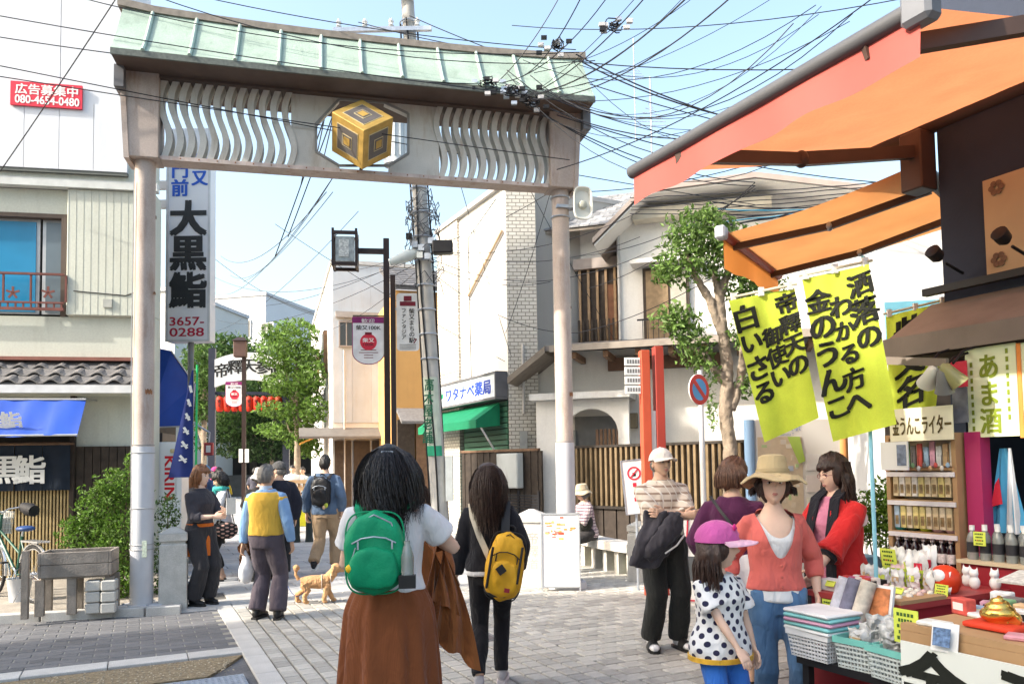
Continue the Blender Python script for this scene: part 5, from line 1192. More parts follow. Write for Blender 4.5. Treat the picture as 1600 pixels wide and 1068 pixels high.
for zz_ in (9.1,9.7):
    c = pole_at(zz_); MB().bar((c.x-1.3,-.14,c.z),(c.x+.4,-.14,c.z),.07,.07).build('crossarm', stl, up)
    for k_ in range(4): MB().lathe([(.02,0),(.05,.03),(.03,.07),(.05,.10),(.02,.16)], 10, (c.x-1.2+k_*.45,-.14,c.z+.035)).build('insulator', white, up, True)
bk0 = G(52,952); bi = thing('bicycle', 'green city bicycle with blue saddle and front basket parked at the left edge', 'bicycle', (bk0.x,bk0.y,.075), R(146))
tyre = M('tyre_rubber', (.02,.02,.022), .8); steel = M('chrome', (.55,.56,.58), .25, .05, 6, metal=.8); grnf = M('bike_green', (.03,.10,.07), .35)
for xw in (0, 1.05):
    w_ = MB().torus((xw,0,.33),.315,.020,'y',40,8).build('wheel', tyre, bi, True)
    MB().torus((xw,0,.33),.292,.011,'y',40,6).build('rim', steel, w_, True)
    s_ = MB()
    for i in range(18): a = i*math.pi/9; s_.tube([(xw,.02*(-1)**i,.33),(xw+.29*math.cos(a),0,.33+.29*math.sin(a))], .0016, 3)
    s_.build('spokes', steel, w_)['kind'] = 'stuff'
    MB().torus((xw,0,.33),.35,.018,'y',24,6,R(20) if xw == 0 else R(30),R(190)).build('mudguard', steel, bi, True)
    MB().tube([(xw,-.05,.33),(xw,.05,.33)], .025, 8).build('hub', steel, bi, True)
fm = MB(); fm.tube([(0.0,0,.33),(.42,0,.30)],.012,8); fm.tube([(.42,0,.30),(.30,0,.78)],.016,8); fm.tube([(.42,0,.30),(.88,0,.72)],.018,8); fm.tube([(.0,.04,.33),(.32,0,.70)],.009,6); fm.tube([(.35,0,.55),(.86,0,.80)],.014,8); fm.tube([(.90,0,.66),(.84,0,1.0)],.017,8); fm.tube([(.90,.05,.66),(1.05,.05,.33)],.011,6); fm.tube([(.90,-.05,.66),(1.05,-.05,.33)],.011,6)
fm.build('frame', grnf, bi, True)
obj('saddle', solid(MB().ball((.22,0,.85),.13,.10,.035).ball((.36,0,.84),.09,.035,.03), .012, 2), M('saddle_blue', (.03,.07,.20), .4), bi, True)
MB().tube([(.30,0,.76),(.28,0,.83)], .014, 8).build('seat_post', steel, bi, True)
hb = MB(); hb.tube([(.70,.26,1.04),(.82,.22,1.08),(.85,.08,1.06),(.84,0,1.02),(.85,-.08,1.06),(.82,-.22,1.08),(.70,-.26,1.04)],.011,8); hb.build('handlebar', steel, bi, True)
for s2 in (-1,1):
    MB().tube([(.62,s2*.27,1.03),(.72,s2*.26,1.05),(.84,s2*.24,1.08)], [.07,.085,.06], 10).build('hand_mitt', M('mitt_black', (.015,.015,.018), .7), bi, True)
bs_ = MB()
for i in range(11):
    t = i/10; bs_.tube([(.95+.3*t,-.16,.75),(.93+.34*t,-.18,1.02)],.004,4); bs_.tube([(.95+.3*t,.16,.75),(.93+.34*t,.18,1.02)],.004,4)
    bs_.tube([(.95,-.16+.32*t,.75),(.93,-.18+.36*t,1.02)],.004,4); bs_.tube([(1.25,-.16+.32*t,.75),(1.27,-.18+.36*t,1.02)],.004,4)
for z in (.76,.82,.88,.95,1.02):
    k_ = (z-.75)/.27*.02; bs_.tube([(.95-k_,-.16-k_,z),(1.25+k_,-.16-k_,z),(1.25+k_,.16+k_,z),(.95-k_,.16+k_,z),(.95-k_,-.16-k_,z)],.005,4)
bs_.build('basket', M('basket_white', (.6,.59,.55), .6), bi)['kind'] = 'stuff'
MB().box(.955,1.245,-.155,.155,.765,.96).build('basket_liner', M('liner_pale', (.5,.49,.46), .8, .2, 9), bi)
cr2 = MB(); cr2.torus((.42,.05,.30),.09,.008,'y',24,5); cr2.build('chainring', steel, bi)
for s2, dz in ((1,.15),(-1,-.15)):
    MB().bar((.42,s2*.07,.30),(.50,s2*.07,.30+dz),.015,.02).build('crank', steel, bi); MB().box(.46,.54,s2*.08 if s2>0 else -.15,.15 if s2>0 else -.08,.29+dz,.31+dz).build('pedal', tyre, bi)
MB().box(-.22,.18,-.07,.07,.70,.72).build('rear_rack', steel, bi)
MB().ball((-.36,0,.56),.02,.035,.035,10,8).build('reflector', M('reflector_red', (.6,.02,.02), .2), bi, True)
MB().bar((.05,.05,.3),(.12,.16,.02),.012,.012).build('kickstand', steel, bi)
bc = thing('bucket', 'pale grey plastic bucket on the pavement behind the bicycle', 'bucket', G(30,938,.075)); MB().lathe([(.10,0),(.13,.26),(.14,.27),(.125,.265),(.095,.02)], 20).build('pail', M('pail_grey', (.5,.52,.55), .5), bc, True)
MB().torus((0,0,.25),.13,.004,'x',16,5,0,math.pi).build('handle', stl, bc)
w0 = G(118,955,.075); tg = thing('wooden_trough', 'weathered grey wooden trough on legs beside the shrub', 'trough', w0, R(18))
L_ = .68
for i, (z0, z1) in enumerate(((.40,.53),(.535,.66))):
    MB().box(-L_*.42,L_*.52,-.22,-.19,z0,z1).build('side_plank', m_greywood, tg, bevel=.004); MB().box(-L_*.42,L_*.52,.19,.22,z0,z1).build('side_plank', m_greywood, tg, bevel=.004)
    for x in (-L_*.42-.03,L_*.52): MB().box(x,x+.03,-.22,.22,z0,z1).build('end_plank', m_greywood, tg, bevel=.004)
MB().box(-L_*.42,L_*.52,-.19,.19,.38,.42).build('base_plank', m_greywood, tg)
for x in (-.30,.0,.36):
    for y in (-.18,.14): MB().box(x-.05,x+.04,y,y+.06,0,.38).build('leg', m_greywood, tg, bevel=.004)
MB().box(-L_*.42,L_*.5,-.18,.18,.55,.60).build('soil', M('soil', (.09,.065,.045), .95, .3, 30, .6, 90), tg)
MB().box(-.44,-.38,-.30,-.23,.0,.70).build('side_plank', m_greywood, tg)
cbs = G(160,955,.075)
for i in range(3):
    for j in range(2):
        q = thing('concrete_block', 'pale cobble block under the wooden trough', 'block', (cbs.x-.14+j*.155, cbs.y-.06+.02*j, .075+i*.118), R(18), 'cobble blocks under the trough'); MB().box(0,.145,-.09,.09,.0,.11).build('block', m_gran, q, bevel=.012)
SC = Vector((3.1,5.43,0)); SR = math.atan2(-.89,.457)
shop = thing('souvenir_shop', 'dark navy souvenir shop front at the right edge with a metal eave', 'shop', SC, SR)
m_navy = M('navy_wall', (.020,.030,.055), .7, .15, 2, .15, 40)
m_eave = M('eave_brown', (.20,.165,.135), .55, .12, 4, dirt=.3)
def S(x, y, z=0):
    c, s_ = math.cos(SR), math.sin(SR); return Vector((SC.x+x*c-y*s_, SC.y+x*s_+y*c, z))
def sp(px, py, y): return onplane(shop, px, py, y)
MB().box(0,3.4,0,2.2,2.62,6.0).build('wall', m_navy, shop)
MB().box(.0,.10,.02,2.2,.0,2.617).build('side_wall', m_navy, shop)
MB().box(.10,3.4,1.1,1.2,.0,2.617).build('rear_wall', M('shop_interior', (.10,.075,.06), .9, .3, 4), shop)
MB().box(.10,3.4,.0,1.1,.0,.02).build('shop_floor', M('shop_floor', (.16,.15,.14), .8), shop)
MB().hexa([(-.10,-.50,2.33),(3.4,-.50,2.33),(3.4,0,2.62),(-.10,0,2.62)],[(-.10,-.50,2.40),(3.4,-.50,2.40),(3.4,0,2.69),(-.10,0,2.69)]).build('eave', m_eave, shop)
MB().box(-.12,3.4,-.515,-.501,2.27,2.405).build('eave_fascia', m_eave, shop)
MB().box(-.10,3.4,-.47,.0,2.26,2.29).build('eave_soffit', m_darkwood, shop)
MB().bar((-.08,-.1,2.76),(3.4,-.1,2.76),.06,.05).build('light_rail', m_rub, shop)
for x in (.18,.62,1.1):
    MB().tube([(x,-.06,2.85),(x,-.25,2.90)], .01, 6).build('spot_arm', m_rub, shop); MB().lathe([(.02,0),(.045,.03),(.05,.10),(.04,.105)], 12).xf(Matrix.Translation((x,-.30,2.92)) @ Matrix.Rotation(R(60),4,'X')).build('spot_head', m_rub, shop, True)
a, b = sp(1545,430,-.03), sp(1700,268,-.03)
MB().box(a.x,a.x+1.2,-.05,-.003,a.z,sp(1550,280,-.03).z).build('wall_panel', M('tan_panel', (.42,.31,.18), .7, .08, 2), shop)
for px, py in ((1556,293),(1560,405)):
    c = sp(px,py,-.06)
    for k_ in range(6): q = k_*math.pi/3; disc(0,.02,0,.004,12).xf(Matrix.Translation((c.x+.032*math.cos(q),-.056,c.z+.032*math.sin(q))) @ Matrix.Rotation(R(90),4,'X')).build('crest_petal', m_wood, shop)
m_aw = M('awning_red', (.60,.22,.10), .8, .10, 2.5, .10, 14, trans=.5, fine=.04, dirt=.25, dirtcol=(.35,.17,.08))
m_val = M('valance_coral', (.66,.14,.115), .75, .05, 3, .05, 20, trans=.35)
m_awo = M('awning_orange', (.60,.26,.09), .8, .10, 2.5, .10, 14, trans=.5, dirt=.25, dirtcol=(.35,.2,.08))
m_bar = M('awning_bar', (.085,.085,.09), .5, .1, 5); m_armb = M('awning_arm', (.075,.045,.035), .5, .1, 5)
def sheet_grid(P, Q, n, m, sag):
    """cloth between edge P0-P1 (back) and Q0-Q1 (front)"""
    rows = []
    for j in range(m+1):
        t = j/m; a_ = P[0].lerp(Q[0], t); b_ = P[1].lerp(Q[1], t)
        rows.append([a_.lerp(b_, i/n)+Vector((0,0,-sag*math.sin(math.pi*t)*(1+.2*math.sin(i*2.1)))) for i in range(n+1)])
    return MB().loft(rows, cap=False, closed=False)
def wavy_valance(a_, b_, drop0, drop1, out, n=40):
    rows = [];
    for j in range(6):
        t = j/5; rows.append([a_.lerp(b_, i/n)+Vector((0,0,-(drop0+(drop1-drop0)*i/n)*t*(1-.04*(1-math.cos(i/n*2*math.pi*5))/2)))+out*(.018*t*math.sin(i*.5)) for i in range(n+1)])
    return MB().loft(rows, cap=False, closed=False)
aw1 = thing('red_awning', 'large retractable red awning reaching out over the souvenir stall', 'awning', (0,0,0))
Fa = U(990,268,4.87); zf_ = Fa.z; dn = (zf_-CAMZ); Fb = CAM+ray(1438,10)*(dn/ray(1438,10).z)
n_out = Vector((.89,.457,0)); Wa = Fa+n_out*2.3; Wb = Fb+n_out*2.3; Wa.z = Wb.z = zf_+.56
sheet_grid((Wa,Wb),(Fa,Fb),20,14,.05).build('canopy', m_aw, aw1, True, recalc=False)
MB().tube([Fa-(Fb-Fa)*.01, Fb+(Fb-Fa)*.01], .042, 14).build('front_bar', m_bar, aw1, True)
MB().box(-.07,.07,-.05,.05,-.08,.08).xf(Matrix.Translation(Fb) @ Matrix.Rotation(SR,4,'Z')).build('end_cap', M('cap_dark', (.16,.165,.18), .4), aw1, bevel=.02)
wavy_valance(Fa-Vector((0,0,.03)), Fb-Vector((0,0,.03)), .19, .19, -n_out).build('valance', m_val, aw1, True, recalc=False)
MB().tube([Wa, Wb], .08, 12).build('roller', m_armb, aw1, True)
for t, nm in ((.12,'far'),(.86,'near')):
    f_ = Fa.lerp(Fb, t)-Vector((0,0,.06)); w_ = Wa.lerp(Wb, t)-Vector((0,0,.12)); el = (f_+w_)/2+(Fb-Fa).normalized()*(-.55 if t < .5 else .5)-Vector((0,0,.02))
    if t < .5: f_ = Fa.lerp(Fb,.22)-Vector((0,0,.06)); w_ = S(-.10,-.10,3.80); el = f_.lerp(w_,.52)-(Fb-Fa).normalized()*.10
    MB().bar(f_, el, .05,.08).build('arm', m_armb, aw1); MB().bar(el, w_, .05,.09).build('arm', m_armb, aw1); MB().ball(el,.05,.05,.06,10,8).build('elbow', m_armb, aw1, True)
q = S(-.12,-.06,0); MB().box(-.085,.085,-.08,.10,3.52,3.95).xf(Matrix.Translation((q.x,q.y,0)) @ Matrix.Rotation(SR,4,'Z')).build('bracket', m_armb, aw1, bevel=.01)
aw2 = thing('orange_awning', 'smaller orange retractable awning round the corner of the souvenir shop', 'awning', (0,0,0))
F2a = U(1130,366,6.35); F2b = CAM+ray(1215,430)*((F2a.z-CAMZ)/ray(1215,430).z)
e2 = (F2b-F2a).normalized(); n2 = Vector((e2.y,-e2.x,0)); W2a = F2a+n2*1.45; W2b = F2b+n2*1.75; W2a.z = W2b.z = F2a.z+.26
sheet_grid((W2a,W2b),(F2a,F2b),14,12,.04).build('canopy', m_awo, aw2, True, recalc=False)
MB().tube([F2a-e2*.03, F2b+e2*.03], .045, 12).build('front_bar', M('bar_red', (.30,.06,.04), .5), aw2, True)
MB().box(-.05,.05,-.045,.045,-.055,.055).xf(Matrix.Translation(F2a-e2*.05) @ Matrix.Rotation(math.atan2(e2.y,e2.x),4,'Z')).build('end_cap', M('cap_grey', (.40,.41,.44), .4), aw2, bevel=.015)
wavy_valance(F2a-Vector((0,0,.03)), F2b-Vector((0,0,.03)), .26, .18, -n2, 24).build('valance', M('valance_orange', (.58,.22,.05), .75, .05, 3, trans=.4), aw2, True, recalc=False)
for t in (.15,.85):
    f_ = F2a.lerp(F2b,t)-Vector((0,0,.05)); w_ = W2a.lerp(W2b,.1+.7*t)-Vector((0,0,.10)); el = f_.lerp(w_,.5)+e2*(.12)-Vector((0,0,.02))
    MB().bar(f_,el,.04,.055).build('arm', m_armb, aw2); MB().bar(el,w_,.04,.055).build('arm', m_armb, aw2); MB().ball(el,.035,.035,.04,10,8).build('elbow', stl, aw2, True)
MB().tube([W2a,W2b], .06, 10).build('roller', m_armb, aw2, True)
nxt = thing('neighbour_shop', 'pale neighbour shop with light blue shutters behind the orange awning', 'shop', (4.55,8.6,0), R(-12))
MB().box(-.35,4,.0,3,.02,4.6).build('wall', M('neighbour_wall', (.60,.60,.60), .8, .06, 2), nxt)
for i in range(3): MB().box(-.30+i*.62,.28+i*.62,-.04,-.003,2.65,3.35).build('shutter', M('shutter_blue', (.14,.36,.46), .5, .1, 3), nxt)
MB().box(-.35,4,-.05,-.004,.02,2.3).build('dark_panel', m_fd, nxt)
m_yel = M('banner_yellow', (.64,.78,.08), .8, .10, 5, .25, 22, trans=.4, fine=.04)
brush = M('brush_ink', (.012,.014,.01), .8)
def banner(label, corners, Y0, Y1, cols, seed, rodpx=None):
    """corners: tl tr br bl in photo pixels; the cloth hangs between depth Y0 (left) and Y1 (right)"""
    t = thing('cloth_banner', label, 'banner', (0,0,0)); t.location = U(*corners[0], Y0); o = Vector(t.location)
    tl_, tr2, br2, bl2 = U(*corners[0],Y0)-o, U(*corners[1],Y1)-o, U(*corners[2],Y1)-o, U(*corners[3],Y0)-o
    nn = (tr2-tl_).cross(bl2-tl_).normalized()
    if nn.y > 0: nn = -nn
    def at(s_, q_):
        p = tl_.lerp(tr2,s_).lerp(bl2.lerp(br2,s_),q_); return p+nn*(.026*math.sin(seed+s_*5.5+q_*1.5)*(.25+q_)+.014*math.sin(seed*2+q_*6+s_*3)+.006*math.sin(s_*19+q_*4+seed)*(1-.4*q_))
    n, m = 22, 30
    rows = [[at(i/n,j/m) for i in range(n+1)] for j in range(m+1)]
    MB().loft(rows, cap=False, closed=False).build('cloth', m_yel, t, True, recalc=False)
    for (text, s0, q0, sz) in cols:
        H = ((tl_-bl2).length)
        for k_, ch in enumerate(text):
            v, f = glyphs(ch, .030, .002)
            if not v: continue
            xs_ = [p[0] for p in v]; ys_ = [p[1] for p in v]; mx2, my2 = (min(xs_)+max(xs_))/2, (min(ys_)+max(ys_))/2
            W = (tr2-tl_).length; rs = random.Random(seed*100+k_+ord(ch)); szk = sz*rs.uniform(.88,1.12); ro = rs.uniform(-.08,.08)
            pts = []
            for p in v:
                gx_, gy_ = p[0]-mx2, p[1]-my2; gx_, gy_ = gx_*math.cos(ro)-gy_*math.sin(ro), gx_*math.sin(ro)+gy_*math.cos(ro)+.10*gx_
                pts.append(at(s0+gx_*szk/W+rs.uniform(-.004,.004), q0+(k_+.5)*sz*1.0/H-gy_*szk/H)+nn*(.004+p[2]))
            MB().add(pts, f).build('brush_character', brush, t, recalc=False)
    rod = MB().tube([tl_+(tl_-tr2)*.04+Vector((0,0,.02)), tr2+(tr2-tl_)*.04+Vector((0,0,.02))], .009, 8).build('rod', M('bamboo_rod', (.5,.46,.34), .6), t, True)
    for s_ in (.06,.5,.94):
        p = tl_.lerp(tr2,s_); MB().box(p.x-.015,p.x+.015,p.y-.012,p.y+.012,p.z-.01,p.z+.045).build('loop', M('loop_white', (.7,.7,.68), .7), t)
    return t
banner('yellow banner with brushed characters nearest the street tree', [(1140,470),(1241,449),(1280,652),(1196,690)], 4.95, 4.75, [('帝釋天の',.84,.02,.150),('御使い',.52,.24,.140),('白いさる',.19,.05,.170)], 1)
banner('yellow banner with brushed characters hanging in the middle', [(1253,435),(1359,413),(1402,662),(1300,690)], 4.6, 4.35, [('洒落の',.83,.03,.165),('わかる方へ',.50,.14,.150),('金のうんこ',.18,.07,.165)], 2)
banner('yellow banner half hidden behind the brown eave', [(1384,494),(1478,472),(1462,640),(1392,665)], 5.75, 5.6, [('柴又名',.42,.05,.23)], 3)
bpole = thing('banner_pole', 'light blue pole holding up the yellow banners', 'pole', U(1362,727,4.5).xy.to_3d()); zq = U(1358,400,4.5).z
MB().tube([(0,0,0),(.0,0,zq)], .012, 8).build('pole', M('pole_blue', (.25,.55,.65), .5), bpole, True)
m_lemon = M('lemon_paper', (.72,.78,.50), .6, .03, 4); m_green_i = M('olive_ink', (.20,.26,.02), .7)
def placard(name, label, px0, py0, px1, py1, y, mat, th=.012):
    a_ = sp(px0,(py0+py1)/2,y).x; b_ = sp(px1,(py0+py1)/2,y).x; z0_ = sp((px0+px1)/2,py1,y).z; z1_ = sp((px0+px1)/2,py0,y).z
    t = thing(name, label, 'sign', shop.location, SR); MB().box(a_,b_,y-th,y,z0_,z1_).build('board', mat, t); return t, a_, b_, z0_, z1_
t, a_, b_, z0_, z1_ = placard('drink_sign', 'pale yellow sign with a vertical green drink name under the eave', 1512, 540, 1592, 682, -.46, m_lemon)
lettering('あま酒', m_green_i, t, ((a_+b_)/2-.01,-.475,z1_-.04), (1,0,0), (0,0,1), (z1_-z0_)*.30, vertical=True, bold=.025, aspect=.8)
for i in range(9): MB().box(a_+.03,a_+.045,-.4755,-.473,z0_+.04+i*.05,z0_+.07+i*.05).build('print_mark', m_green_i, t); MB().box(b_-.06,b_-.045,-.4755,-.473,z0_+.10+i*.05,z0_+.13+i*.05).build('print_mark', m_green_i, t)
t2, a2, b2, c2, d2 = placard('drink_sign', 'second pale sign with an orange edge at the right frame edge', 1597, 530, 1680, 682, -.46, m_lemon)
MB().box(a2-.012,a2+.01,-.48,-.472,c2,d2).build('orange_edge', M('orange_tape', (.75,.25,.05), .6), t2)
t, a_, b_, z0_, z1_ = placard('lighter_sign', 'cream paper sign with brushed characters above the goods rack', 1392, 636, 1490, 688, -.60, M('cream_paper', (.74,.70,.52), .6, .05, 4))
lettering('金うんこライター', M('brown_ink', (.10,.07,.02), .7), t, (a_+.02,-.615,z0_+.05), (1,0,0), (0,0,1), (z1_-z0_)*.62, width=(b_-a_)*.94, bold=.02)
t, a_, b_, z0_, z1_ = placard('photo_card', 'small dark photo card beside the pale drink sign', 1490, 605, 1513, 660, -.52, M('photo_dark', (.12,.13,.16), .3, .5, 12))
t, a_, b_, z0_, z1_ = placard('hanging_leaflet', 'white leaflet hanging over the goods rack with a blue picture', 1378, 690, 1420, 734, -.70, white)
MB().box(a_+(b_-a_)*.62,b_-.01,-.716,-.7125,z0_+.03,z1_-.02).build('picture', M('leaf_pic', (.18,.22,.3), .5, .4, 30), t)
t, a_, b_, z0_, z1_ = placard('price_strip', 'brown trimmed hanging strip holding a red card', 1480, 565, 1512, 605, -.50, red)
for i, (px, py, ang) in enumerate(((1452,590,50),(1475,598,15),(1490,588,-30))):
    c = S(*sp(px,py,-.72).xy, sp(px,py,-.72).z); l_ = thing('spotlight', ['cream clip spotlight aimed left under the eave','grey cylindrical spotlight in the middle under the eave','olive round spotlight right of the grey one'][i], 'spotlight', c, SR)
    MB().lathe([(.015,.10),(.035,.08),(.045,.0),(.058,-.06),(.052,-.062)], 16).xf(Matrix.Rotation(R(ang),4,'Y') @ Matrix.Rotation(R(25),4,'X')).build('shade', [m_cream, M('grey_can', (.16,.165,.17), .4), M('olive_can', (.26,.26,.12), .3)][i], l_, True)
    MB().tube([(0,0,.08),(0,.1,.16),(0,.25,.20)], .008, 6).build('arm', m_rub, l_, True)
MB().bar(sp(1380,563,-.75), sp(1480,566,-.75), .03,.05).build('light_bar', m_eave, shop)
m_redw = M('stall_red', (.30,.02,.03), .55, .1, 4, dirt=.15); m_ply = M('plywood', (.42,.26,.13), .7, .12, 5)
fpost = thing('magenta_post', 'magenta wrapped post between the goods rack and the bottle shelf', 'post', S(.40,-.43), SR)
MB().box(0,.10,-.05,.05,0,1.74).build('wrap', M('magenta_wrap', (.42,.03,.13), .5, .06, 4), fpost)
rk = thing('goods_rack', 'wooden souvenir rack with hanging strips of small goods', 'rack', S(-.12,-.44,.0), SR)
RW = .50; zA, zB = .86, 1.74
for x in (0,RW-.03): MB().box(x,x+.03,-.10,.06,.0,zB).build('upright', m_ply, rk)
for z in (.62,.845,1.08,1.29,1.50,1.72): MB().box(.031,RW-.031,-.10,.06,z,z+.018).build('shelf', m_ply, rk)
MB().box(.031,RW-.031,.04,.05,.86,1.72).build('back', M('pegboard_pale', (.70,.62,.50), .7), rk)
for z in (1.10,1.31,1.50): MB().box(.01,RW-.01,-.112,-.102,z+.02-.06,z+.05-.06).build('price_rail', M('rail_white', (.78,.74,.74), .5), rk)
random.seed(31); goods_cols = [(.62,.50,.30),(.66,.55,.22),(.55,.30,.25),(.70,.66,.60),(.35,.45,.55),(.68,.58,.40)]
for r_, (z, n) in enumerate(((1.33,9),(1.12,9))):
    for i in range(n):
        c_ = random.choice(goods_cols); x = .05+i*.046
        g = thing('keyring_pack', ['slim tan souvenir pack hanging on the %s row of the rack' % ('upper' if r_ == 0 else 'middle')][0], 'souvenir', S(-.12+x,-.44-.085), SR, 'souvenir packs on the rack')
        MB().box(0,.036,-.012,.010,z,z+.145).build('pack', M('pk_%s' % str(c_), c_, .45, .3, 30), g); MB().box(.006,.030,-.0145,-.0125,z+.02,z+.08).build('charm', M('charm_dark', (.25,.17,.08), .4, .4, 40), g)
for i in range(5):
    x = .06+i*.09; c_ = [(.04,.35,.36),(.05,.10,.06),(.50,.62,.05),(.62,.40,.45),(.66,.45,.50)][i]
    g = thing('souvenir_pouch', ['teal tube on the lower rack shelf','dark green pouch on the lower rack shelf','lime pouch on the lower rack shelf','pink pouch on the lower rack shelf','pale rose pouch at the right of the lower rack shelf'][i], 'souvenir', S(-.12+x,-.44-.05), SR)
    MB().box(-.03,.035,-.03,.03,1.10,1.10+.10).build('pouch', M('po_%d' % i, c_, .5, .2, 12), g, bevel=.012)
def bottle(name, label, loc, h, r, glassm, labm, capm, grp, rot=SR):
    t = thing(name, label, 'bottle', loc, rot, grp)
    MB().lathe([(r*.9,0),(r,.01),(r,h*.62),(r*.75,h*.74),(r*.36,h*.82),(r*.36,h*.88)], 12).build('body', glassm, t, True)
    MB().lathe([(r*1.02,h*.22),(r*1.02,h*.52)], 12, cap=False).build('label_band', labm, t, True); MB().lathe([(r*.48,h*.86),(r*.48,h)], 10).build('cap', capm, t, True); return t
m_dkglass = M('dark_bottle', (.03,.012,.015), .12, .1, 6, spec=.6); m_lab = M('label_white', (.72,.68,.66), .5, .3, 60); m_clear = M('clear_bottle', (.50,.53,.50), .1, .2, 10, spec=.6); m_lab2 = M('label_black', (.03,.03,.035), .5)
m_clear.node_tree.nodes['Principled BSDF'].inputs['Transmission Weight'].default_value = .6
b0_ = None
for j in range(2):
    for i in range(7):
        loc = S(-.12+.055+i*.062, -.44-.045-.055*j+.02, .865)
        if b0_ is None: b0_ = bottle('soda_bottle', 'dark soda bottle with white label in the rows on the rack', loc, .20, .027, m_dkglass, m_lab, M('cap_pink', (.66,.6,.6), .4), 'dark bottles on the rack')
        else: c = copy_tree(b0_); c.location = loc
bsf = thing('bottle_shelf', 'red stall shelf with a pale top right of the magenta post', 'shelf', S(.52,-.75,0), SR)
zs = .98
MB().box(0,1.6,-.05,.75,zs-.02,zs).build('top', M('shelf_top', (.55,.45,.30), .6), bsf); MB().box(.02,1.58,-.03,.7,0,zs-.021).build('front', m_redw, bsf)
c0_ = None
for j in range(3):
    for i in range(7):
        loc = S(.58+i*.075+.02*j, -.73+j*.09, zs)
        if c0_ is None: c0_ = bottle('ramune_bottle', 'clear drink bottle with dark label on the red shelf', loc, .20, .03, m_clear, m_lab2, white, 'clear bottles on the red shelf')
        else: c = copy_tree(c0_); c.location = loc
def card(label, p, rot, wd, h, tilt=0., mat=None, marks=4, name='price_card'):
    t = thing(name, label, 'price card', p, rot); Mx = Matrix.Rotation(R(-tilt),4,'X')
    MB().box(-wd/2,wd/2,-.002,.002,0,h).xf(Mx).build('paper', mat or m_cardy, t)
    for i in range(marks):
        z = h*(.85-.7*i/max(1,marks-1)); wv = wd*(.72 if i % 2 == 0 else .6)
        for k_ in range(5):
            x = -wv/2+wv*k_/5; MB().box(x,x+wv/5*.7,-.0036,-.0024,z-h*.06,z+h*.04).xf(Mx).build('print_mark', [M('mark_green', (.05,.12,.03), .6), M('mark_red', (.45,.08,.03), .6)][(i+k_ % 2) % 2 if i == 2 else 0], t)
    return t
m_cardy = M('card_yellow', (.62,.72,.10), .6, .06, 8)
card('small yellow card clipped to a clear bottle', S(.66,-.79,zs+.09), SR, .07,.08)
tw = thing('hanging_towel', 'sky blue and white towel with a red print hanging behind the clear bottles', 'towel', S(*sp(1572,800,-.35).xy), SR)
z0, z1 = sp(1570,832,-.35).z, sp(1570,700,-.35).z
rows = []
for j in range(9):
    t_ = j/8; w_ = .02+.10*t_; rows.append([(-w_+2*w_*i/8, .02*math.sin(i*1.7)*(.4+t_), z1+(z0-z1)*t_) for i in range(9)])
MB().loft(rows, cap=False, closed=False).build('cloth', M('towel_blue', (.10,.42,.70), .9, .1, 6), tw, True, recalc=False)
rows2 = [[(p[0]*.35+.05, p[1]-.02, p[2]) for p in r_] for r_ in rows]; MB().loft(rows2, cap=False, closed=False).build('fold', M('towel_white', (.72,.74,.78), .9), tw, True, recalc=False)
MB().prism([(-.07,z0+.16),(.0,z0+.18),(-.015,z0+.34),(-.04,z0+.30)], -.035,-.03,'y').build('red_print', red, tw)
for i, (x, y, z, c_) in enumerate(((.9,.1,1.2,(.2,.16,.12)),(1.0,.05,1.45,(.3,.3,.3)),(1.12,.2,1.62,(.4,.32,.22)),(.78,.3,1.3,(.06,.05,.05)))):
    g = thing('goods_box', ['brown carton in the shop alcove','grey tin in the shop alcove','tan carton high in the shop alcove','black box low in the shop alcove'][i], 'box', S(x,y,0), SR); MB().box(0,.22,0,.2,z,z+.16).build('carton', M('ctn%d' % i, c_, .6, .3, 9), g, bevel=.008); MB().box(-.1,.5,-.02,.24,z-.02,z-.002).build('ledge', m_ply, g)
ct = thing('red_counter', 'red painted stall counter covered with small souvenirs', 'counter', S(.24,-1.70), SR)
CH = .84; CL, CD = .56, 1.28
MB().box(0,CL,0,CD,.0,CH-.03).build('body', m_redw, ct); MB().box(-.02,CL+.02,-.02,CD,CH-.029,CH).build('top', M('counter_top', (.36,.05,.05), .5, .1, 6), ct)
MB().box(CL-.16,CL+.018,-.015,.35,CH+.001,CH+.02).build('tray_edge', m_ply, ct)
def C_(x, y, z=0): return S(.24+x,-1.70+y,CH+z)
random.seed(9)
wb = thing('white_tray', 'white cardboard tray at the far end of the red counter', 'tray', C_(.0,.05), SR); MB().box(0,.14,0,.10,0,.06).build('tray', white, wb, bevel=.004)
bt2 = thing('black_tray', 'black wire tray of red packets beside the white tray', 'tray', C_(.02,.20), SR)
tr2 = MB(); tr2.box(0,.20,0,.16,0,.008); tr2.box(0,.20,0,.006,.008,.055); tr2.box(0,.20,.154,.16,.008,.055); tr2.box(0,.006,.006,.154,.008,.055); tr2.box(.194,.2,.006,.154,.008,.055); tr2.build('tray', m_rub, bt2)
for i in range(8):
    g = thing('snack_packet', 'small red and white packet in the black wire tray', 'packet', C_(.03+.02*i,.22+.06*(i%2),.02), SR+rnd(-.3,.3), 'packets in the black tray'); MB().box(0,.05,0,.035,0,.05).build('packet', M('pkt%d' % (i%3), [(.5,.05,.04),(.7,.65,.6),(.45,.1,.2)][i%3], .5, .2, 30), g, bevel=.006)
gb = thing('green_basket', 'lime green plastic basket of bagged sweets on the red counter', 'basket', C_(.20,.62), SR+.2)
gm_ = M('lime_plastic', (.42,.55,.06), .45)
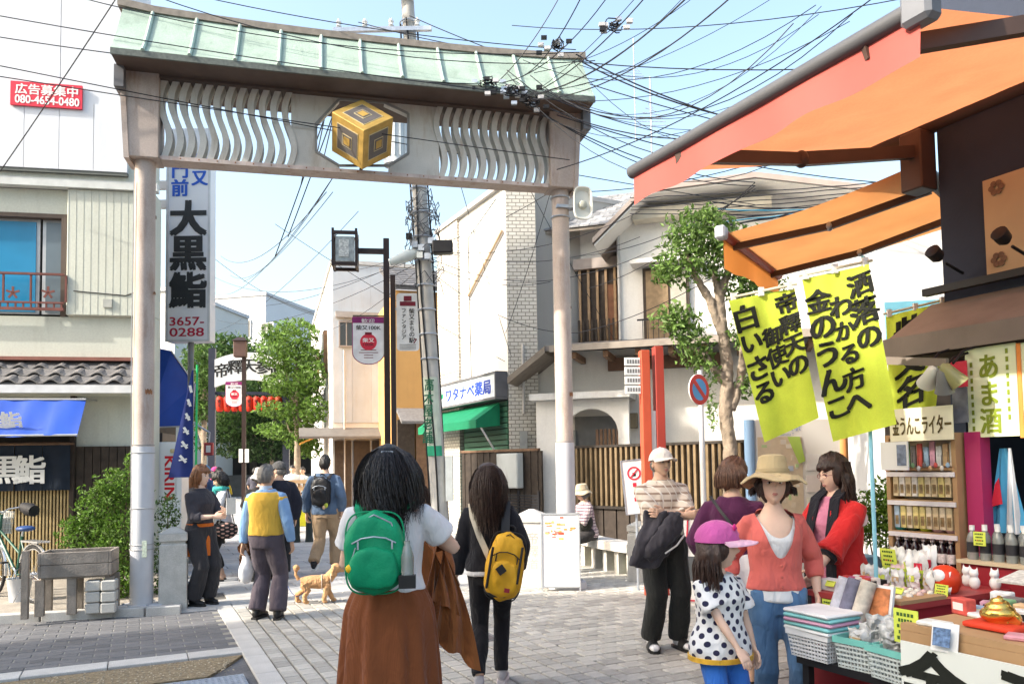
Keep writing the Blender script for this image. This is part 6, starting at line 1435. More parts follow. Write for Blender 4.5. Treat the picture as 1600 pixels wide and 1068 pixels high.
for z in (.0,.03,.06,.09):
    m = MB();
    for a_, b_ in (((-.13,-.10),(.13,-.10)),((.13,-.10),(.13,.10)),((.13,.10),(-.13,.10)),((-.13,.10),(-.13,-.10))): m.bar((a_[0],a_[1],z+.006),(b_[0],b_[1],z+.006),.008,.016)
    m.build('rim', gm_, gb)
gbb = MB()
for i in range(15):
    x = -.13+i*.26/14; gbb.box(x-.003,x+.003,-.103,-.097,0,.1); gbb.box(x-.003,x+.003,.097,.103,0,.1)
gbb.box(-.12,.12,-.09,.09,.0,.006); gbb.build('mesh_side', gm_, gb)['kind'] = 'stuff'
plas = M('clear_film', (.62,.62,.60), .15, .25, 14, spec=.6)
def bag(label, p, rot, w_, h, mat, seed, grp=None, name='sweet_bag', tilt=0.):
    t = thing(name, label, 'bag', p, rot, grp); m = MB(); rg = random.Random(seed)
    n_, m2 = 9, 9; P3 = {}
    for sd_ in (0,1):
        for j in range(m2+1):
            for i in range(n_+1):
                u_, v_ = i/n_, j/m2; thk = w_*.26*(max(0,math.sin(math.pi*u_))*max(0,math.sin(math.pi*min(1,v_*1.12))))**.55*(1+.5*rg.uniform(-1,1)*(0<i<n_ and 0<j<m2))
                P3[sd_,j,i] = ((u_-.5)*w_*(1+.05*math.sin(j*2+seed)), (-1 if sd_ == 0 else 1)*thk+tilt*v_*h+.006*math.sin(i*1.3+j+seed), v_*h+.006*math.sin(i*1.7+seed))
    for sd_ in (0,1): m.loft([[P3[sd_,j,i] for i in range(n_+1)] for j in range(m2+1)], cap=False, closed=False)
    m.build('film', mat, t, True); tt2 = MB().box(-w_*.25,w_*.25,-w_*.28+tilt*.5*h,-w_*.24+tilt*.5*h,h*.35,h*.62); tt2.build('label_patch', [m_cardy if 'm_cardy' in globals() else white, red, M('bag_tan', (.5,.36,.2), .6)][seed % 3], t); return t
for i in range(6): bag(['clear bag of sweets at the %s of the green basket' % s_ for s_ in ('left','centre','right','rear left','rear','rear right')][i], C_(.13+.07*(i%3),.58+.09*(i//3),.02), SR+rnd(-.5,.5), .09,.17+rnd(0,.05), [plas, M('film_white', (.72,.72,.72), .3)][i%2], i+2)
card('yellow price card stuck in the green basket', C_(.10,.55,.10), SR, .10,.11, -10)
card('yellow price card leaning over the rear of the green basket', C_(.05,.75,.10), SR-.3, .09,.08, 15)
for j in range(4):
    for i in range(9):
        s_ = thing('sweet_bun', 'small wrapped pale sweet in the rows on the red counter', 'sweet', C_(.20+.038*i,.07+.085*j,.005), SR+rnd(-.2,.2), 'wrapped sweets on the red counter')
        MB().ball((0,0,.016),.017,.022,.017,8,6).build('wrap', [M('wrap_pale', (.66,.60,.52), .35, .2, 30), M('wrap_rose', (.62,.42,.38), .35), M('wrap_cream', (.70,.66,.55), .35)][(i+j) % 3], s_, True)
for i in range(6): card('small yellow price tag %s on the sweets tray' % ['first from the front','second from the front','third from the front','fourth from the front','near the counter edge','at the rear'][i], C_(.10+.07*i,.03+.05*(i%3),.03), SR+rnd(-.2,.2), .06,.035, 35, None, 1, 'price_tag')
dr = thing('daruma_figure', 'rounded red figure with a white face on the red counter', 'figurine', C_(.46,.52), SR)
obj('body', solid(MB().ball((0,0,.075),.085,.08,.08).ball((0,0,.03),.07,.07,.04), .008, 2), M('daruma_red', (.62,.05,.015), .35), dr, True); MB().ball((.0,-.055,.095),.045,.032,.038,12,8).build('face', white, dr, True)
card('yellow price card in front of the red figure', C_(.50,.42,.0), SR, .075,.06, 10)
for i in range(4):
    g = thing('lucky_cat', ['white cat figurine at the rear left of the counter','white cat figurine at the rear of the counter','small white cat figurine behind the red figure','white cat figurine by the bottle shelf'][i], 'figurine', C_(.30+.08*i,.78+.06*(i%2)), SR)
    obj('body', solid(MB().ball((0,0,.035),.03,.028,.04).ball((0,-.004,.085),.025,.024,.024).tube([(-.015,0,.10),(-.02,0,.125)],[.01,.002],8).tube([(.015,0,.10),(.02,0,.125)],[.01,.002],8), .006, 1), white, g, True)
card('large yellow handwritten card on the front of the red counter', S(.235,-1.72,.66) if False else C_(.30,-.035,-.21), SR, .13,.16, 0, None, 5)
cb = thing('cardboard_box', 'brown cardboard box behind the counter under the rack', 'box', S(-.55,-.62), SR+.1); MB().box(0,.30,0,.28,.45,.80).build('carton', M('cardboard', (.42,.29,.16), .85, .08, 4), cb, bevel=.006); MB().box(-.02,.34,-.02,.3,.40,.448).build('stand', m_darkwood, cb); MB().box(.02,.06,.02,.06,0,.40).build('leg', m_darkwood, cb); MB().box(.24,.28,.2,.24,0,.40).build('leg', m_darkwood, cb)
bb = thing('blue_cushion', 'folded blue grey cloth on the carton behind the counter', 'cloth', S(-.38,-.55,.80), SR); obj('cloth', solid(MB().box(-.13,.13,-.11,.11,.0,.05).box(-.12,.12,-.10,.10,.04,.10), .012, 6, .006, 12, 3), M('cloth_bluegrey', (.14,.24,.30), .9, .15, 8), bb, True)
nt2 = thing('wooden_table', 'plywood display table at the bottom right corner', 'table', S(1.14,-2.16), SR)
TH = .86; MB().box(0,1.2,0,.85,TH-.03,TH).build('top', m_ply, nt2)
for x, y in ((.02,.02),(1.1,.02),(.02,.77),(1.1,.77)): MB().box(x,x+.06,y,y+.06,0,TH-.031).build('leg', m_ply, nt2)
MB().box(.0,1.2,-.004,.02,TH-.12,TH-.031).build('apron', m_ply, nt2)
wbd = thing('white_board', 'white board with large black brush characters on the table front', 'sign', S(1.14,-2.18), SR)
z1 = TH-.07; MB().box(.02,.80,-.014,-.004,.20,z1).build('board', M('board_chalk', (.70,.73,.68), .6, .04, 3), wbd)
for ch, x, z, sz in (('金',.16,z1-.16,.30),('の',.36,z1-.28,.22),('う',.52,z1-.16,.30),('ん',.68,z1-.24,.26)): lettering(ch, brush, wbd, (x,-.0155,z+sz/2), (1,0,0), (0,0,1), sz, vertical=True, bold=.035)
def T_(x, y, z=0): return S(1.14+x,-2.16+y,TH+z)
gd = thing('gold_swirl', 'shiny gold coiled swirl ornament on a red cushion', 'ornament', T_(.30,.22,.0), SR)
obj('cushion', solid(MB().box(-.11,.11,-.09,.09,.004,.03), .008, 5), M('cushion_red', (.62,.05,.02), .7), gd, True)
sw = MB(); pts = []; rr2 = []
for i in range(90):
    t_ = i/89; a = t_*2*math.pi*3.4; r_ = .055*(1-t_)**.85; pts.append((r_*math.cos(a), r_*math.sin(a), .045+.095*t_)); rr2.append(.026*(1-t_)**.6+.003)
sw.tube(pts, rr2, 12); sw.lathe([(.05,.03),(.045,.06),(.02,.10)], 14); obj('swirl', solid(sw, .005, 2), M('gold_gloss', (.75,.48,.12), .18, .05, 6, metal=.9), gd, True)
for i, (x, y, lb) in enumerate(((.12,.06,'flat leaflet pile at the front left of the plywood table'),(.46,.1,'pink paper packet in the middle of the plywood table'),(.10,.40,'white paper packet at the far side of the plywood table'),(.22,.55,'clear packet at the far corner of the plywood table'),(.5,.5,'cream packet at the rear of the plywood table'))):
    g = thing('paper_packet', lb, 'packet', T_(x,y), SR+rnd(-.4,.4)); MB().box(-.06,.06,-.045,.045,0,.02).build('packet', M('pp%d' % i, [(.7,.7,.66),(.6,.28,.32),(.72,.72,.70),(.6,.6,.55),(.68,.62,.45)][i], .5, .15, 20), g, bevel=.006)
bag('clear bag with a white roll leaning on the plywood table', T_(.52,.34), SR+.3, .14,.24, M('film_white', (.72,.72,.72), .3), 33, None, 'film_bag', .25)
card('yellow card on the clear bag with the white roll', T_(.52,.30,.15), SR, .11,.08, -20)
card('yellow handwritten card hanging on the table corner', T_(-.01,.05,-.10), SR, .12,.15, 0, None, 5)
card('yellow card at the right edge of the plywood table', T_(.62,.02,-.02), SR+.3, .13,.13, 20)
card('white card with a blue picture on the table edge', T_(.22,-.035,-.08), SR+.1, .11,.12, 12, white, 0)
g = thing('picture_patch', 'blue printed photo on the white table card', 'photo', T_(.22,-.05,-.06), SR+.1); MB().box(-.035,.035,-.008,-.004,.005,.08).xf(Matrix.Rotation(R(-12),4,'X')).build('photo', M('pic_blue', (.12,.2,.35), .5, .6, 60), g)
dish = thing('black_dish', 'black dish of small things on the plywood table', 'dish', T_(.58,.14), SR); MB().lathe([(.03,0),(.075,.02),(.08,.025),(.03,.008)], 18).build('dish', m_rub, dish, True)
sgn2 = thing('slanted_notice', 'white slanted notice on the lower edge of the bottle shelf', 'sign', S(1.0,-.95,.93), SR); MB().box(-.1,.7,-.10,.12,.0,.012).xf(Matrix.Rotation(R(10),4,'X')).build('panel', M('notice_grey', (.62,.62,.58), .5, .3, 40), sgn2)
lb = thing('low_stand', 'black low display stand carrying the plastic baskets', 'stand', S(.76,-2.03), SR)
LH = .56; MB().box(-.32,.48,-.02,.42,LH-.04,LH).build('top', m_rub, lb)
for x in (-.30,.42):
    for y in (.0,.36): MB().box(x,x+.04,y,y+.04,0,LH-.041).build('leg', m_rub, lb)
MB().box(-.30,.46,.05,.38,.05,.32).build('lower_box', m_redw, lb)
def basket(label, p, rot, wd, dp, h, col, rimc):
    t = thing('plastic_basket', label, 'basket', p, rot); mt = M('bk_%s' % str(col), col, .4, .08, 9); k_ = .88
    MB().box(-wd/2*k_,wd/2*k_,-dp/2*k_,dp/2*k_,.0,.008).build('base', mt, t)
    s_ = MB(); n = 12
    for i in range(n+1):
        q_ = -1+2*i/n
        for sg_ in (-1,1): s_.bar((wd/2*k_*q_,sg_*dp/2*k_,0),(wd/2*q_,sg_*dp/2,h),.006,.004); s_.bar((sg_*wd/2*k_,dp/2*k_*q_,0),(sg_*wd/2,dp/2*q_,h),.006,.004)
    for z in np.linspace(.02,h-.03,5):
        kk = k_+(1-k_)*z/h
        for a_, b_ in (((-1,-1),(1,-1)),((1,-1),(1,1)),((1,1),(-1,1)),((-1,1),(-1,-1))): s_.bar((a_[0]*wd/2*kk,a_[1]*dp/2*kk,z),(b_[0]*wd/2*kk,b_[1]*dp/2*kk,z),.004,.010)
    s_.build('lattice_side', mt, t)['kind'] = 'stuff'
    MB().loft([[(x*wd/2*e_,y*dp/2*e_,z) for x, y in ((-1,-1),(1,-1),(1,1),(-1,1))] for e_, z in ((1.0,h-.02),(1.05,h-.018),(1.05,h+.012),(.97,h+.012),(.96,h-.02))], cap=False).build('rim', M('rim_%s' % str(rimc), rimc, .35), t); return t
teal = (.18,.52,.46)
q0 = S(.54,-1.96,LH); basket('white plastic basket with striped cloths nearest the blue jeans', q0, SR, .26,.24,.13, (.62,.64,.66), (.66,.68,.70))
for i, c_ in enumerate(((.66,.66,.66),(.20,.50,.50),(.55,.30,.42),(.20,.50,.50),(.70,.70,.70))):
    g = thing('folded_cloth', '%s folded cloth in the pile on the white basket' % ['lowest white','lower teal','middle pink','upper teal','topmost white'][i], 'cloth', S(.54,-1.96,LH+.135+i*.022), SR+rnd(-.05,.05)); MB().box(-.15,.15,-.13,.13,0,.02).build('cloth', M('fc%d' % i, c_, .8, .1, 9), g, bevel=.008)
q1 = S(.81,-1.95,LH); basket('turquoise rimmed clear basket of bagged goods in the middle', q1, SR+.1, .24,.22,.14, (.50,.56,.55), teal)
q2 = S(1.04,-1.98,LH); basket('turquoise rimmed clear basket of bagged goods nearest the white board', q2, SR-.1, .26,.24,.14, (.50,.56,.55), teal)
for k_, q in enumerate((q1,q2)):
    for i in range(7): bag('%s silvery bag heaped in the %s turquoise basket' % (['left','right','front','rear','upper','middle','lower'][i], ['middle','nearer'][k_]), q+Vector((rnd(-.07,.07),rnd(-.07,.07),.03+.022*i)), rnd(0,6), .12,.10, M('film_grey', (.42,.43,.42), .18, .45, 26, spec=.6), i+50+10*k_, None, 'goods_bag')
for i, (dx, c_, r_) in enumerate(((0,(.45,.45,.5),12),(.06,(.16,.16,.22),18),(.14,(.55,.5,.42),22))):
    g = thing('rolled_towel', ['pale rolled towel leaning in the white basket','dark rolled towel leaning in the white basket','cream rolled towel leaning in the white basket'][i], 'towel', S(.50+dx,-1.84,LH+.15), SR); MB().tube([(0,0,0),(.05,.06,.24)], .04, 12).build('roll', M('rt%d' % i, c_, .9, .3, 22), g, True)
pf2 = thing('framed_print', 'framed colourful print leaning behind the rolled towels', 'print', S(.72,-1.80,LH+.12), SR); MB().box(-.07,.09,-.008,.008,0,.26).xf(Matrix.Rotation(R(-12),4,'X')).build('frame', white, pf2); MB().box(-.055,.075,-.012,-.0085,.015,.245).xf(Matrix.Rotation(R(-12),4,'X')).build('picture', M('print_warm', (.55,.2,.08), .5, .6, 18), pf2)
wt = thing('white_carton', 'white carton with a red character on the ground by the plywood table', 'box', S(1.06,-2.34), SR+.1); MB().box(-.16,.12,-.1,.1,.18,.50).build('carton', white, wt, bevel=.006); MB().box(-.17,.13,-.11,.11,0,.178).build('crate', m_redw, wt); lettering('足袋', M('plum_ink', (.3,.03,.1), .6), wt, (-.12,-.102,.36), (1,0,0), (0,0,1), .12, width=.22, bold=.02)

random.seed(55)
pal = [(.62,.10,.08),(.70,.66,.60),(.30,.42,.55),(.66,.52,.16),(.55,.28,.36),(.22,.40,.20),(.72,.72,.70),(.16,.14,.14),(.60,.40,.22)]
lab_pos = ['at the front','in the second row','in the middle row','near the rear','at the rear']
for j in range(5):
    for i in range(4):
        c_ = pal[(i*3+j*2) % 9]; g = thing('souvenir_box', '%s souvenir box %s of the plywood table' % (['red','white','blue','yellow','rose','green','pale','black','tan'][(i*3+j*2) % 9], lab_pos[j]), 'box', T_(.05+.12*i+rnd(-.02,.02),.38+.10*j+rnd(-.02,.02)), SR+rnd(-.4,.4), 'souvenir boxes on the plywood table')
        h_ = rnd(.03,.09); MB().box(-.045,.045,-.03,.03,0,h_).build('box', M('sbx%d' % ((i*3+j*2) % 9), c_, .5, .25, 25), g, bevel=.005); MB().box(-.03,.03,-.032,-.0305,h_*.3,h_*.75).build('print_patch', [white, m_lemon, ink][(i+j) % 3], g)
for i in range(12):
    c_ = pal[i % 9]; g = thing('charm_strap', 'small charm on a string hanging along the front of the goods rack', 'souvenir', S(-.10+.04*i,-.565), SR, 'charms hanging on the rack front'); z = 1.50+.02*(i % 2); MB().tube([(0,0,z+.10),(0,0,z+.03)], .0015, 4).build('string', ink, g); MB().ball((0,0,z+.015),.013,.009,.018,10,8).build('charm', M('sbx%d' % (i % 9), c_, .5, .25, 25), g, True)
for i in range(10):
    c_ = pal[(i*2+1) % 9]; g = thing('paper_fan', 'colourful packet standing in the top row of the goods rack', 'souvenir', S(-.09+.045*i,-.50), SR, 'packets in the top row of the rack'); MB().box(0,.036,-.008,.008,1.525,1.525+rnd(.12,.17)).build('packet', M('sbx%d' % ((i*2+1) % 9), c_, .5, .25, 25), g, bevel=.004)
for i in range(8):
    bag('clear snack bag %s of the red counter' % ['at the far left','at the left rear','left of the middle','in the middle','right of the middle','at the right','at the right rear','at the far right'][i], C_(.03+.065*i,.44+.05*(i % 3)), SR+rnd(-.6,.6), .08,.10+rnd(0,.04), [plas, M('film_white', (.72,.72,.72), .3), M('film_pink', (.60,.42,.42), .3, .3, 20)][i % 3], 80+i, None, 'snack_bag')
for i, (x, y, r_) in enumerate(((.15,-.035,0),(.42,-.035,.05))): card(['yellow card at the far end of the red counter front','yellow card at the near end of the red counter front'][i], C_(x,y,-.13), SR+r_, .09,.10, 0, None, 4)
for k_ in range(3):
    z = 1.16+.22*k_; sh = thing('alcove_shelf', ['lower','middle','upper'][k_]+' shelf of boxed goods inside the shop alcove', 'shelf', S(.62,.35,0), SR); MB().box(0,1.6,0,.35,z-.02,z).build('board', m_ply, sh)
    for i in range(11):
        c_ = pal[(i+k_*4) % 9]; MB().box(.03+i*.14,.14+i*.14,.05,.25,z+.001,z+rnd(.09,.17)).build('carton', M('sbx%d' % ((i+k_*4) % 9), c_, .5, .25, 25), sh, bevel=.004)
def skin(name, c):
    m = M(name, c, .55, .06, 14, .05, 120, spec=.35); b = m.node_tree.nodes['Principled BSDF']; b.inputs['Subsurface Weight'].default_value = .08; b.inputs['Subsurface Radius'].default_value = (.01,.004,.002); return m
SK = skin('skin', (.60,.39,.28)); SKP = skin('skin_pale', (.68,.46,.35)); SKT = skin('skin_tan', (.50,.30,.20))
def hair_mat(name, c):
    m = M(name, c, .45, .35, 30, .0, spec=.5); N, L = nodes_of(m); tc = next(n for n in N if n.bl_idname == 'ShaderNodeTexCoord')
    mp = N.new('ShaderNodeMapping'); mp.inputs['Scale'].default_value = (160,160,9); no = N.new('ShaderNodeTexNoise'); no.inputs['Scale'].default_value = 1; L.new(tc.outputs['Object'], mp.inputs[0]); L.new(mp.outputs[0], no.inputs['Vector'])
    bp = N.new('ShaderNodeBump'); bp.inputs['Strength'].default_value = .7; bp.inputs['Distance'].default_value = .01; L.new(no.outputs[0], bp.inputs['Height']); L.new(bp.outputs[0], N['Principled BSDF'].inputs['Normal']); return m
H_BLK = hair_mat('hair_black', (.010,.008,.008)); H_DKB = hair_mat('hair_dark_brown', (.036,.017,.012)); H_AUB = hair_mat('hair_auburn', (.20,.075,.025)); H_GRY = hair_mat('hair_grey', (.14,.13,.12)); H_BRN = hair_mat('hair_brown', (.10,.042,.02))
def fabric(name, c, var=.10, bump=.12, rough=.9, **k):
    if name in MATS: return MATS[name]
    m = M(name, c, rough, var, 7, bump, 220, spec=.12, sheen=.12, **k); N, L = nodes_of(m); tc = next(n for n in N if n.bl_idname == 'ShaderNodeTexCoord')
    no = N.new('ShaderNodeTexNoise'); no.inputs['Scale'].default_value = 11; no.inputs['Detail'].default_value = 2; no.inputs['Distortion'].default_value = 1.2
    mp = N.new('ShaderNodeMapping'); mp.inputs['Scale'].default_value = (1.3,1.3,.55); mp.inputs['Rotation'].default_value = (.3,.25,0); L.new(tc.outputs['Object'], mp.inputs[0]); L.new(mp.outputs[0], no.inputs['Vector'])
    b2 = N.new('ShaderNodeBump'); b2.inputs['Strength'].default_value = .55; b2.inputs['Distance'].default_value = .03; L.new(no.outputs[0], b2.inputs['Height'])
    bs = N['Principled BSDF'].inputs['Normal']
    if bs.links: b1 = bs.links[0].from_node; L.new(b2.outputs[0], b1.inputs['Normal'])
    else: L.new(b2.outputs[0], bs)
    return m
def sstep(a, b, x): t = min(1, max(0, (x-a)/(b-a))); return t*t*(3-2*t)
def head_pt(x, y, z, f=1.):
    kx = 1-.36*sstep(.05,1,-z)**1.1; X = .0765*x*kx; Y = (.100 if y > 0 else .092)*y; Z = .118*z
    if y > 0: Y *= 1-.45*sstep(.25,.95,-z)
    if y < 0:
        e = math.exp
        Y -= f*(.019*e(-(x/.12)**2-((z+.17)/.11)**2)+.009*e(-(x/.08)**2-((z-.02)/.2)**2))
        Y += f*.008*e(-((abs(x)-.37)/.17)**2-((z-.07)/.09)**2)
        Y -= f*(.004*e(-((abs(x)-.3)/.3)**2-((z-.22)/.06)**2)+.006*e(-(x/.22)**2-((z+.44)/.05)**2)+.004*e(-(x/.2)**2-((z+.54)/.05)**2)+.009*e(-(x/.28)**2-((z+.80)/.14)**2)-.003*e(-(x/.2)**2-((z+.64)/.05)**2))
    return Vector((X,Y,Z))
def face_dir(x, z): return x, -math.sqrt(max(.01,1-x*x-z*z)), z
def head_mesh(nu, nv, f=1.):
    rings = []
    for k_ in range(nv+1):
        p = math.pi*(k_+.01)/(nv+.02); zz_ = -math.cos(p); rr3 = math.sin(p)
        rings.append([head_pt(rr3*math.cos(2*math.pi*j/nu), rr3*math.sin(2*math.pi*j/nu), zz_, f) for j in range(nu)])
    mb_ = MB().loft(rings)
    for s_ in (-1,1): mb_.ball((s_*.077,.008,-.005),.012,.020,.032,10,8)
    return mb_
HANDS = {}
def hand_arrays(curl, vox):
    k_ = (curl, vox)
    if k_ not in HANDS:
        m = MB(); m.loft([[(x, wy*math.cos(a), hz*math.sin(a)) for a in [2*math.pi*j/12 for j in range(12)]] for x, wy, hz in ((-.03,.022,.019),(0,.024,.018),(.04,.036,.016),(.085,.040,.014),(.098,.036,.010))])
        for i, (y, L_) in enumerate(((-.030,.058),(-.010,.074),(.011,.080),(.031,.070))):
            p = Vector((.085,y,0)); a = 0; pts = [p];
            for s_, w_ in ((.45,1.0),(.32,1.2),(.23,.8)):
                a += curl*w_; p = p+Vector((math.cos(a),(y*.9)*.5 if False else 0,-math.sin(a)))*L_*s_; pts.append(p)
            m.tube([Vector((.06,y*.8,0))]+pts, [.010,.0098,.0088,.008,.0062], 8)
        m.tube([(.015,.025,-.004),(.045,.048,-.012),(.070,.058,-.020-.02*curl),(.090,.056,-.028-.03*curl)], [.014,.0125,.0105,.008], 8)
        me = solid(m, vox, 2); HANDS[k_] = mesh_arrays(me); bpy.data.meshes.remove(me)
    return HANDS[k_]
def ik(a, b, l1, l2, pole):
    d = b-a; D = min(d.length, (l1+l2)*.999); dn_ = d.normalized(); b = a+dn_*D
    x = (l1*l1-l2*l2+D*D)/(2*D); h_ = math.sqrt(max(0,l1*l1-x*x)); p = Vector(pole); p = (p-dn_*p.dot(dn_)); p = p.normalized() if p.length > 1e-5 else dn_.orthogonal().normalized()
    return a+dn_*x+p*h_, b
def smooth_rim(bm):
    rim_v = [v for v in bm.verts if v.is_boundary]
    for it in range(14):
        new = {}
        for v in rim_v:
            nb = [e.other_vert(v) for e in v.link_edges if e.is_boundary]
            if len(nb) == 2: new[v] = v.co*.4+(nb[0].co+nb[1].co)*.3
        for v, c_ in new.items(): v.co = c_
TF = [(.80,0,.150,.110),(.88,.006,.172,.125),(.95,.006,.166,.118),(1.05,0,.135,.100),(1.15,-.004,.140,.106),(1.25,-.014,.150,.122),(1.32,-.004,.150,.110),(1.37,.002,.128,.088),(1.41,.006,.088,.068),(1.46,.006,.056,.056)]
TM = [(.80,0,.150,.112),(.88,.004,.166,.122),(.95,.002,.162,.118),(1.05,0,.156,.115),(1.15,0,.162,.118),(1.25,-.004,.172,.124),(1.32,0,.172,.115),(1.375,.004,.145,.092),(1.415,.008,.098,.074),(1.46,.008,.064,.062)]
def person(label, loc, rot, h=1.62, fem=True, lean=0., head=(0,0), rh=None, lh=None, rpole=(-.6,.8,-.2), lpole=(.6,.8,-.2), feet=((-.09,0,0,6),(.09,0,0,-6)),
           sk=SK, top=None, inner=None, bottom=None, shoes=None, hair=None, hat=None, voxel=.011, girth=1., face=True, hand_curl=(.45,.45), palms=((1,0,0),(-1,0,0)), hs=None, sit=None, heel=(0,0), detail=1, extra_top=None, hips=0., headfwd=0., smile=False, glasses=False):
    t = thing('person', label, 'person', loc, rot); s = h/1.7; hs = hs or (h/1.7)**.55; T = TF if fem else TM; shw = .158 if fem else .180
    hipz = .90*s if sit is None else sit; dz = hipz-.90*s
    def Bn(p):
        p = Vector(p); p = Vector((p.x, p.y, p.z+dz)); q_ = (p.z-hipz)/s
        if q_ <= 0: return p
        a = R(lean)*min(1, q_/.25); r_ = Matrix.Rotation(a, 3, 'X'); o = Vector((0,0,hipz)); return o+r_ @ (p-o)
    def ring(z, yo, rx_, ry_, fit=0., n=26):
        return [Bn(((rx_*girth*s+fit)*math.copysign(abs(math.cos(a))**.9, math.cos(a)), yo*s+(ry_*girth*s+fit)*math.sin(a), z*s)) for a in [2*math.pi*j/n for j in range(n)]]
    def torso(fit, z0, z1, flare=0., n=26):
        zs_ = [z0]+[q_[0] for q_ in T if z0 < q_[0] < z1]+[z1]; out = []
        for z in zs_:
            for a, b in zip(T[:-1], T[1:]):
                if a[0] <= z <= b[0] or (z < T[0][0] and a is T[0]): break
            u_ = max(0,min(1,(z-a[0])/(b[0]-a[0]))); v_ = [a[i]+(b[i]-a[i])*u_ for i in range(4)]
            fl = flare*max(0,(1.10-z)/.3) if z < 1.10 else 0
            out.append(ring(z, v_[1], v_[2], v_[3], fit+fl, n))
        return out
    shl = {-1: Bn((-shw*s*girth,.005,1.355*s)), 1: Bn((shw*s*girth,.005,1.355*s))}
    la, lf_ = .285*s, .245*s
    hand = {-1: Vector(rh) if rh else shl[-1]+Vector((-.06,-.05,-.50))*s, 1: Vector(lh) if lh else shl[1]+Vector((.06,-.05,-.50))*s}
    elb = {}; wri = {}
    for sd, pole in ((-1,rpole),(1,lpole)): elb[sd], wri[sd] = ik(shl[sd], hand[sd], la, lf_, pole)
    hipj = {-1: Vector((-.088*s*girth,0,hipz-.02)), 1: Vector((.088*s*girth,0,hipz-.02))}; knee = {}; ank = {}
    for sd, (fx_, fy_, lift, yaw), hl in ((-1,feet[0],heel[0]),(1,feet[1],heel[1])):
        knee[sd], ank[sd] = ik(hipj[sd], Vector((fx_,fy_+.02,.085*s+lift)), .425*s, .41*s, (0,-1,.05))
    b = MB(); b.loft(torso(0,.80,1.46))
    hc = Bn((0,-.012*s-headfwd,1.43*s+.145*hs)); nb_ = Bn((0,.012*s,1.40*s)); b.tube([nb_, nb_.lerp(hc,.5), hc-Vector((0,-.012,.03))], [.060*s,(.048 if fem else .058)*s,(.046 if fem else .054)*s], 16)
    g = girth**.7
    for sd in (-1,1):
        b.tube([shl[sd]+Vector((-sd*.03,0,.0)), shl[sd].lerp(elb[sd],.25), shl[sd].lerp(elb[sd],.6), elb[sd], elb[sd].lerp(wri[sd],.35), wri[sd]], [.050*s*g,.048*s*g,.043*s*g,.037*s*g,.037*s*g,.025*s], 14)
        b.tube([hipj[sd]+Vector((0,0,.04)), hipj[sd].lerp(knee[sd],.4), knee[sd], knee[sd].lerp(ank[sd],.3), ank[sd]], [.088*s*g,.078*s*g,.056*s*g,.056*s*g,.036*s], 14)
    me = solid(b, max(voxel,.013), 4); V, Fc = mesh_arrays(me); bpy.data.meshes.remove(me); bo = MB().add(V, Fc)
    HR = Matrix.Rotation(R(head[0]),3,'Z') @ Matrix.Rotation(R(head[1]),3,'X')
    def hp(p): return hc+HR @ (Vector(p)*hs)
    nu, nv = ((84,56) if face and detail else (36,26)); hm = head_mesh(nu, nv); bo.add([hp(p) for p in hm.v], hm.f)
    for sd, cl, pn in ((-1,hand_curl[0],palms[0]),(1,hand_curl[1],palms[1])):
        hv, hf = hand_arrays(cl, .0042 if detail else .007); d = (wri[sd]-elb[sd]).normalized(); pn = Vector(pn); zz_ = -(pn-d*pn.dot(d)).normalized(); yy = zz_.cross(d)
        mir = 1 if yy.dot(Vector((0,-1,.3))) > 0 else -1
        bo.add([wri[sd]+(d*p[0]+yy*(p[1]*mir)+zz_*p[2])*s*1.02 for p in hv], hf if mir > 0 else [tuple(reversed(q_)) for q_ in hf])
    body = obj('body', bo.mesh(), sk, t, True)
    def garment(nm, sp_, base_hem):
        m = MB(); fit = sp_.get('fit',.014)
        m.loft(torso(fit, sp_.get('hem',base_hem), sp_.get('neck',1.435), sp_.get('flare',0.)))
        sl = sp_.get('sleeve',0.); sf = sp_.get('sfit',fit*1.1); srad = sp_.get('cuff',0.)
        if sl > 0:
            for sd in (-1,1):
                pts = [shl[sd]+Vector((-sd*.035,0,.0)), shl[sd], shl[sd].lerp(elb[sd],.3)]; rr3 = [.050*s*g+sf*.3,.050*s*g+sf*.45,.048*s*g+sf*.85]
                if sl <= 1: pts.append(shl[sd].lerp(elb[sd],sl)); rr3.append(.043*s*g+sf*1.25+srad)
                else:
                    pts += [shl[sd].lerp(elb[sd],.7), elb[sd], elb[sd].lerp(wri[sd],.35), elb[sd].lerp(wri[sd],sl-1)]; rr3 += [.043*s*g+sf,.040*s*g+sf,.038*s*g+sf+srad*.4,(.038-.013*(sl-1))*s*g+sf*.9+srad]
                m.tube(pts, rr3, 16)
        gm2 = solid(m, voxel, 3, sp_.get('wr',.009), sp_.get('wsc',9), sum(map(ord,label)) % 17)
        if 'vneck' in sp_:
            zb_, hw = sp_['vneck']; bm = bmesh.new(); bm.from_mesh(gm2); dele = []
            for v in bm.verts:
                q_ = v.co; zz_ = (q_.z-dz)/s
                if q_.y < .02*s and zz_ > zb_ and abs(q_.x) < hw*s*((zz_-zb_)/(1.44-zb_))**sp_.get('vpow',1.): dele.append(v)
            bmesh.ops.delete(bm, geom=dele, context='VERTS'); smooth_rim(bm); bm.to_mesh(gm2); bm.free()
        if 'open' in sp_:   # open front
            bm = bmesh.new(); bm.from_mesh(gm2); ow = sp_['open']; bmesh.ops.delete(bm, geom=[v for v in bm.verts if v.co.y < -.02 and abs(v.co.x) < ow*s], context='VERTS'); smooth_rim(bm); bm.to_mesh(gm2); bm.free()
        return obj(nm, gm2, sp_['m'], t, True)
    if inner: garment('undershirt', inner, .93)
    if top: garment(top.get('name','shirt'), top, .90)
    if extra_top: garment(extra_top.get('name','vest'), extra_top, .92)
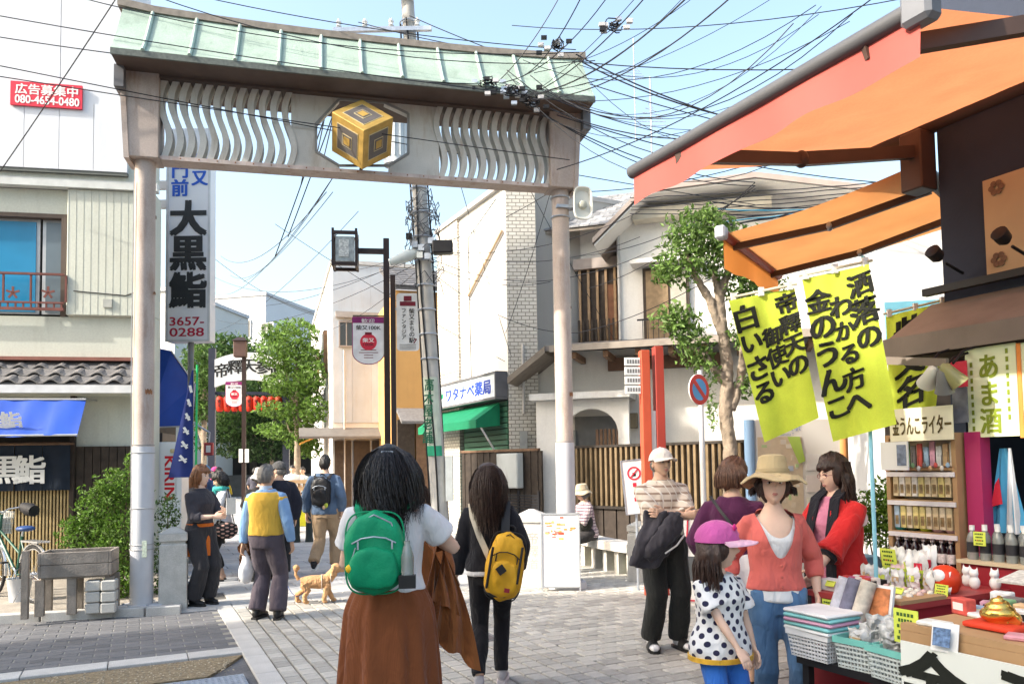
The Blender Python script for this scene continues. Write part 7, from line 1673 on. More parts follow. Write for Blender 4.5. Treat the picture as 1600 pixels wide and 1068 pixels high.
    if bottom and bottom['kind'] == 'trousers':
        m = MB(); fit = bottom.get('fit',.014); m.loft(torso(fit*.8,.79,bottom.get('waist',1.02))); ln = bottom.get('len',.97); cf_ = bottom.get('cuff',fit)
        for sd in (-1,1):
            e = knee[sd].lerp(ank[sd], ln)
            m.tube([hipj[sd]+Vector((0,0,.05)), hipj[sd].lerp(knee[sd],.35), hipj[sd].lerp(knee[sd],.75), knee[sd], knee[sd].lerp(ank[sd],.4), e], [.092*s*g+fit,.080*s*g+fit,.064*s*g+fit,.058*s*g+fit,.052*s*g+fit*.5+cf_*.5,.040*s*g+cf_], 16)
        obj('trousers', solid(m, voxel, 3, bottom.get('wr',.010), 8, 5), bottom['m'], t, True)
        if bottom.get('belt'): MB().loft([[p for p in ring(z,.0,.150 if not fem else .137,.112 if not fem else .102,.018)] for z in (1.0,1.035)]).build('belt', bottom['belt'], t, True)
    if bottom and bottom['kind'] == 'skirt':
        w_ = bottom.get('waist',1.04); hm_ = bottom.get('hem',.3); nfo = bottom.get('folds',13); rows = []; n = 140; rs = random.Random(3); phs = [rs.uniform(-.5,.5) for _ in range(9)]
        for j in range(26):
            q_ = j/25; z = w_+(hm_-w_)*q_; rx_ = (.158+.042*math.sin(min(1,q_*4.5)*math.pi/2))*girth+bottom.get('spread',.14)*q_**.75; ry_ = (.122+.042*math.sin(min(1,q_*4.5)*math.pi/2))*girth+bottom.get('spread',.14)*.9*q_**.75
            row = []
            for i in range(n):
                a = 2*math.pi*i/n; am = bottom.get('amp',.022)*(.25+.75*min(1,q_*1.6)); fo_ = math.sin(nfo*a+phs[0]*2+.8*math.sin(2*a+phs[1]*4)+.5*q_*math.sin(3*a))+.5*math.sin((nfo+6)*a+phs[2]*6)*(1-.6*q_)
                k2 = 1+am*fo_/rx_*.9; row.append(Bn((rx_*s*k2*math.cos(a), ry_*s*k2*math.sin(a)+.004*s, z*s)) if z > .9 else Vector((rx_*s*k2*math.cos(a), ry_*s*k2*math.sin(a)+.004*s, z*s+dz)))
            rows.append(row)
        m = MB(); m.loft(rows, cap=False); o = m.build('skirt', bottom['m'], t, True)
    if shoes:
        sm, kind = shoes[0], shoes[1]; sole = shoes[2] if len(shoes) > 2 else M('sole_dark', (.03,.03,.03), .7)
        for sd, (fx_, fy_, lift, yaw), hl in ((-1,feet[0],heel[0]),(1,feet[1],heel[1])):
            k2 = s*(1.0 if fem else 1.08)
            fm_ = Matrix.Translation(ank[sd]-Vector((0,0,.085*s))) @ Matrix.Rotation(R(yaw),4,'Z') @ Matrix.Translation((0,-.02*s,.06*s)) @ Matrix.Rotation(R(hl),4,'X') @ Matrix.Translation((0,0,-.06*s)) @ Matrix.Scale(k2,4)
            m = MB(); m.loft([[(wx*math.cos(a), y, z0+(hh/2)*(1+math.sin(a))) for a in [2*math.pi*j/16 for j in range(16)]] for y, wx, z0, hh in ((.065,.022,.022,.055),(.045,.034,.016,.085),(.0,.037,.016,.095),(-.05,.040,.016,.075),(-.10,.045,.014,.058),(-.145,.040,.014,.048),(-.172,.020,.016,.034))])
            if kind != 'sandal': m.tube([(0,.02,.05),(0,.015,.105)], [.040,.041], 14)
            up_ = solid(m.xf(fm_), .008, 3); obj('shoe' if kind != 'sandal' else 'sandal', up_, sm, t, True)
            so_ = MB().loft([[(wx*q_, y, z) for q_, y in ()] for z in ()]) if False else MB()
            outl = [(.03,.07),(.04,.03),(.038,-.04),(.047,-.10),(.040,-.15),(.018,-.18),(-.018,-.18),(-.040,-.15),(-.045,-.10),(-.036,-.04),(-.038,.03),(-.03,.07)]
            so_.prism(outl, .0, .022 if kind != 'sneaker' else .03).xf(fm_).build('sole', sole, t)
            if kind == 'sock': pass
            if kind == 'sandal':
                MB().loft([[(wx*math.cos(a), y, .012+hh*math.sin(a)) for a in [math.pi*j/10 for j in range(11)]] for y, wx, hh in ((-.05,.050,.085),(-.13,.051,.062))], cap=False, closed=False).xf(fm_).build('strap', shoes[3], t, recalc=False)
    if face:
        dk = M('eye_dark', (.02,.012,.01), .2); wh = M('eye_white', (.62,.60,.57), .3); brm = M('brow', (.04,.028,.02), .8); lip = M('lip', (.48,.20,.17), .5)
        for sd in (-1,1):
            p = head_pt(*face_dir(sd*.37,.06)); w_ = MB().ball((0,0,0),.0150,.0075,.0058,14,8); w_.v = [hp(Vector(v)+p+Vector((0,.002,0))) for v in w_.v]; w_.build('eye', wh, t, True)
            w_ = MB().ball((0,0,0),.0068,.0085,.0062,12,8); w_.v = [hp(Vector(v)+p+Vector((0,.0005,.0))) for v in w_.v]; w_.build('iris', dk, t, True)
            w_ = MB().tube([hp(head_pt(*face_dir(sd*x,z))+Vector((0,-.001,0))) for x, z in ((.20,.085),(.30,.115),(.42,.112),(.53,.07))], [.0012,.0022,.0024,.0012], 6); w_.build('eyelid_line', dk, t, True)
            w_ = MB().tube([hp(head_pt(*face_dir(sd*x,z))+Vector((0,-.0005,0))) for x, z in ((.14,.235),(.26,.27),(.40,.265),(.54,.20))], [.0022,.0034,.003,.0012], 6); w_.build('eyebrow', brm, t, True)
        c_ = .03 if smile else 0
        pts = [hp(head_pt(*face_dir(x,z+c_*abs(x)*8))+Vector((0,-.0005,0))) for x, z in ((-.24,-.465),(-.13,-.445),(0,-.455),(.13,-.445),(.24,-.465))]; MB().tube(pts, [.001,.0042,.0045,.0042,.001], 8).build('lips', lip, t, True)
        pts = [hp(head_pt(*face_dir(x,z+c_*abs(x)*8))+Vector((0,-.0005,0))) for x, z in ((-.22,-.485),(-.1,-.515),(0,-.52),(.1,-.515),(.22,-.485))]; MB().tube(pts, [.001,.0045,.005,.0045,.001], 8).build('lips', lip, t, True)
        if smile: MB().tube([hp(head_pt(*face_dir(x,-.475+.03*abs(x)*8))+Vector((0,-.004,0))) for x in (-.16,-.08,0,.08,.16)], [.001,.003,.0035,.003,.001], 6).build('teeth', white, t, True)
        if glasses:
            gl_ = MB()
            for sd in (-1,1):
                c2 = head_pt(*face_dir(sd*.36,.04))+Vector((0,-.012,0)); gl_.tube([hp(c2+Vector((.022*math.cos(a),0,.015*math.sin(a)))) for a in [2*math.pi*j/14 for j in range(15)]], .0014, 5); gl_.tube([hp(c2+Vector((sd*.022,0,.004))), hp((sd*.078,0,.012))], .0014, 5)
            gl_.build('glasses', M('glasses_red', (.25,.03,.04), .4), t)['kind'] = 'stuff'
    if hair:
        hmv, kind = hair[0], hair[1]; L_ = hair[2] if len(hair) > 2 else 0; fringe = .36 if kind in ('bob','long','fringe') else .52
        nu, nv = 64, 44; rings = []; rs = random.Random(sum(map(ord,label)) % 1000)
        for k_ in range(nv+1):
            p = math.pi*(k_+.01)/(nv+.02); z = -math.cos(p); rr3 = math.sin(p); row = []
            for j in range(nu):
                a = 2*math.pi*j/nu; x, y = rr3*math.cos(a), rr3*math.sin(a); q_ = head_pt(x, y, z, 0)
                m_ = sstep(.02,.22,-y+.02)*sstep(0,.10,fringe-z+.06*math.sin(x*9+1))      # face
                if kind in ('bob','long'): m_ *= 1-sstep(.72,.86,abs(x))*(1 if z > -.85 else 0)
                else: m_ = max(m_, sstep(.0,.15,-z-.02)*sstep(-.15,.1,-y+.10))
                if kind == 'short': m_ = max(m_, sstep(.45,.65,-z))
                th = (.016 if not hat else .016-.013*sstep(.0,.25,z))+(.010 if not hat else .004)*mnoise.noise(Vector((x*3+7,y*3,z*1.4)))+(.012 if kind in ('bob','long') and not hat else .0)*sstep(-.2,.6,z)
                strand = .0035*math.sin(a*23+3*math.sin(z*4))*math.sin(a*9+z*5)
                k3 = (1+(th+strand)/.09)*(1-m_)+.80*m_; row.append(hp(q_*k3))
            rings.append(row)
        MB().loft(rings).build('hair', hmv, t, True)
        if kind in ('bob','long'):
            m = MB(); rows = []; nL = 12
            for j in range(nL+1):
                q_ = j/nL; z = .03-L_*q_; sp2 = .088+.028*math.sin(math.pi*min(1,q_*1.2))*(1 if kind == 'long' else .6); back_ = .105+.02*math.sin(q_*2); row = []
                for i in range(22):
                    a = math.pi*(-.12+1.24*i/21); rx_ = sp2*(1+.05*math.sin(i*2.3+q_*5)); row.append(Vector((rx_*math.cos(a), .005+back_*max(-.2,math.sin(a))*(1+.04*math.sin(i*3+q_*6)), z)))
                inn = [Vector((p.x*.80, p.y*.72+.002, p.z)) for p in reversed(row)]; rows.append(row+inn)
            for r_ in rows[-2:]:
                for i in range(len(r_)): r_[i] = r_[i]*1.0+Vector((0,0,.02*math.sin(i*1.7)))
            m.loft(rows)
            HB = Matrix.Rotation(R(head[0]),3,'Z'); wv = hair[3] if len(hair) > 3 else 0.
            m.v = [tuple(hc+HB @ ((Vector(v)+Vector((wv*math.sin(v[2]*22+v[0]*15),wv*math.cos(v[2]*18),0)))*hs)) for v in m.v]
            obj('hair_length', solid(m, .010, 2, .008, 22, 4), hmv, t, True)
            st2 = MB()
            for i in range(int(170 if detail else 50)):
                a = rs.uniform(-.1,math.pi+.1); ln2 = L_*rs.uniform(.85,1.12); pts = []; ph2 = rs.uniform(0,6); rr4 = rs.uniform(.98,1.12)
                for j in range(8):
                    q_ = j/7; z = (.09 if not hat else .0)-(ln2+(.06 if not hat else -.03))*q_; sp2 = (.072+.045*min(1,q_*2.2))*rr4; pts.append(hc+HB @ (Vector((sp2*math.cos(a)+(wv+.004)*math.sin(z*22+ph2), .004+(.085+.03*min(1,q_*2))*rr4*math.sin(a)+(wv+.003)*math.cos(z*18+ph2), z))*hs))
                st2.tube(pts, [.0028,.0035,.0035,.0035,.003,.003,.0025,.001], 4)
            st2.build('hair_strands', hmv, t, True)['kind'] = 'stuff'
    if hat:
        kind, hm2 = hat[0], hat[1]; m = MB(); HT = Matrix.Translation(hc) @ HR.to_4x4() @ Matrix.Scale(hs,4)
        if kind == 'cap':
            rings = []
            for k_ in range(9):
                q_ = k_/8*math.pi/2; rings.append([(.099*math.cos(q_)*math.cos(a), .005+.120*math.cos(q_)*math.sin(a), .030+.112*math.sin(q_)) for a in [2*math.pi*j/24 for j in range(24)]])
            m.loft(rings).xf(HT).build('cap', hm2, t, True)
            br3 = MB(); out_, in_ = [], []
            for i in range(15):
                a = math.pi*(1.08+.84*i/14); in_.append(Vector((.094*math.cos(a), .005+.113*math.sin(a), .042))); out_.append(Vector((.098*math.cos(a), -.01+.20*math.sin(a), .022-.02*abs(math.cos(a))+.012)))
            br3.loft([in_, [a.lerp(b_, .5)+Vector((0,0,.004)) for a, b_ in zip(in_, out_)], out_, [p-Vector((0,0,.006)) for p in out_], [p-Vector((0,0,.006)) for p in in_]], cap=False, closed=False).xf(HT).build('cap_brim', hat[2] if len(hat) > 2 else hm2, t, True, recalc=False)
            MB().ball((0,.005,.142),.01,.01,.006,8,6).xf(HT).build('cap_button', hm2, t, True)
        else:
            br_w = .082 if kind == 'wide' else .045; dr_ = .055 if kind == 'wide' else .05
            lift_ = .022 if kind == 'wide' else 0; prof = [(.0,.150),(.055,.149),(.078,.138),(.088,.10),(.096,.045),(.10,.035),(.10+br_w*.55,.035-dr_*.35),(.10+br_w,.035-dr_),(.10+br_w-.002,.030-dr_),(.10+br_w*.5,.030-dr_*.35),(.098,.028)]
            rings = []
            for r_, z in [(a_, b_+lift_) for a_, b_ in prof]:
                rings.append([((r_ if r_ > .002 else .002)*math.cos(a)*(.93 if r_ < .1 else 1)*(1+.03*math.sin(3*a+1)*(r_ > .11)), .005+(r_ if r_ > .002 else .002)*1.12*math.sin(a), z+.034*max(0,(r_-.10)/.105)*max(0,-math.sin(a))+.012*(r_ > .12)*math.sin(2*a+.6)+.010*(r_ > .12)*math.sin(5*a)) for a in [2*math.pi*j/40 for j in range(40)]])
            m.loft(rings, cap=False).xf(HT).build('hat', hm2, t, True, recalc=True)
            MB().loft([[((r_)*math.cos(a)*.94, .005+r_*1.13*math.sin(a), z) for a in [2*math.pi*j/40 for j in range(40)]] for r_, z in ((.0995,.046+lift_),(.098,.066+lift_))], cap=False).xf(HT).build('hat_band', M(hm2.name+'_band', tuple(.85*c for c in hat[2]) if len(hat) > 2 else (.3,.3,.3), .9), t, True, recalc=False)
    t['_'] = 0; del t['_']
    J = dict(t=t, s=s, hc=hc, hp=hp, sh=shl, el=elb, wr=wri, Bn=Bn, ring=ring, torso=torso, hip=hipj, ank=ank)
    return J
def gadd(J, name, mb_, mat, smooth=True, **k): return mb_.build(name, mat, J['t'], smooth, **k)
def strap(mb_, pts, w_=.03, th=.006, nrm=(0,0,1)):
    P_ = [Vector(p) for p in pts]; rings = []
    for i, p in enumerate(P_):
        d = (P_[min(i+1,len(P_)-1)]-P_[max(i-1,0)]).normalized(); n_ = Vector(nrm[i]) if isinstance(nrm, list) else Vector(nrm); r_ = d.cross(n_).normalized(); n_ = r_.cross(d)
        rings.append([p-r_*w_/2-n_*th/2, p+r_*w_/2-n_*th/2, p+r_*w_/2+n_*th/2, p-r_*w_/2+n_*th/2])
    return mb_.loft(rings)
def backpack(J, label, mat, zc, w_, h_, d_, strapm, yoff=.12, xoff=0., pocket=True, trim=None, tilt=0., rollz=0.):
    t = thing('backpack', label, 'backpack', J['t'].location, J['t'].rotation_euler.z); s = J['s']
    def shp(cx_, cy, cz_, w2, d2, h2, e=.55):
        rings = []
        for k_ in range(11):
            q_ = k_/10*2-1; f_ = (1-abs(q_)**3.2)**.4 if abs(q_) < 1 else 0.02; tp2 = 1-.16*max(0,q_)
            rings.append([(cx_+w2/2*f_*tp2*math.copysign(abs(math.cos(a))**e,math.cos(a)), cy+d2/2*max(f_,.3)*math.copysign(abs(math.sin(a))**e,math.sin(a)), cz_+h2/2*q_) for a in [2*math.pi*j/24 for j in range(24)]])
        return MB().loft(rings)
    RM = Matrix.Translation((xoff,yoff,zc)) @ Matrix.Rotation(R(rollz),4,'Y') @ Matrix.Rotation(R(tilt),4,'X')
    m = shp(0,d_/2,0,w_,d_,h_)
    obj('main_body', solid(m.xf(RM), .009, 3, .011, 11, 3), mat, t, True)
    if pocket: obj('front_pocket', solid(shp(0,d_*1.0,-h_*.17,w_*.80,d_*.42,h_*.52).xf(RM), .009, 3, .009, 13, 5), mat, t, True)
    zm_ = trim or stl; z_ = MB(); z_.tube([(-w_*.36,d_*1.02,h_*.13),(-w_*.2,d_*1.10,h_*.19),(0,d_*1.13,h_*.21),(w_*.2,d_*1.10,h_*.19),(w_*.36,d_*1.02,h_*.13)], .004, 6); z_.xf(RM).build('zip', zm_, t, True)
    z_ = MB(); z_.tube([(-w_*.40,d_*.80,h_*.12),(-w_*.28,d_*.84,h_*.36),(0,d_*.84,h_*.46),(w_*.28,d_*.84,h_*.36),(w_*.40,d_*.80,h_*.12)], .004, 6); z_.xf(RM).build('zip', zm_, t, True)
    sm_ = MB(); sm_.tube([(w_/2*.985*math.copysign(abs(math.cos(a))**.55,math.cos(a)), d_*.52, h_/2*.985*math.copysign(abs(math.sin(a))**.45,math.sin(a))) for a in [2*math.pi*j/40 for j in range(41)]], .0045, 6); sm_.xf(RM).build('seam_piping', strapm, t, True)
    for zx in (-.30,.26): MB().box(w_*zx-.004,w_*zx+.004,d_*1.06,d_*1.085,h_*.06,h_*.16).xf(RM).build('zip_pull', zm_, t)
    MB().torus((0,.01,h_*.52),.03,.007,'y',14,6,0,math.pi).xf(RM).build('grab_handle', strapm, t, True)
    return t, RM
def P_at(px, py, Y): p = U(px, py, Y); return (p.x, p.y, 0.012)
def gr_at(px, py): p = G(px, py, .012); return (p.x, p.y, .012)
dkshoe = M('shoe_black', (.015,.015,.016), .45); brownsole = M('sole_dark', (.03,.03,.03), .7)
J = person('smiling woman with auburn bob in charcoal smock and orange waist apron', gr_at(312,944), R(68), 1.60, True, head=(10,-2), rh=(-.06,-.27,1.03), lh=(.05,-.30,1.08), rpole=(-.5,.5,-.8), lpole=(.6,.4,-.8), feet=((-.09,0,0,0),(.10,-.04,0,-10)),
  top=dict(m=fabric('smock_charcoal', (.045,.043,.052)), sleeve=1.35, hem=.84, fit=.022, sfit=.024, name='smock'), bottom=dict(kind='trousers', m=fabric('trouser_charcoal', (.035,.034,.038)), fit=.030, cuff=.055), shoes=(dkshoe,'clog'), hair=(H_AUB,'bob',.15), smile=True, sk=SKP)
ap = J['ring']; s = J['s']
rows = []
for k_ in range(8):
    z = .99-.38*k_/7; rows.append([Vector(((.168+.020*k_/7)*s*math.cos(a)+.0, -(.128+.016*k_/7)*s*math.sin(a)-.012*math.sin(a*9)*k_/7, z*s)) for a in [math.pi*(.32+.72*i/20) for i in range(21)]])
gadd(J, 'apron', MB().loft(rows, cap=False, closed=False), fabric('apron_orange', (.52,.13,.02)), recalc=False)
gadd(J, 'apron_band', MB().loft([[p for p in ap(z,.0,.150,.115,.024)] for z in (.965,1.005)]), fabric('apron_orange', (.52,.13,.02)))
bk_ = thing('booklet', 'folded pale leaflet in the hand of the apron woman', 'leaflet', J['t'].location, J['t'].rotation_euler.z)
MB().box(-.10,.08,-.42,-.415,1.05,1.24).xf(Matrix.Rotation(R(8),4,'Z')).build('leaflet', M('leaflet_pale', (.66,.66,.62), .7, .12, 12), bk_)
J = person('woman in white cardigan with turquoise scarf reading a leaflet', gr_at(347,906), R(-62), 1.52, True, head=(0,22), headfwd=.02, rh=(-.05,-.26,1.0), lh=(.06,-.28,.96), rpole=(-.6,.4,-.7), lpole=(.6,.4,-.7), feet=((-.08,0,0,4),(.09,-.05,0,-8)),
  top=dict(m=fabric('cardigan_white', (.66,.66,.68)), sleeve=1.9, hem=.86, fit=.022, sfit=.02), bottom=dict(kind='trousers', m=fabric('cropped_black', (.02,.02,.022)), fit=.02, len=.72, cuff=.03), shoes=(SK,'sandal',dkshoe,dkshoe), hair=(H_BLK,'bob',.11), voxel=.012)
sc_ = MB().torus((0,-.02,1.30),.085,.032,'z',22,8); gadd(J, 'scarf', sc_, fabric('scarf_turquoise', (.06,.42,.38)))
gadd(J, 'scarf', MB().tube([(.05,-.11,1.28),(.06,-.15,1.15),(.05,-.16,1.02)], [.03,.035,.02], 8), fabric('scarf_turquoise', (.06,.42,.38)))
gadd(J, 'print_hem', MB().loft([J['ring'](z,.0,.165,.120,.02) for z in (.80,.90)]), fabric('hem_violet', (.30,.30,.42), .4))
lf2 = thing('newspaper', 'open pale newspaper held by the woman in white', 'newspaper', J['t'].location, J['t'].rotation_euler.z)
MB().box(-.16,.10,-.36,-.355,.72,1.02).xf(Matrix.Rotation(R(12),4,'Y')).build('sheet', M('paper_pale', (.64,.64,.60), .7, .15, 16), lf2); MB().box(-.12,.02,-.33,-.325,1.0,1.2).build('sheet', M('paper_pale', (.64,.64,.60), .7, .15, 16), lf2)
hbq = thing('shoulder_bag', 'black floral shoulder bag of the woman in white', 'bag', J['t'].location, J['t'].rotation_euler.z)
fm3 = pattern_mix(fabric('floral_black', (.03,.03,.03)), dots(26), .30, .26, (.50,.30,.25))
obj('bag_body', solid(MB().ball((.24,.03,.72),.06,.15,.12,20,14).box(.21,.27,-.10,.16,.66,.80), .012, 4, .006), fm3, hbq, True)
s3 = MB(); s3.tube([(.24,-.08,.80),(.22,.0,1.02),(.20,.04,1.3)], .008, 6); s3.tube([(.24,.13,.80),(.22,.08,1.05),(.20,.05,1.3)], .008, 6); s3.build('strap', dkshoe, hbq, True)
J = person('grey haired man in yellow vest and blue shirt seen from behind', gr_at(416,966), R(172), 1.60, False, head=(-14,-2), rh=(-.27,-.02,.80), lh=(.26,-.0,.78), feet=((-.14,.02,0,14),(.10,.0,0,-6)), girth=.98,
  top=dict(m=fabric('shirt_blue', (.20,.34,.56)), sleeve=1.95, hem=.92, fit=.018, sfit=.022), extra_top=dict(m=fabric('vest_yellow', (.62,.38,.06), .08), sleeve=.10, sfit=.02, hem=.93, fit=.034, neck=1.405, name='vest', wr=.008), bottom=dict(kind='trousers', m=fabric('trouser_plum', (.085,.070,.085)), fit=.030, cuff=.052, wr=.010, waist=1.0), shoes=(dkshoe,'shoe'), hair=(H_GRY,'short'), face=False, sk=SKT)
gadd(J, 'collar', MB().lathe([(.066,1.335),(.062,1.39)], 20, (0,.01,0), False), fabric('shirt_blue_pale', (.45,.55,.68)))
wbg = thing('plastic_bag', 'white plastic bag hanging from the left hand of the man in the yellow vest', 'bag', J['t'].location, J['t'].rotation_euler.z)
obj('bag_body', solid(MB().ball((.24,-.03,.48),.07,.10,.12,18,12).tube([(.24,-.03,.56),(.25,-.03,.72)],[.06,.01],10), .012, 3, .01, 14), M('bag_white', (.72,.72,.74), .45, .06, 8, trans=.2), wbg, True)
J = person('person in black top and grey bucket hat walking away', P_at(408,727,10.9), R(186), 1.56, True, head=(-35,0), voxel=.014, rh=None, top=dict(m=fabric('top_black', (.018,.017,.018)), sleeve=.9, hem=.85, fit=.026), bottom=dict(kind='trousers', m=fabric('trouser_black', (.02,.02,.022)), fit=.025), shoes=(dkshoe,'shoe'), hair=(H_GRY,'bob',.08), hat=('bucket',fabric('hat_grey', (.36,.35,.35)),(.36,.35,.35)), face=False, detail=0)
J = person('man in navy jacket and dark grey cap walking away', P_at(436,727,11.1), R(200), 1.66, False, head=(50,0), voxel=.014, top=dict(m=fabric('jacket_navy', (.018,.020,.032)), sleeve=1.95, hem=.80, fit=.034), bottom=dict(kind='trousers', m=fabric('trouser_black', (.02,.02,.022)), fit=.03), shoes=(dkshoe,'shoe'), hair=(H_GRY,'short'), hat=('cap',fabric('cap_charcoal', (.07,.07,.072))), face=False, detail=0)
J = person('young man in denim shirt and beige trousers with a black backpack', gr_at(508,893), R(176), 1.76, False, head=(0,4), feet=((-.12,-.16,0,4),(.08,.26,.09,-4)), heel=(0,-38), rh=(-.25,-.04,.90), lh=(.28,.02,.88), voxel=.013,
  top=dict(m=fabric('denim_shirt', (.085,.13,.21), .2), sleeve=1.9, hem=.84, fit=.034, sfit=.03), bottom=dict(kind='trousers', m=fabric('chino_beige', (.34,.24,.15)), fit=.030, cuff=.045), shoes=(M('sneaker_black', (.02,.02,.022), .6),'sneaker',white), hair=(H_BLK,'fringe'), face=False)
blkb = M('pack_black', (.014,.014,.016), .5, .2, 8, .2, 60)
bpk, RM = backpack(J, 'glossy black backpack worn by the young man in denim', blkb, 1.17*J['s'], .30,.46,.15, blkb, .115)
m = MB();
for sx in (-1,1): m = MB(); strap(m, [(sx*.10,.14,1.36*J['s']),(sx*.11,.06,1.43*J['s']),(sx*.115,-.06,1.42*J['s']),(sx*.12,-.14,1.28*J['s'])], .055,.012,[(0,.6,1),(0,0,1),(0,-.5,1),(0,-1,.2)]); m.build('shoulder_strap', blkb, bpk, True)
MB().ball((-.10,.26,.98*J['s']),.03,.02,.04,10,8).build('charm', M('charm_lime', (.45,.52,.06), .5), bpk, True); MB().ball((-.07,.27,.95*J['s']),.025,.02,.03,10,8).build('charm', M('charm_sand', (.6,.42,.25), .5), bpk, True)
J = person('woman with long black hair in white shirt and long brown corduroy skirt', P_at(607,727,3.95), R(186), 1.66, True, head=(-22,4), rh=(-.20,-.30,1.19), lh=(.10,-.28,1.02), rpole=(-.9,.3,-.7), lpole=(.7,.5,-.6), palms=((1,0,0),(-1,0,0)), voxel=.009, girth=1.05,
  top=dict(m=fabric('tee_white', (.68,.68,.70), .05), sleeve=.62, hem=.97, fit=.024, sfit=.030, wr=.009), bottom=dict(kind='skirt', m=pattern_mix(fabric('corduroy_brown', (.20,.065,.025), .14), axis_wave('xy',150), -.4, 1, (.175,.056,.022)), hem=.28, spread=.055, folds=12, amp=.017, waist=1.0), shoes=(dkshoe,'shoe'), face=False, sk=SKP)
s = J['s']; hc = J['hc']
def locks(J, mat, n, spread, drop, seed, wave=.02, back=.11):
    rs = random.Random(seed); hc = J['hc']; m = MB(); Rz = Matrix.Identity(3)
    m.ball(tuple(hc+Vector((0,.012,.03))),.102,.118,.118,22,16)
    for i in range(n):
        a = rs.uniform(-.25,math.pi+.25); ph = rs.uniform(0,6.28); L_ = drop*rs.uniform(.65,1.15)*(1.15 if math.sin(a) > .8 else .85); r0 = rs.uniform(.75,1.0); pts = []; rad = []
        for j in range(10):
            q_ = j/9; z = .10-(L_+.10)*q_; w_ = (.050+spread*min(1,q_*1.9)**.55*(1-.22*q_))*r0
            pts.append(hc+Vector((w_*math.cos(a)*1.15+wave*math.sin(z*20+ph)*q_, .02+(w_*.8+.02+.03*q_)*math.sin(a)*1.05+wave*.6*math.cos(z*17+ph)*q_+.02*q_, z))); rad.append((.026 if q_ < .75 else .026*(1-q_)/.25+.004))
        m.tube(pts, rad, 8)
    me = solid(m, .0085, 3, .004, 20, seed); obj('hair', me, mat, J['t'], True)
    st2 = MB()
    for i in range(800):
        a = rs.uniform(-.35,math.pi+.35); ph = rs.uniform(0,6.28); L_ = drop*rs.uniform(.6,1.25)*(1.2 if math.sin(a) > .8 else .9); r0 = rs.uniform(.95,1.15); pts = []
        for j in range(10):
            q_ = j/9; z = .125-(L_+.12)*q_; w_ = (.042+(spread+.022)*min(1,q_*2.0)**.55*(1-.2*q_))*r0; ww = wave*(.7+rs.random()*.1)
            pts.append(hc+Vector((w_*math.cos(a)*1.15+ww*math.sin(z*21+ph)*q_, .02+(w_*.85+.035+.03*q_)*math.sin(a)*1.05+ww*math.cos(z*17+ph)*q_+.02*q_, z)))
        st2.tube(pts, [.001,.0014,.0016,.0017,.0017,.0016,.0015,.0013,.001,.0005], 3)
    st2.build('hair_strands', mat, J['t'], True)['kind'] = 'stuff'
locks(J, H_BLK, 46, .080, .24, 5, .026)
gadd(J, 'hair_clip', MB().box(-.03,.03,.10,.112,J['hc'].z+.10,J['hc'].z+.108), stl)
grn2 = M('pack_green', (.0,.26,.115), .6, .08, 9, .25, 90, spec=.3)
bpk, RM = backpack(J, 'bright green backpack worn by the woman in the brown skirt', grn2, 1.185*s, .285,.40,.14, grn2, .15, .055)
for sx in (-1,1): m = MB(); strap(m, [(.055+sx*.05,.17,1.33*s),(.03+sx*.10,.15,1.40*s),(sx*.125,.075,1.445*s),(sx*.13,-.03,1.44*s),(sx*.14,-.13,1.33*s),(sx*.145,-.145,1.15*s)], .058,.012,[(0,1,.2),(0,1,.5),(0,.4,1),(0,-.4,1),(0,-1,.4),(0,-1,0)]); m.build('shoulder_strap', grn2, bpk, True)
MB().box(-.14,-.06,.26,.32,1.02*s,1.08*s).build('side_mesh', M('mesh_black', (.02,.02,.02), .6), bpk); MB().ball((.165,.30,1.12*s),.022,.02,.022,10,8).build('charm', M('charm_yellow', (.65,.42,.02), .6), bpk, True); MB().ball((.055,.20,1.37*s),.03,.02,.025,10,8).build('charm', M('charm_monkey', (.02,.10,.05), .8), bpk, True)
MB().tube([(.165,.30,1.14*s),(.14,.30,1.22*s)], .003, 5).build('charm_chain', stl, bpk);
bot = thing('water_bottle', 'clear water bottle in the side pocket of the green backpack', 'bottle', J['t'].location, J['t'].rotation_euler.z)
MB().lathe([(.03,0),(.032,.1),(.02,.15),(.014,.16),(.014,.18)], 12, (-.10,.27,1.06*s)).build('bottle', m_clear, bot, True)
cd = thing('draped_coat', 'brown corduroy coat draped over the right arm of the woman in the skirt', 'coat', J['t'].location, J['t'].rotation_euler.z)
el, wr = J['el'][-1], J['wr'][-1]; rows = []
n = 18
for j in range(22):
    q_ = j/21; row = []
    for i in range(n+1):
        u_ = i/n; top_ = el.lerp(wr, .35+.65*u_)+Vector((-.02,-.02,.03)); bot_ = Vector((-.17-.30*u_**1.5, -.16-.10*u_, .66*s-.20*u_**2)); p = top_.lerp(bot_, q_**1.05); am = .028*(.3+q_)
        p += Vector((.3*am*math.sin(u_*14+q_*2), am*math.sin(u_*17+q_*3+1), .012*math.sin(u_*20)*q_)); p.x += -.05*math.sin(q_*3.1)*(u_); row.append(p)
    rows.append(row)
cord2 = pattern_mix(fabric('corduroy_rust', (.27,.095,.03), .16), axis_wave('xy',140), -.4, 1, (.235,.082,.027))
MB().loft(rows, cap=False, closed=False).build('cloth', cord2, cd, True, recalc=False)
rows = [[p+Vector((.05,.05,0)) for p in r_[::-1]] for r_ in rows[:14]]; MB().loft(rows, cap=False, closed=False).build('cloth_fold', cord2, cd, True, recalc=False)
obj('bundle', solid(MB().tube([el.lerp(wr,.5)+Vector((.0,-.02,-.02)), wr+Vector((.02,-.03,.02)), wr+Vector((.05,-.05,.09))], [.05,.06,.035], 10), .010, 3, .014, 14), cord2, cd, True)
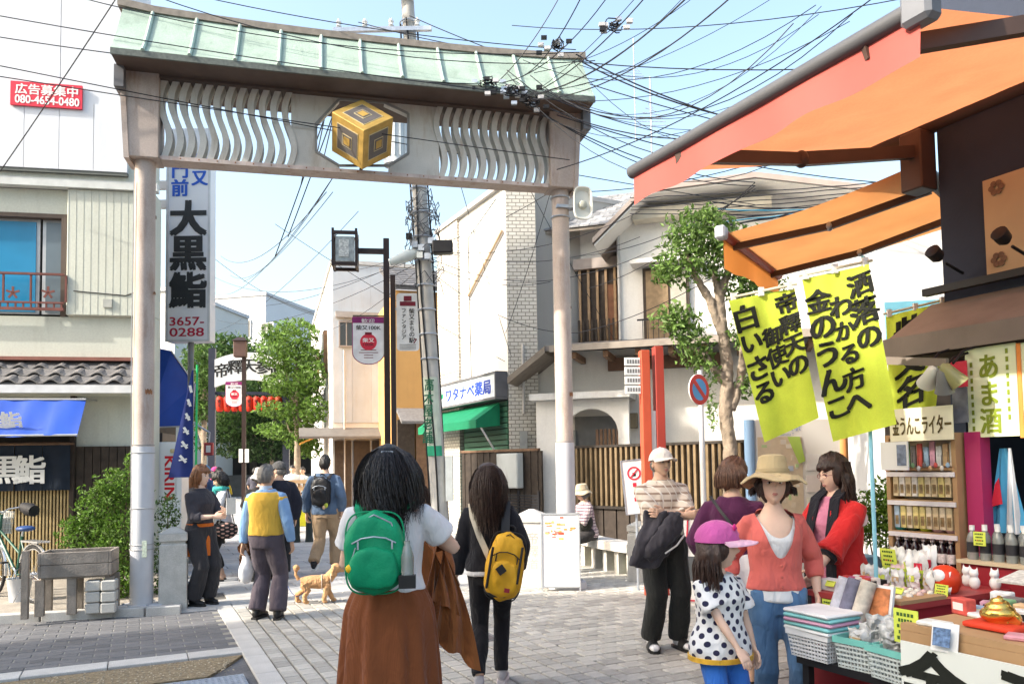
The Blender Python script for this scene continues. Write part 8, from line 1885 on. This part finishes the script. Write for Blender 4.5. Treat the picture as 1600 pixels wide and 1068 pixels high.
J = person('person in brown jacket and khaki trousers hidden behind the long haired woman', P_at(640,727,4.75), R(178), 1.50, True, top=dict(m=cord2, sleeve=1.9, hem=.80, fit=.03), bottom=dict(kind='trousers', m=fabric('khaki', (.16,.15,.10)), fit=.02), shoes=(dkshoe,'shoe'), hair=(H_DKB,'bob',.12), face=False, detail=0, voxel=.014)
J = person('woman with auburn hair in black clothes walking away with a yellow backpack', gr_at(768,1070), R(178), 1.55, True, head=(6,3), feet=((-.07,-.08,.0,-4),(.07,.20,.045,6)), heel=(0,-62), rh=(-.22,-.02,.80), lh=(.26,-.05,.74), voxel=.0095, girth=.95,
  inner=dict(m=fabric('hem_white', (.70,.70,.72)), sleeve=0, hem=.86, fit=.020), top=dict(m=fabric('top_black2', (.016,.016,.020)), sleeve=1.9, hem=.90, fit=.028, sfit=.024, wr=.008), bottom=dict(kind='trousers', m=fabric('jeans_black', (.014,.014,.017)), fit=.010, cuff=.014, wr=.008), shoes=(M('sneaker_grey', (.38,.37,.39), .7, .1, 14),'sneaker',M('sole_pale', (.62,.56,.58), .6)), hair=None, face=False)
locks(J, H_DKB, 34, .050, .27, 9, .010)
yel2 = M('pack_yellow', (.62,.33,.015), .6, .08, 8, .2, 90); s = J['s']
bpk, RM = backpack(J, 'yellow and black backpack slung on one shoulder', yel2, .95*s, .26,.48,.16, blkb, .14, -.12, True, blkb, 4, -10)
obj('base_panel', solid(MB().ball((0,.07,-.17),.125,.085,.06,18,12).xf(RM), .011, 2), blkb, bpk, True)
MB().box(-.028,.028,-.001,.001,-.028,.028).xf(RM @ Matrix.Translation((.02,.222,-.02)) @ Matrix.Rotation(R(45),4,'Y')).build('lash_tab', blkb, bpk); MB().box(-.018,.018,-.001,.001,-.014,.014).xf(RM @ Matrix.Translation((-.04,.205,-.15))).build('maker_label', M('label_maroon', (.25,.02,.03), .6), bpk)
m = MB(); strap(m, [(-.12,.16,1.10*s),(-.125,.12,1.30*s),(-.13,.05,1.43*s),(-.13,-.05,1.42*s),(-.13,-.14,1.25*s)], .06,.014,[(0,1,0),(0,1,.3),(0,.3,1),(0,-.5,1),(0,-1,.2)]); m.build('shoulder_strap', blkb, bpk, True)
m = MB(); strap(m, [(-.02,.17,.98*s),(.06,.165,1.18*s),(.11,.12,1.33*s),(.125,.05,1.42*s),(.12,-.04,1.42*s)], .042,.008,[(0,1,0),(0,1,.1),(.2,.8,.4),(.2,.3,1),(0,-.3,1)]); m.build('cross_strap', M('webbing_cream', (.55,.48,.36), .8, .1, 20), bpk, True)
for x, z0, z1 in ((.100,-.16,.12),(-.100,-.10,.15)): MB().tube([(x,.185,z0),(x,.175,z1)], .009, 6).xf(RM).build('compression_strap', blkb, bpk)
def plaid(name, c, c2, c3, f1, f2):
    m = fabric(name, c, .06); pattern_mix(m, axis_wave('z',f1), .45, .75, c2); pattern_mix(m, axis_wave('xy',f2), .80, .92, c3); return m
J = person('elderly man in pale striped polo and white cap with arms folded over a jacket', gr_at(1040,1012), R(10), 1.68, False, head=(8,-4), rh=(.10,-.24,1.13), lh=(-.08,-.27,1.15), rpole=(-1,.25,-.35), lpole=(1,.25,-.35), palms=((0,1,0),(0,1,0)), feet=((-.12,.0,0,-10),(.11,-.02,0,10)), voxel=.010, girth=1.0,
  top=dict(m=plaid('polo_stripe', (.62,.55,.47), (.30,.22,.17), (.70,.66,.60), 17, 14), sleeve=.98, hem=.97, fit=.028, sfit=.032, cuff=.008, name='polo_shirt'), bottom=dict(kind='trousers', m=fabric('trouser_charcoal2', (.022,.024,.024)), fit=.032, cuff=.045, belt=M('belt_brown', (.10,.06,.04), .5), wr=.010), shoes=(fabric('sock_white', (.68,.68,.70)),'sandal',dkshoe,dkshoe), hair=(H_GRY,'short'), hat=('cap',fabric('cap_cream', (.70,.67,.62))), sk=SK)
s = J['s']; gadd(J, 'collar', MB().loft([[Vector((r_*math.cos(a), .012+r_*.95*math.sin(a)-(.03 if math.sin(a) < -.5 else 0), z)) for a in [2*math.pi*j/24 for j in range(24)]] for r_, z in ((.075,1.375),(.068,1.425),(.082,1.40))], cap=False), MATS['polo_stripe'], recalc=False)
jk = thing('folded_jacket', 'dark grey jacket hung over the folded arms of the man in the cap', 'jacket', J['t'].location, J['t'].rotation_euler.z); rows = []
for j in range(20):
    q_ = j/19; row = []
    for i in range(17):
        u_ = i/16; top_ = Vector((-.24+.30*u_, -.27-.04*math.sin(u_*3.1), 1.17-.02*u_)); bot_ = Vector((-.37+.36*u_, -.22, .74-.10*math.sin(u_*3.1)+.14*u_)); p = top_.lerp(bot_, q_); p += Vector((.014*math.sin(q_*6+u_*3), -.05*math.sin(q_*2.6)+.022*math.sin(u_*13+q_*4), 0)); row.append(p)
    rows.append(row)
mj = fabric('jacket_grey', (.050,.048,.058), .15)
bk2 = [[p+Vector((0,.05,0)) for p in r_] for r_ in rows]; mm2 = MB();
for r_, b_ in zip(rows, bk2): pass
rr5 = [r_+b_[::-1] for r_, b_ in zip(rows, bk2)]; obj('cloth', solid(MB().loft(rr5), .010, 2, .020, 11, 6), mj, jk, True)
obj('sleeve', solid(MB().tube([(.0,-.31,1.14),(-.06,-.335,1.03),(-.16,-.32,.92),(-.26,-.27,.80)], [.045,.06,.055,.04], 12, ((0,1,0),1.5)), .010, 2, .020, 14), mj, jk, True)
MB().tube([(.06,-.33,.98),(-.02,-.36,.90),(-.12,-.36,.84)], .007, 6).build('zip', white, jk, True)
sl_ = U(912,727,11.45); J = person('elderly woman in beige hat and plaid shirt sitting on the stone bench', (sl_.x+.05,sl_.y,0.012), R(-68), 1.50, True, lean=8, head=(-5,6), sit=.54, feet=((-.10,-.42,0,0),(.10,-.40,0,0)), rh=(-.04,-.28,.86), lh=(.05,-.27,.84), rpole=(-.7,.5,-.5), lpole=(.7,.5,-.5), voxel=.013,
  top=dict(m=plaid('plaid_plum', (.50,.42,.42), (.10,.06,.10), (.22,.12,.16), 22, 22), sleeve=1.9, hem=.84, fit=.024, name='shirt'), bottom=dict(kind='trousers', m=fabric('trouser_dark3', (.04,.038,.04)), fit=.025), shoes=(dkshoe,'shoe'), hair=(H_GRY,'bob',.07), hat=('bucket',fabric('hat_beige', (.52,.43,.30)),(.52,.43,.30)), detail=1)
lb2 = thing('lap_bag', 'black bag resting on the lap of the seated woman', 'bag', J['t'].location, J['t'].rotation_euler.z)
obj('bag_body', solid(MB().ball((.06,-.10,.70),.17,.12,.13,18,12), .014, 3, .012), fabric('bag_black', (.025,.025,.022)), lb2, True)
MB().torus((.06,-.10,.83),.05,.01,'y',14,6,0,math.pi).build('handle', dkshoe, lb2, True)
J = person('brown haired woman in purple top turned away toward the map board', P_at(1143,727,5.3), R(152), 1.57, True, head=(-32,14), headfwd=.03, rh=(-.16,-.30,.98), lh=(.22,-.12,.86), voxel=.010, girth=1.03,
  top=dict(m=fabric('top_purple', (.080,.020,.060)), sleeve=1.75, hem=.93, fit=.024, sfit=.022, wr=.008), bottom=dict(kind='skirt', m=fabric('skirt_white', (.68,.67,.68)), hem=.42, spread=.06, folds=9, amp=.012), shoes=(dkshoe,'shoe'), hair=(H_BRN,'bob',.10), face=True)
m = MB(); strap(m, [(.14,.05,1.33),(.06,.125,1.24),(-.04,.15,1.12),(-.13,.12,.98)], .02,.005,[(0,.4,1),(0,1,.3),(0,1,0),(-.4,1,0)]); m.build('bag_strap', dkshoe, J['t'], True)
wbg2 = thing('tote_bag', 'white tote bag at the hip of the woman in purple', 'bag', J['t'].location, J['t'].rotation_euler.z); obj('bag_body', solid(MB().box(.14,.22,-.02,.24,.55,.90), .012, 5, .008), fabric('tote_white', (.70,.69,.70)), wbg2, True); MB().torus((.18,.10,.90),.08,.008,'x',14,6,0,math.pi).build('handle', fabric('tote_white', (.70,.69,.70)), wbg2, True)
J = person('woman in coral cardigan, jeans and wide khaki sun hat', P_at(1206,727,4.40), R(-4), 1.53, True, head=(-8,-4), hs=1.0, rh=(-.22,.06,.80), lh=(.23,.0,.80), rpole=(-.5,.8,-.2), lpole=(.6,.8,-.2), feet=((-.09,.05,0,4),(.09,-.12,0,-4)), voxel=.0085, girth=.93, sk=SKP,
  inner=dict(m=fabric('tank_white', (.72,.72,.72), .04), sleeve=0, hem=.87, fit=.012, neck=1.40, vneck=(1.27,.125), vpow=.45, flare=.01), top=dict(m=fabric('cardigan_coral', (.60,.135,.115), .06), sleeve=1.5, hem=.94, fit=.024, sfit=.020, vneck=(1.14,.125), vpow=.62, name='cardigan', wr=.010), bottom=dict(kind='trousers', m=fabric('jeans_blue', (.075,.15,.27), .28), fit=.016, cuff=.02, waist=.99, wr=.008), shoes=(dkshoe,'shoe'), hair=(H_DKB,'bob',.09), hat=('wide',fabric('hat_khaki', (.46,.36,.20), .06),(.46,.36,.20)))
for z in (1.10,1.03,.97): gadd(J, 'button', MB().ball((.0,-.150*J['s'],z*J['s']),.008,.004,.008,10,6), M('button_coral', (.45,.10,.08), .4))
sh_ = thing('blue_pouch', 'shiny blue pouch in the left hand of the woman in coral', 'pouch', J['t'].location, J['t'].rotation_euler.z); obj('pouch', solid(MB().ball((.26,-.06,.72),.075,.045,.04,18,12), .009, 2, .012, 20), M('pouch_blue', (.02,.18,.36), .35, .25, 12), sh_, True)
J = person('girl in pink cap and white shirt with navy dots', P_at(1117,727,4.1), R(24), 1.16, True, head=(50,0), rh=(-.03,-.20,.60), lh=(.20,-.06,.50), rpole=(-.9,.5,-.4), lpole=(.7,.7,-.2), palms=((0,1,0),(-1,0,0)), hand_curl=(.25,.4), voxel=.008, hs=.97, girth=1.0, sk=SKP,
  top=dict(m=pattern_mix(fabric('dots_white', (.70,.70,.70), .04), dots(20), .30, .27, (.025,.025,.06)), sleeve=.72, hem=.80, fit=.030, sfit=.022, cuff=.012, flare=.03), bottom=dict(kind='trousers', m=fabric('shorts_blue', (.04,.16,.55)), fit=.012, waist=.93, wr=.004), shoes=(dkshoe,'shoe'), hair=(H_DKB,'long',.24,.006), hat=('cap',fabric('girl_cap_pink', (.50,.10,.32)),fabric('brim_pink', (.72,.45,.58))))
bw = MB(); bw.ball((0,-.118,.118),.009,nu=8,nv=6)
for sx in (-1,1): bw.ball((sx*.028,-.112,.120),.024,.010,.017,12,8)
bw.v = [tuple(J['hp'](Vector(v)+Vector((0,.024,-.012)))) for v in bw.v]; bw.build('cap_bow', fabric('bow_magenta', (.50,.02,.18)), J['t'])['kind'] = 'stuff'
gadd(J, 'cap_stripe', MB().tube([J['hp'](Vector((.0+.095*math.cos(a)*.0, .005+.117*math.cos(a), .035+.107*math.sin(a)))) for a in np.linspace(.1,math.pi-.3,12)], .008, 6), fabric('cap_stripe', (.55,.16,.36)))
gadd(J, 'hem_band', MB().loft([J['ring'](z,.0,.172,.124,.062) for z in (.790,.825)]), fabric('band_mustard', (.62,.36,.04), .5))
J = person('shop woman in red festival coat with long dark hair and glasses', P_at(1304,727,4.95), R(-62), 1.58, True, head=(-14,6), rh=(-.10,-.33,.92), lh=(.12,-.34,.90), rpole=(-.6,.5,-.5), lpole=(.6,.5,-.5), voxel=.010, sk=SKP, glasses=True,
  inner=dict(m=fabric('apron_pink', (.55,.20,.30), .1), sleeve=0, hem=.72, fit=.018), top=dict(m=fabric('happi_red', (.52,.025,.025), .08), sleeve=1.45, hem=.66, fit=.034, sfit=.034, cuff=.035, open=.06, name='festival_coat', flare=.02), bottom=dict(kind='trousers', m=fabric('jeans_pale', (.30,.40,.48)), fit=.018), shoes=(dkshoe,'shoe'), hair=(H_DKB,'long',.40,.010))
for sx in (-1,1):
    m = MB(); strap(m, [(sx*.060,.02,1.40),(sx*.075,-.10,1.32),(sx*.085,-.165,1.10),(sx*.085,-.170,.85),(sx*.085,-.165,.64)], .07,.012,[(0,0,1),(0,-1,.6),(0,-1,0),(0,-1,0),(0,-1,0)]); m.build('lapel', fabric('lapel_black', (.015,.015,.02)), J['t'], True)
for i, ch in enumerate('又七屋'): lettering(ch, white, J['t'], (-.085,-.182,1.13-i*.085), (1,0,0), (0,0,1), .06, vertical=True, bold=.02)
c = Vector((.172,-.03,1.24)); gadd(J, 'crest', disc(0,.045,0,.006,20).xf(Matrix.Translation((.19,-.0,1.20)) @ Matrix.Rotation(R(90),4,'Y')), fabric('crest_white', (.66,.5,.5), .5))
for sd in (-1,1): gadd(J, 'cuff', MB().tube([J['el'][sd].lerp(J['wr'][sd],.40), J['el'][sd].lerp(J['wr'][sd],.56)], .06, 14), fabric('cuff_black', (.015,.015,.018)))
def far_person(label, px, Y, rot, h, topc, botc, hairm, hat=None, fem=True): return person(label, P_at(px,727,Y), R(rot), h, fem, voxel=.02, face=False, detail=0, top=dict(m=fabric('far_top_%s' % str(topc), topc), sleeve=1.0, hem=.85, fit=.025), bottom=dict(kind='trousers', m=fabric('far_bot_%s' % str(botc), botc), fit=.025), shoes=(dkshoe,'shoe'), hair=(hairm,'fringe'), hat=hat)
far_person('distant person in blue top and blue cap beside the banner flag', 320, 15.5, 160, 1.65, (.10,.16,.30), (.05,.05,.06), H_DKB, ('cap',fabric('cap_blue', (.10,.25,.45))), False)
far_person('distant person in yellow top with black hair', 342, 16.5, 190, 1.60, (.62,.42,.03), (.04,.04,.05), H_BLK)
far_person('distant person in pink headwear beyond the yellow top', 336, 18.5, 200, 1.62, (.45,.05,.14), (.05,.05,.05), H_BLK, ('cap',fabric('cap_magenta', (.55,.05,.2))))
far_person('distant person in white shirt left of the wooden crates', 457, 24, 10, 1.66, (.62,.64,.66), (.05,.05,.06), H_BLK, None, False)
far_person('distant person in pale grey shirt right of the white shirt', 473, 24.4, -20, 1.60, (.42,.48,.48), (.06,.06,.07), H_BLK)
far_person('distant person in dark coat behind the lamp post', 398, 26, 170, 1.6, (.06,.06,.08), (.04,.04,.05), H_BLK)
def dog(label, loc, rot, L_, col, curl, name='dog', headup=.10):
    t = thing(name, label, 'dog', loc, rot); m = MB(); k_ = L_
    m.tube([(-.17*k_,0,.24*k_),(-.08*k_,0,.25*k_),(.04*k_,0,.245*k_),(.15*k_,0,.26*k_)], [.065*k_,.075*k_,.082*k_,.075*k_], 14)
    m.tube([(.14*k_,0,.28*k_),(.21*k_,0,.36*k_)], [.062*k_,.055*k_], 12)
    m.ball((.235*k_,0,.40*k_),.062*k_,.058*k_,.060*k_,16,12); m.tube([(.26*k_,0,.39*k_),(.33*k_,0,.375*k_)], [.036*k_,.026*k_], 10); m.ball((.335*k_,0,.38*k_),.018*k_,nu=10,nv=8)
    for sy in (-1,1):
        m.tube([(.215*k_,sy*.05*k_,.43*k_),(.20*k_,sy*.075*k_,.38*k_),(.20*k_,sy*.07*k_,.32*k_)], [.022*k_,.032*k_,.022*k_], 8)
        dx = .05*k_*sy
        m.tube([(.13*k_,sy*.05*k_,.22*k_),(.13*k_+dx*.3,sy*.052*k_,.12*k_),(.14*k_+dx,sy*.052*k_,.03*k_)], [.038*k_,.030*k_,.028*k_], 10); m.ball((.155*k_+dx,sy*.052*k_,.02*k_),.032*k_,.026*k_,.02*k_,10,8)
        m.tube([(-.14*k_,sy*.05*k_,.23*k_),(-.11*k_-dx*.4,sy*.055*k_,.15*k_),(-.18*k_-dx,sy*.055*k_,.09*k_),(-.17*k_-dx,sy*.055*k_,.02*k_)], [.052*k_,.038*k_,.026*k_,.028*k_], 10); m.ball((-.155*k_-dx,sy*.055*k_,.02*k_),.032*k_,.026*k_,.02*k_,10,8)
    m.tube([(-.20*k_,0,.28*k_),(-.235*k_,0,.34*k_),(-.23*k_,0,.40*k_)], [.022*k_,.018*k_,.02*k_], 8); m.ball((-.228*k_,0,.42*k_),.038*k_,nu=12,nv=8)
    obj('body', solid(m, .0065, 1, curl, 75, 3), col, t, True)
    MB().ball((.352*k_,0,.385*k_),.011*k_,nu=8,nv=6).build('nose', dkshoe, t, True)
    for sy in (-1,1): MB().ball((.285*k_,sy*.030*k_,.415*k_),.008*k_,nu=8,nv=6).build('eye', dkshoe, t, True)
    MB().torus((.175*k_,0,.30*k_),.066*k_,.006*k_,'x',20,6).build('harness', M('harness_cream', (.6,.5,.4), .7), t, True); MB().torus((.07*k_,0,.245*k_),.088*k_,.006*k_,'x',20,6).build('harness', M('harness_cream', (.6,.5,.4), .7), t, True)
    return t
p = gr_at(494,941); dog('small apricot toy poodle in a harness walking on the sunlit paving', p, R(10), .98, fabric('fur_apricot', (.58,.33,.16), .12, .5), .005)
p = P_at(386,727,11.6); dog('brown shaggy dog standing in the shade behind the floral bag', p, R(-75), 1.1, fabric('fur_brown', (.16,.06,.02), .3, .5), .012, 'brown_dog')
ld = thing('dog_leash', 'thin blue dog leash trailing to the poodle', 'leash', (0,0,0)); a = Vector(gr_at(440,946)); b = G(478,922,.30); a.z = .42
MB().tube([a.lerp(b,t_)+Vector((0,0,-.16*math.sin(math.pi*t_))) for t_ in np.linspace(0,1,10)], .004, 5).build('leash', M('leash_blue', (.03,.06,.2), .6), ld, True)
for i, (px, Y, dz_) in enumerate(((455,22,0),(463,22,0),(471,22,0),(479,22,0))):
    q = U(px,727,Y); c = thing('wooden_crate', ['wooden slat crate at the left of the far row','second wooden slat crate of the far row','third wooden slat crate of the far row','wooden slat crate at the right of the far row'][i], 'crate', (q.x,q.y,0), R(8), 'wooden crates in the street')
    for z in (.75,.95,1.15): MB().box(-.07,.07,-.12,-.10,z,z+.10).build('slat', M('crate_wood', (.38,.26,.15), .8, .2, 8), c); MB().box(-.07,.07,.10,.12,z,z+.10).build('slat', M('crate_wood', (.38,.26,.15), .8, .2, 8), c)
    for x in (-.06,.05): MB().box(x,x+.015,-.099,.099,.0,1.25).build('post', M('crate_wood', (.38,.26,.15), .8, .2, 8), c)
for i, px in enumerate((463,483)):
    q = U(px,727,16.5); b = thing('street_bollard', ['dark ribbed bollard left of the young man in denim','second dark ribbed bollard beside the young man in denim'][i], 'bollard', (q.x,q.y,0)); MB().lathe([(.09,0),(.075,.15),(.07,.80),(.08,.82),(.08,.88),(.03,.92)], 14).build('shaft', M('bollard_dark', (.035,.045,.045), .6), b, True); MB().torus((0,0,.7),.075,.01,'z',16,6).build('ring', stl, b)
ylb = thing('yellow_barrier', 'yellow plastic barrier standing behind the bollards', 'barrier', U(473,727,19).xy.to_3d(), R(8)); MB().box(-.30,.30,-.03,.03,.15,.75).build('panel', M('barrier_yellow', (.45,.42,.02), .5), ylb, bevel=.02); MB().box(-.28,-.22,-.12,.12,0,.149).build('foot', m_rub, ylb); MB().box(.22,.28,-.12,.12,0,.149).build('foot', m_rub, ylb)
rn = thing('red_lantern_sign', 'square red sign on a grey bracket above the distant shoppers', 'sign', U(326,727,16).xy.to_3d(), R(10)); z0, z1 = U(326,711,16).z, U(326,691,16).z; MB().box(-.09,.09,-.04,.04,z0,z1).build('panel', M('sign_rose', (.42,.07,.07), .6), rn, bevel=.01); MB().box(-.045,.045,-.046,-.041,z0+.06,z1-.06).build('print_mark', white, rn); MB().tube([(0,0,z1),(.02,0,z1+.2),(-.35,0,z1+.45)], .02, 6).build('bracket', stl, rn)
random.seed(21)
m_cab = M('cable_black', (.012,.013,.018), .5); m_cabg = M('cable_grey', (.10,.10,.11), .5); m_cabb = M('cable_blue', (.04,.22,.34), .5)
def cable(p, q, sag, r=.008, mat=None, label='thin black overhead cable strung across the street', grp='overhead cables', n=14, jit=0.):
    p, q = Vector(p), Vector(q); pts = [p.lerp(q, i/n)+Vector((rnd(-jit,jit),rnd(-jit,jit),-4*sag*(i/n)*(1-i/n)+rnd(-jit,jit))) for i in range(n+1)]
    o = MB().tube(pts, r*.74, 5).build('overhead_cable', mat or m_cab, None, True); return tag(o, label, 'cable', grp)
def cpx(a, b, Ya, Yb, sag=.15, **k): return cable(U(*a,Ya), U(*b,Yb), sag, **k)
lbA = 'thin dark cable crossing the sky above the green gate roof'
for a, b, Ya, Yb, sg in (((-40,18),(820,148),8,9.0,.05),((-40,52),(765,132),8,9.1,.1),((100,-10),(905,82),8.5,9.2,.25),((230,-10),(930,95),8.5,9.2,.3),((300,-8),(900,78),9,9.3,.1),((-40,95),(1180,320),8,11,.05),((-30,115),(890,250),8,9.3,.02)): cpx(a, b, Ya, Yb, sg, label=lbA, grp='cables over the gate')
lbB = 'dark cable fanning out to the upper right from the gate corner'
for a, b, Ya, Yb, sg, r_ in (((815,150),(1100,-30),9.2,6.5,.1,.011),((820,155),(1160,-20),9.2,6.2,.12,.009),((845,140),(1030,-30),9.2,7,.05,.009),((780,130),(960,-20),9.2,8,.1,.008),((770,135),(880,-15),9.2,9,.05,.008),((905,95),(1400,205),9.2,7.5,.12,.012),((900,85),(1400,230),9.2,7.5,.1,.012),((860,170),(1400,140),9.2,7.4,.2,.010),((870,180),(1500,290),9.2,10.5,.1,.010),((850,180),(1180,285),9.2,11,.08,.010),((830,165),(1180,290),9.2,11,.12,.009),((870,265),(1400,-30),9.2,7,.1,.009),((905,300),(1400,170),10,8.5,.1,.008),((800,40),(1500,-20),11,8,.1,.008),((560,35),(1450,100),12,8,.15,.010),((640,25),(1400,250),12,8.8,.1,.010)): cpx(a, b, Ya, Yb, sg*2.2, r=r_, label=lbB, grp='cables at the gate corner')
lbF = 'fine dark cable in the dense tangle right of the gate'
rs9 = random.Random(4)
for i in range(13):
    a = (rs9.uniform(790,905), rs9.uniform(85,170)); b = (rs9.uniform(1180,1420), rs9.uniform(-40,270)); cpx(a, b, 9.3, rs9.uniform(7,9.5), rs9.uniform(.25,.8), r=rs9.choice([.005,.006,.008]), label=lbF, grp='fine cables right of the gate')
for i in range(6):
    a = (rs9.uniform(780,860), rs9.uniform(110,160)); b = (rs9.uniform(900,1250), -30); cpx(a, b, 9.2, rs9.uniform(6.5,9), rs9.uniform(.1,.4), r=rs9.choice([.005,.006,.008]), label=lbF, grp='fine cables right of the gate')
lbC = 'cable sagging between the utility pole and the houses on the right'
for a, b, Ya, Yb, sg in (((665,385),(1000,370),13,13,.35),((665,390),(1000,330),13,13,.3),((665,400),(905,430),13,14,.25),((665,410),(860,440),13,14,.2),((668,385),(860,300),13,12,.1),((668,420),(905,520),13,14.5,.3),((900,430),(1180,290),13.2,9.5,.2),((920,450),(1180,285),13.2,9.5,.2),((905,400),(1180,295),13.2,9.5,.18),((900,520),(1120,430),13.4,9.6,.1),((720,290),(800,560),12.5,15.4,.05),((830,300),(960,530),12.5,14.6,.05),((860,300),(790,520),12.5,15.4,.1)): cpx(a, b, Ya, Yb, sg, label=lbC, grp='cables at the houses')
lbD = 'slack cable running up the street toward the far trees'
for a, b, Ya, Yb, sg in (((660,400),(330,430),13,26,.6),((660,395),(330,470),13,28,.5),((655,410),(340,500),13,30,.5),((655,420),(480,520),13,24,.3),((560,330),(330,520),14,30,.4),((520,300),(380,440),11,24,.2),((525,270),(340,460),10,26,.5),((530,262),(360,430),10,26,.6),((510,300),(345,400),10,22,.5),((430,350),(800,570),16,15.5,.1),((330,400),(530,500),18,24,.3),((660,380),(520,420),13,22,.2)): cpx(a, b, Ya, Yb, sg, label=lbD, grp='cables along the street')
for a, b in (((180,0),(0,268)),): cpx(a, b, 9.5, 10.6, .02, r=.010, label='stay cable slanting down across the white clad wall', grp='stay cable')
for i, (a, b) in enumerate((((495,160),(470,290)),((512,160),(490,265)),((524,165),(505,250)),((505,190),(430,400)),((520,180),(450,370)))): cpx(a, b, 11, 13, .02, r=.012, label='steep dark cable seen through the octagon of the gate', grp='cables behind the gate')
lbE = 'bundled cable with blue sleeve fixed to the gable of the white house'
for i in range(7): cpx((1040+i*12,370-i*9),(1440+i*12,285-i*2), 10.5, 9.8, .05+.03*i, r=.012, mat=m_cabb if i in (2,5) else m_cab, label=lbE, grp='cables under the red awning', jit=.012)
for i in range(5): cpx((985,310+i*6),(1440,280+i*4), 12, 9.6, .02+.02*i, r=.010, label=lbE, grp='cables under the red awning', jit=.01)
for k_, (px, py, Y) in enumerate(((800,140,9.1),(830,155,9.1),(765,132,9.1),(870,70,9.1),(960,40,8.6))):
    c = U(px,py,Y); t = thing('cable_junction', ['tangle of connectors at the right end of the gate eave','second tangle of connectors by the gate corner','small grey connectors on the gate eave','connectors above the ridge end of the gate','connectors high in the sky right of the gate'][k_], 'connector', c); rs = random.Random(k_)
    for i in range(8):
        q = Vector((rs.uniform(-.22,.22),rs.uniform(-.08,.08),rs.uniform(-.14,.14))); MB().box(q.x-.035,q.x+.035,q.y-.02,q.y+.02,q.z-.02,q.z+.02).build('clamp', random.choice([stl,m_rub,M('clamp_pale', (.45,.45,.46), .5)]), t)
    tg_ = MB()
    for i in range(8):
        a0 = rs.uniform(0,6.28); r_ = rs.uniform(.03,.11); tg_.tube([Vector((r_*math.cos(a0+q_*3.6)+.1*rs.uniform(-1,1)*.3, rs.uniform(-.05,.05), r_*.8*math.sin(a0+q_*3.6))) for q_ in np.linspace(0,1,9)], .007, 4)
    tg_.build('loose_loops', m_cab, t)['kind'] = 'stuff'
for px, py0, py1, Y in ((1020,120,290,15),(993,60,200,22)):
    b = U(px,py0,Y); c = U(px,py1,Y); t = thing('tv_aerial', 'thin television aerial on the roof of the white house' if px == 1020 else 'faint tall aerial mast far behind the houses', 'aerial', (c.x,c.y,c.z)); MB().tube([(0,0,-.4),(0,0,b.z-c.z)], .018, 6).build('mast', stl, t); H = b.z-c.z
    for i in range(6): MB().tube([(-.35+.06*i,0,H*(.55)+i*.09),(.35-.06*i,0,H*.55+i*.07)], .008, 5).build('element', stl, t)
bpy.data.scenes.remove(TMP)
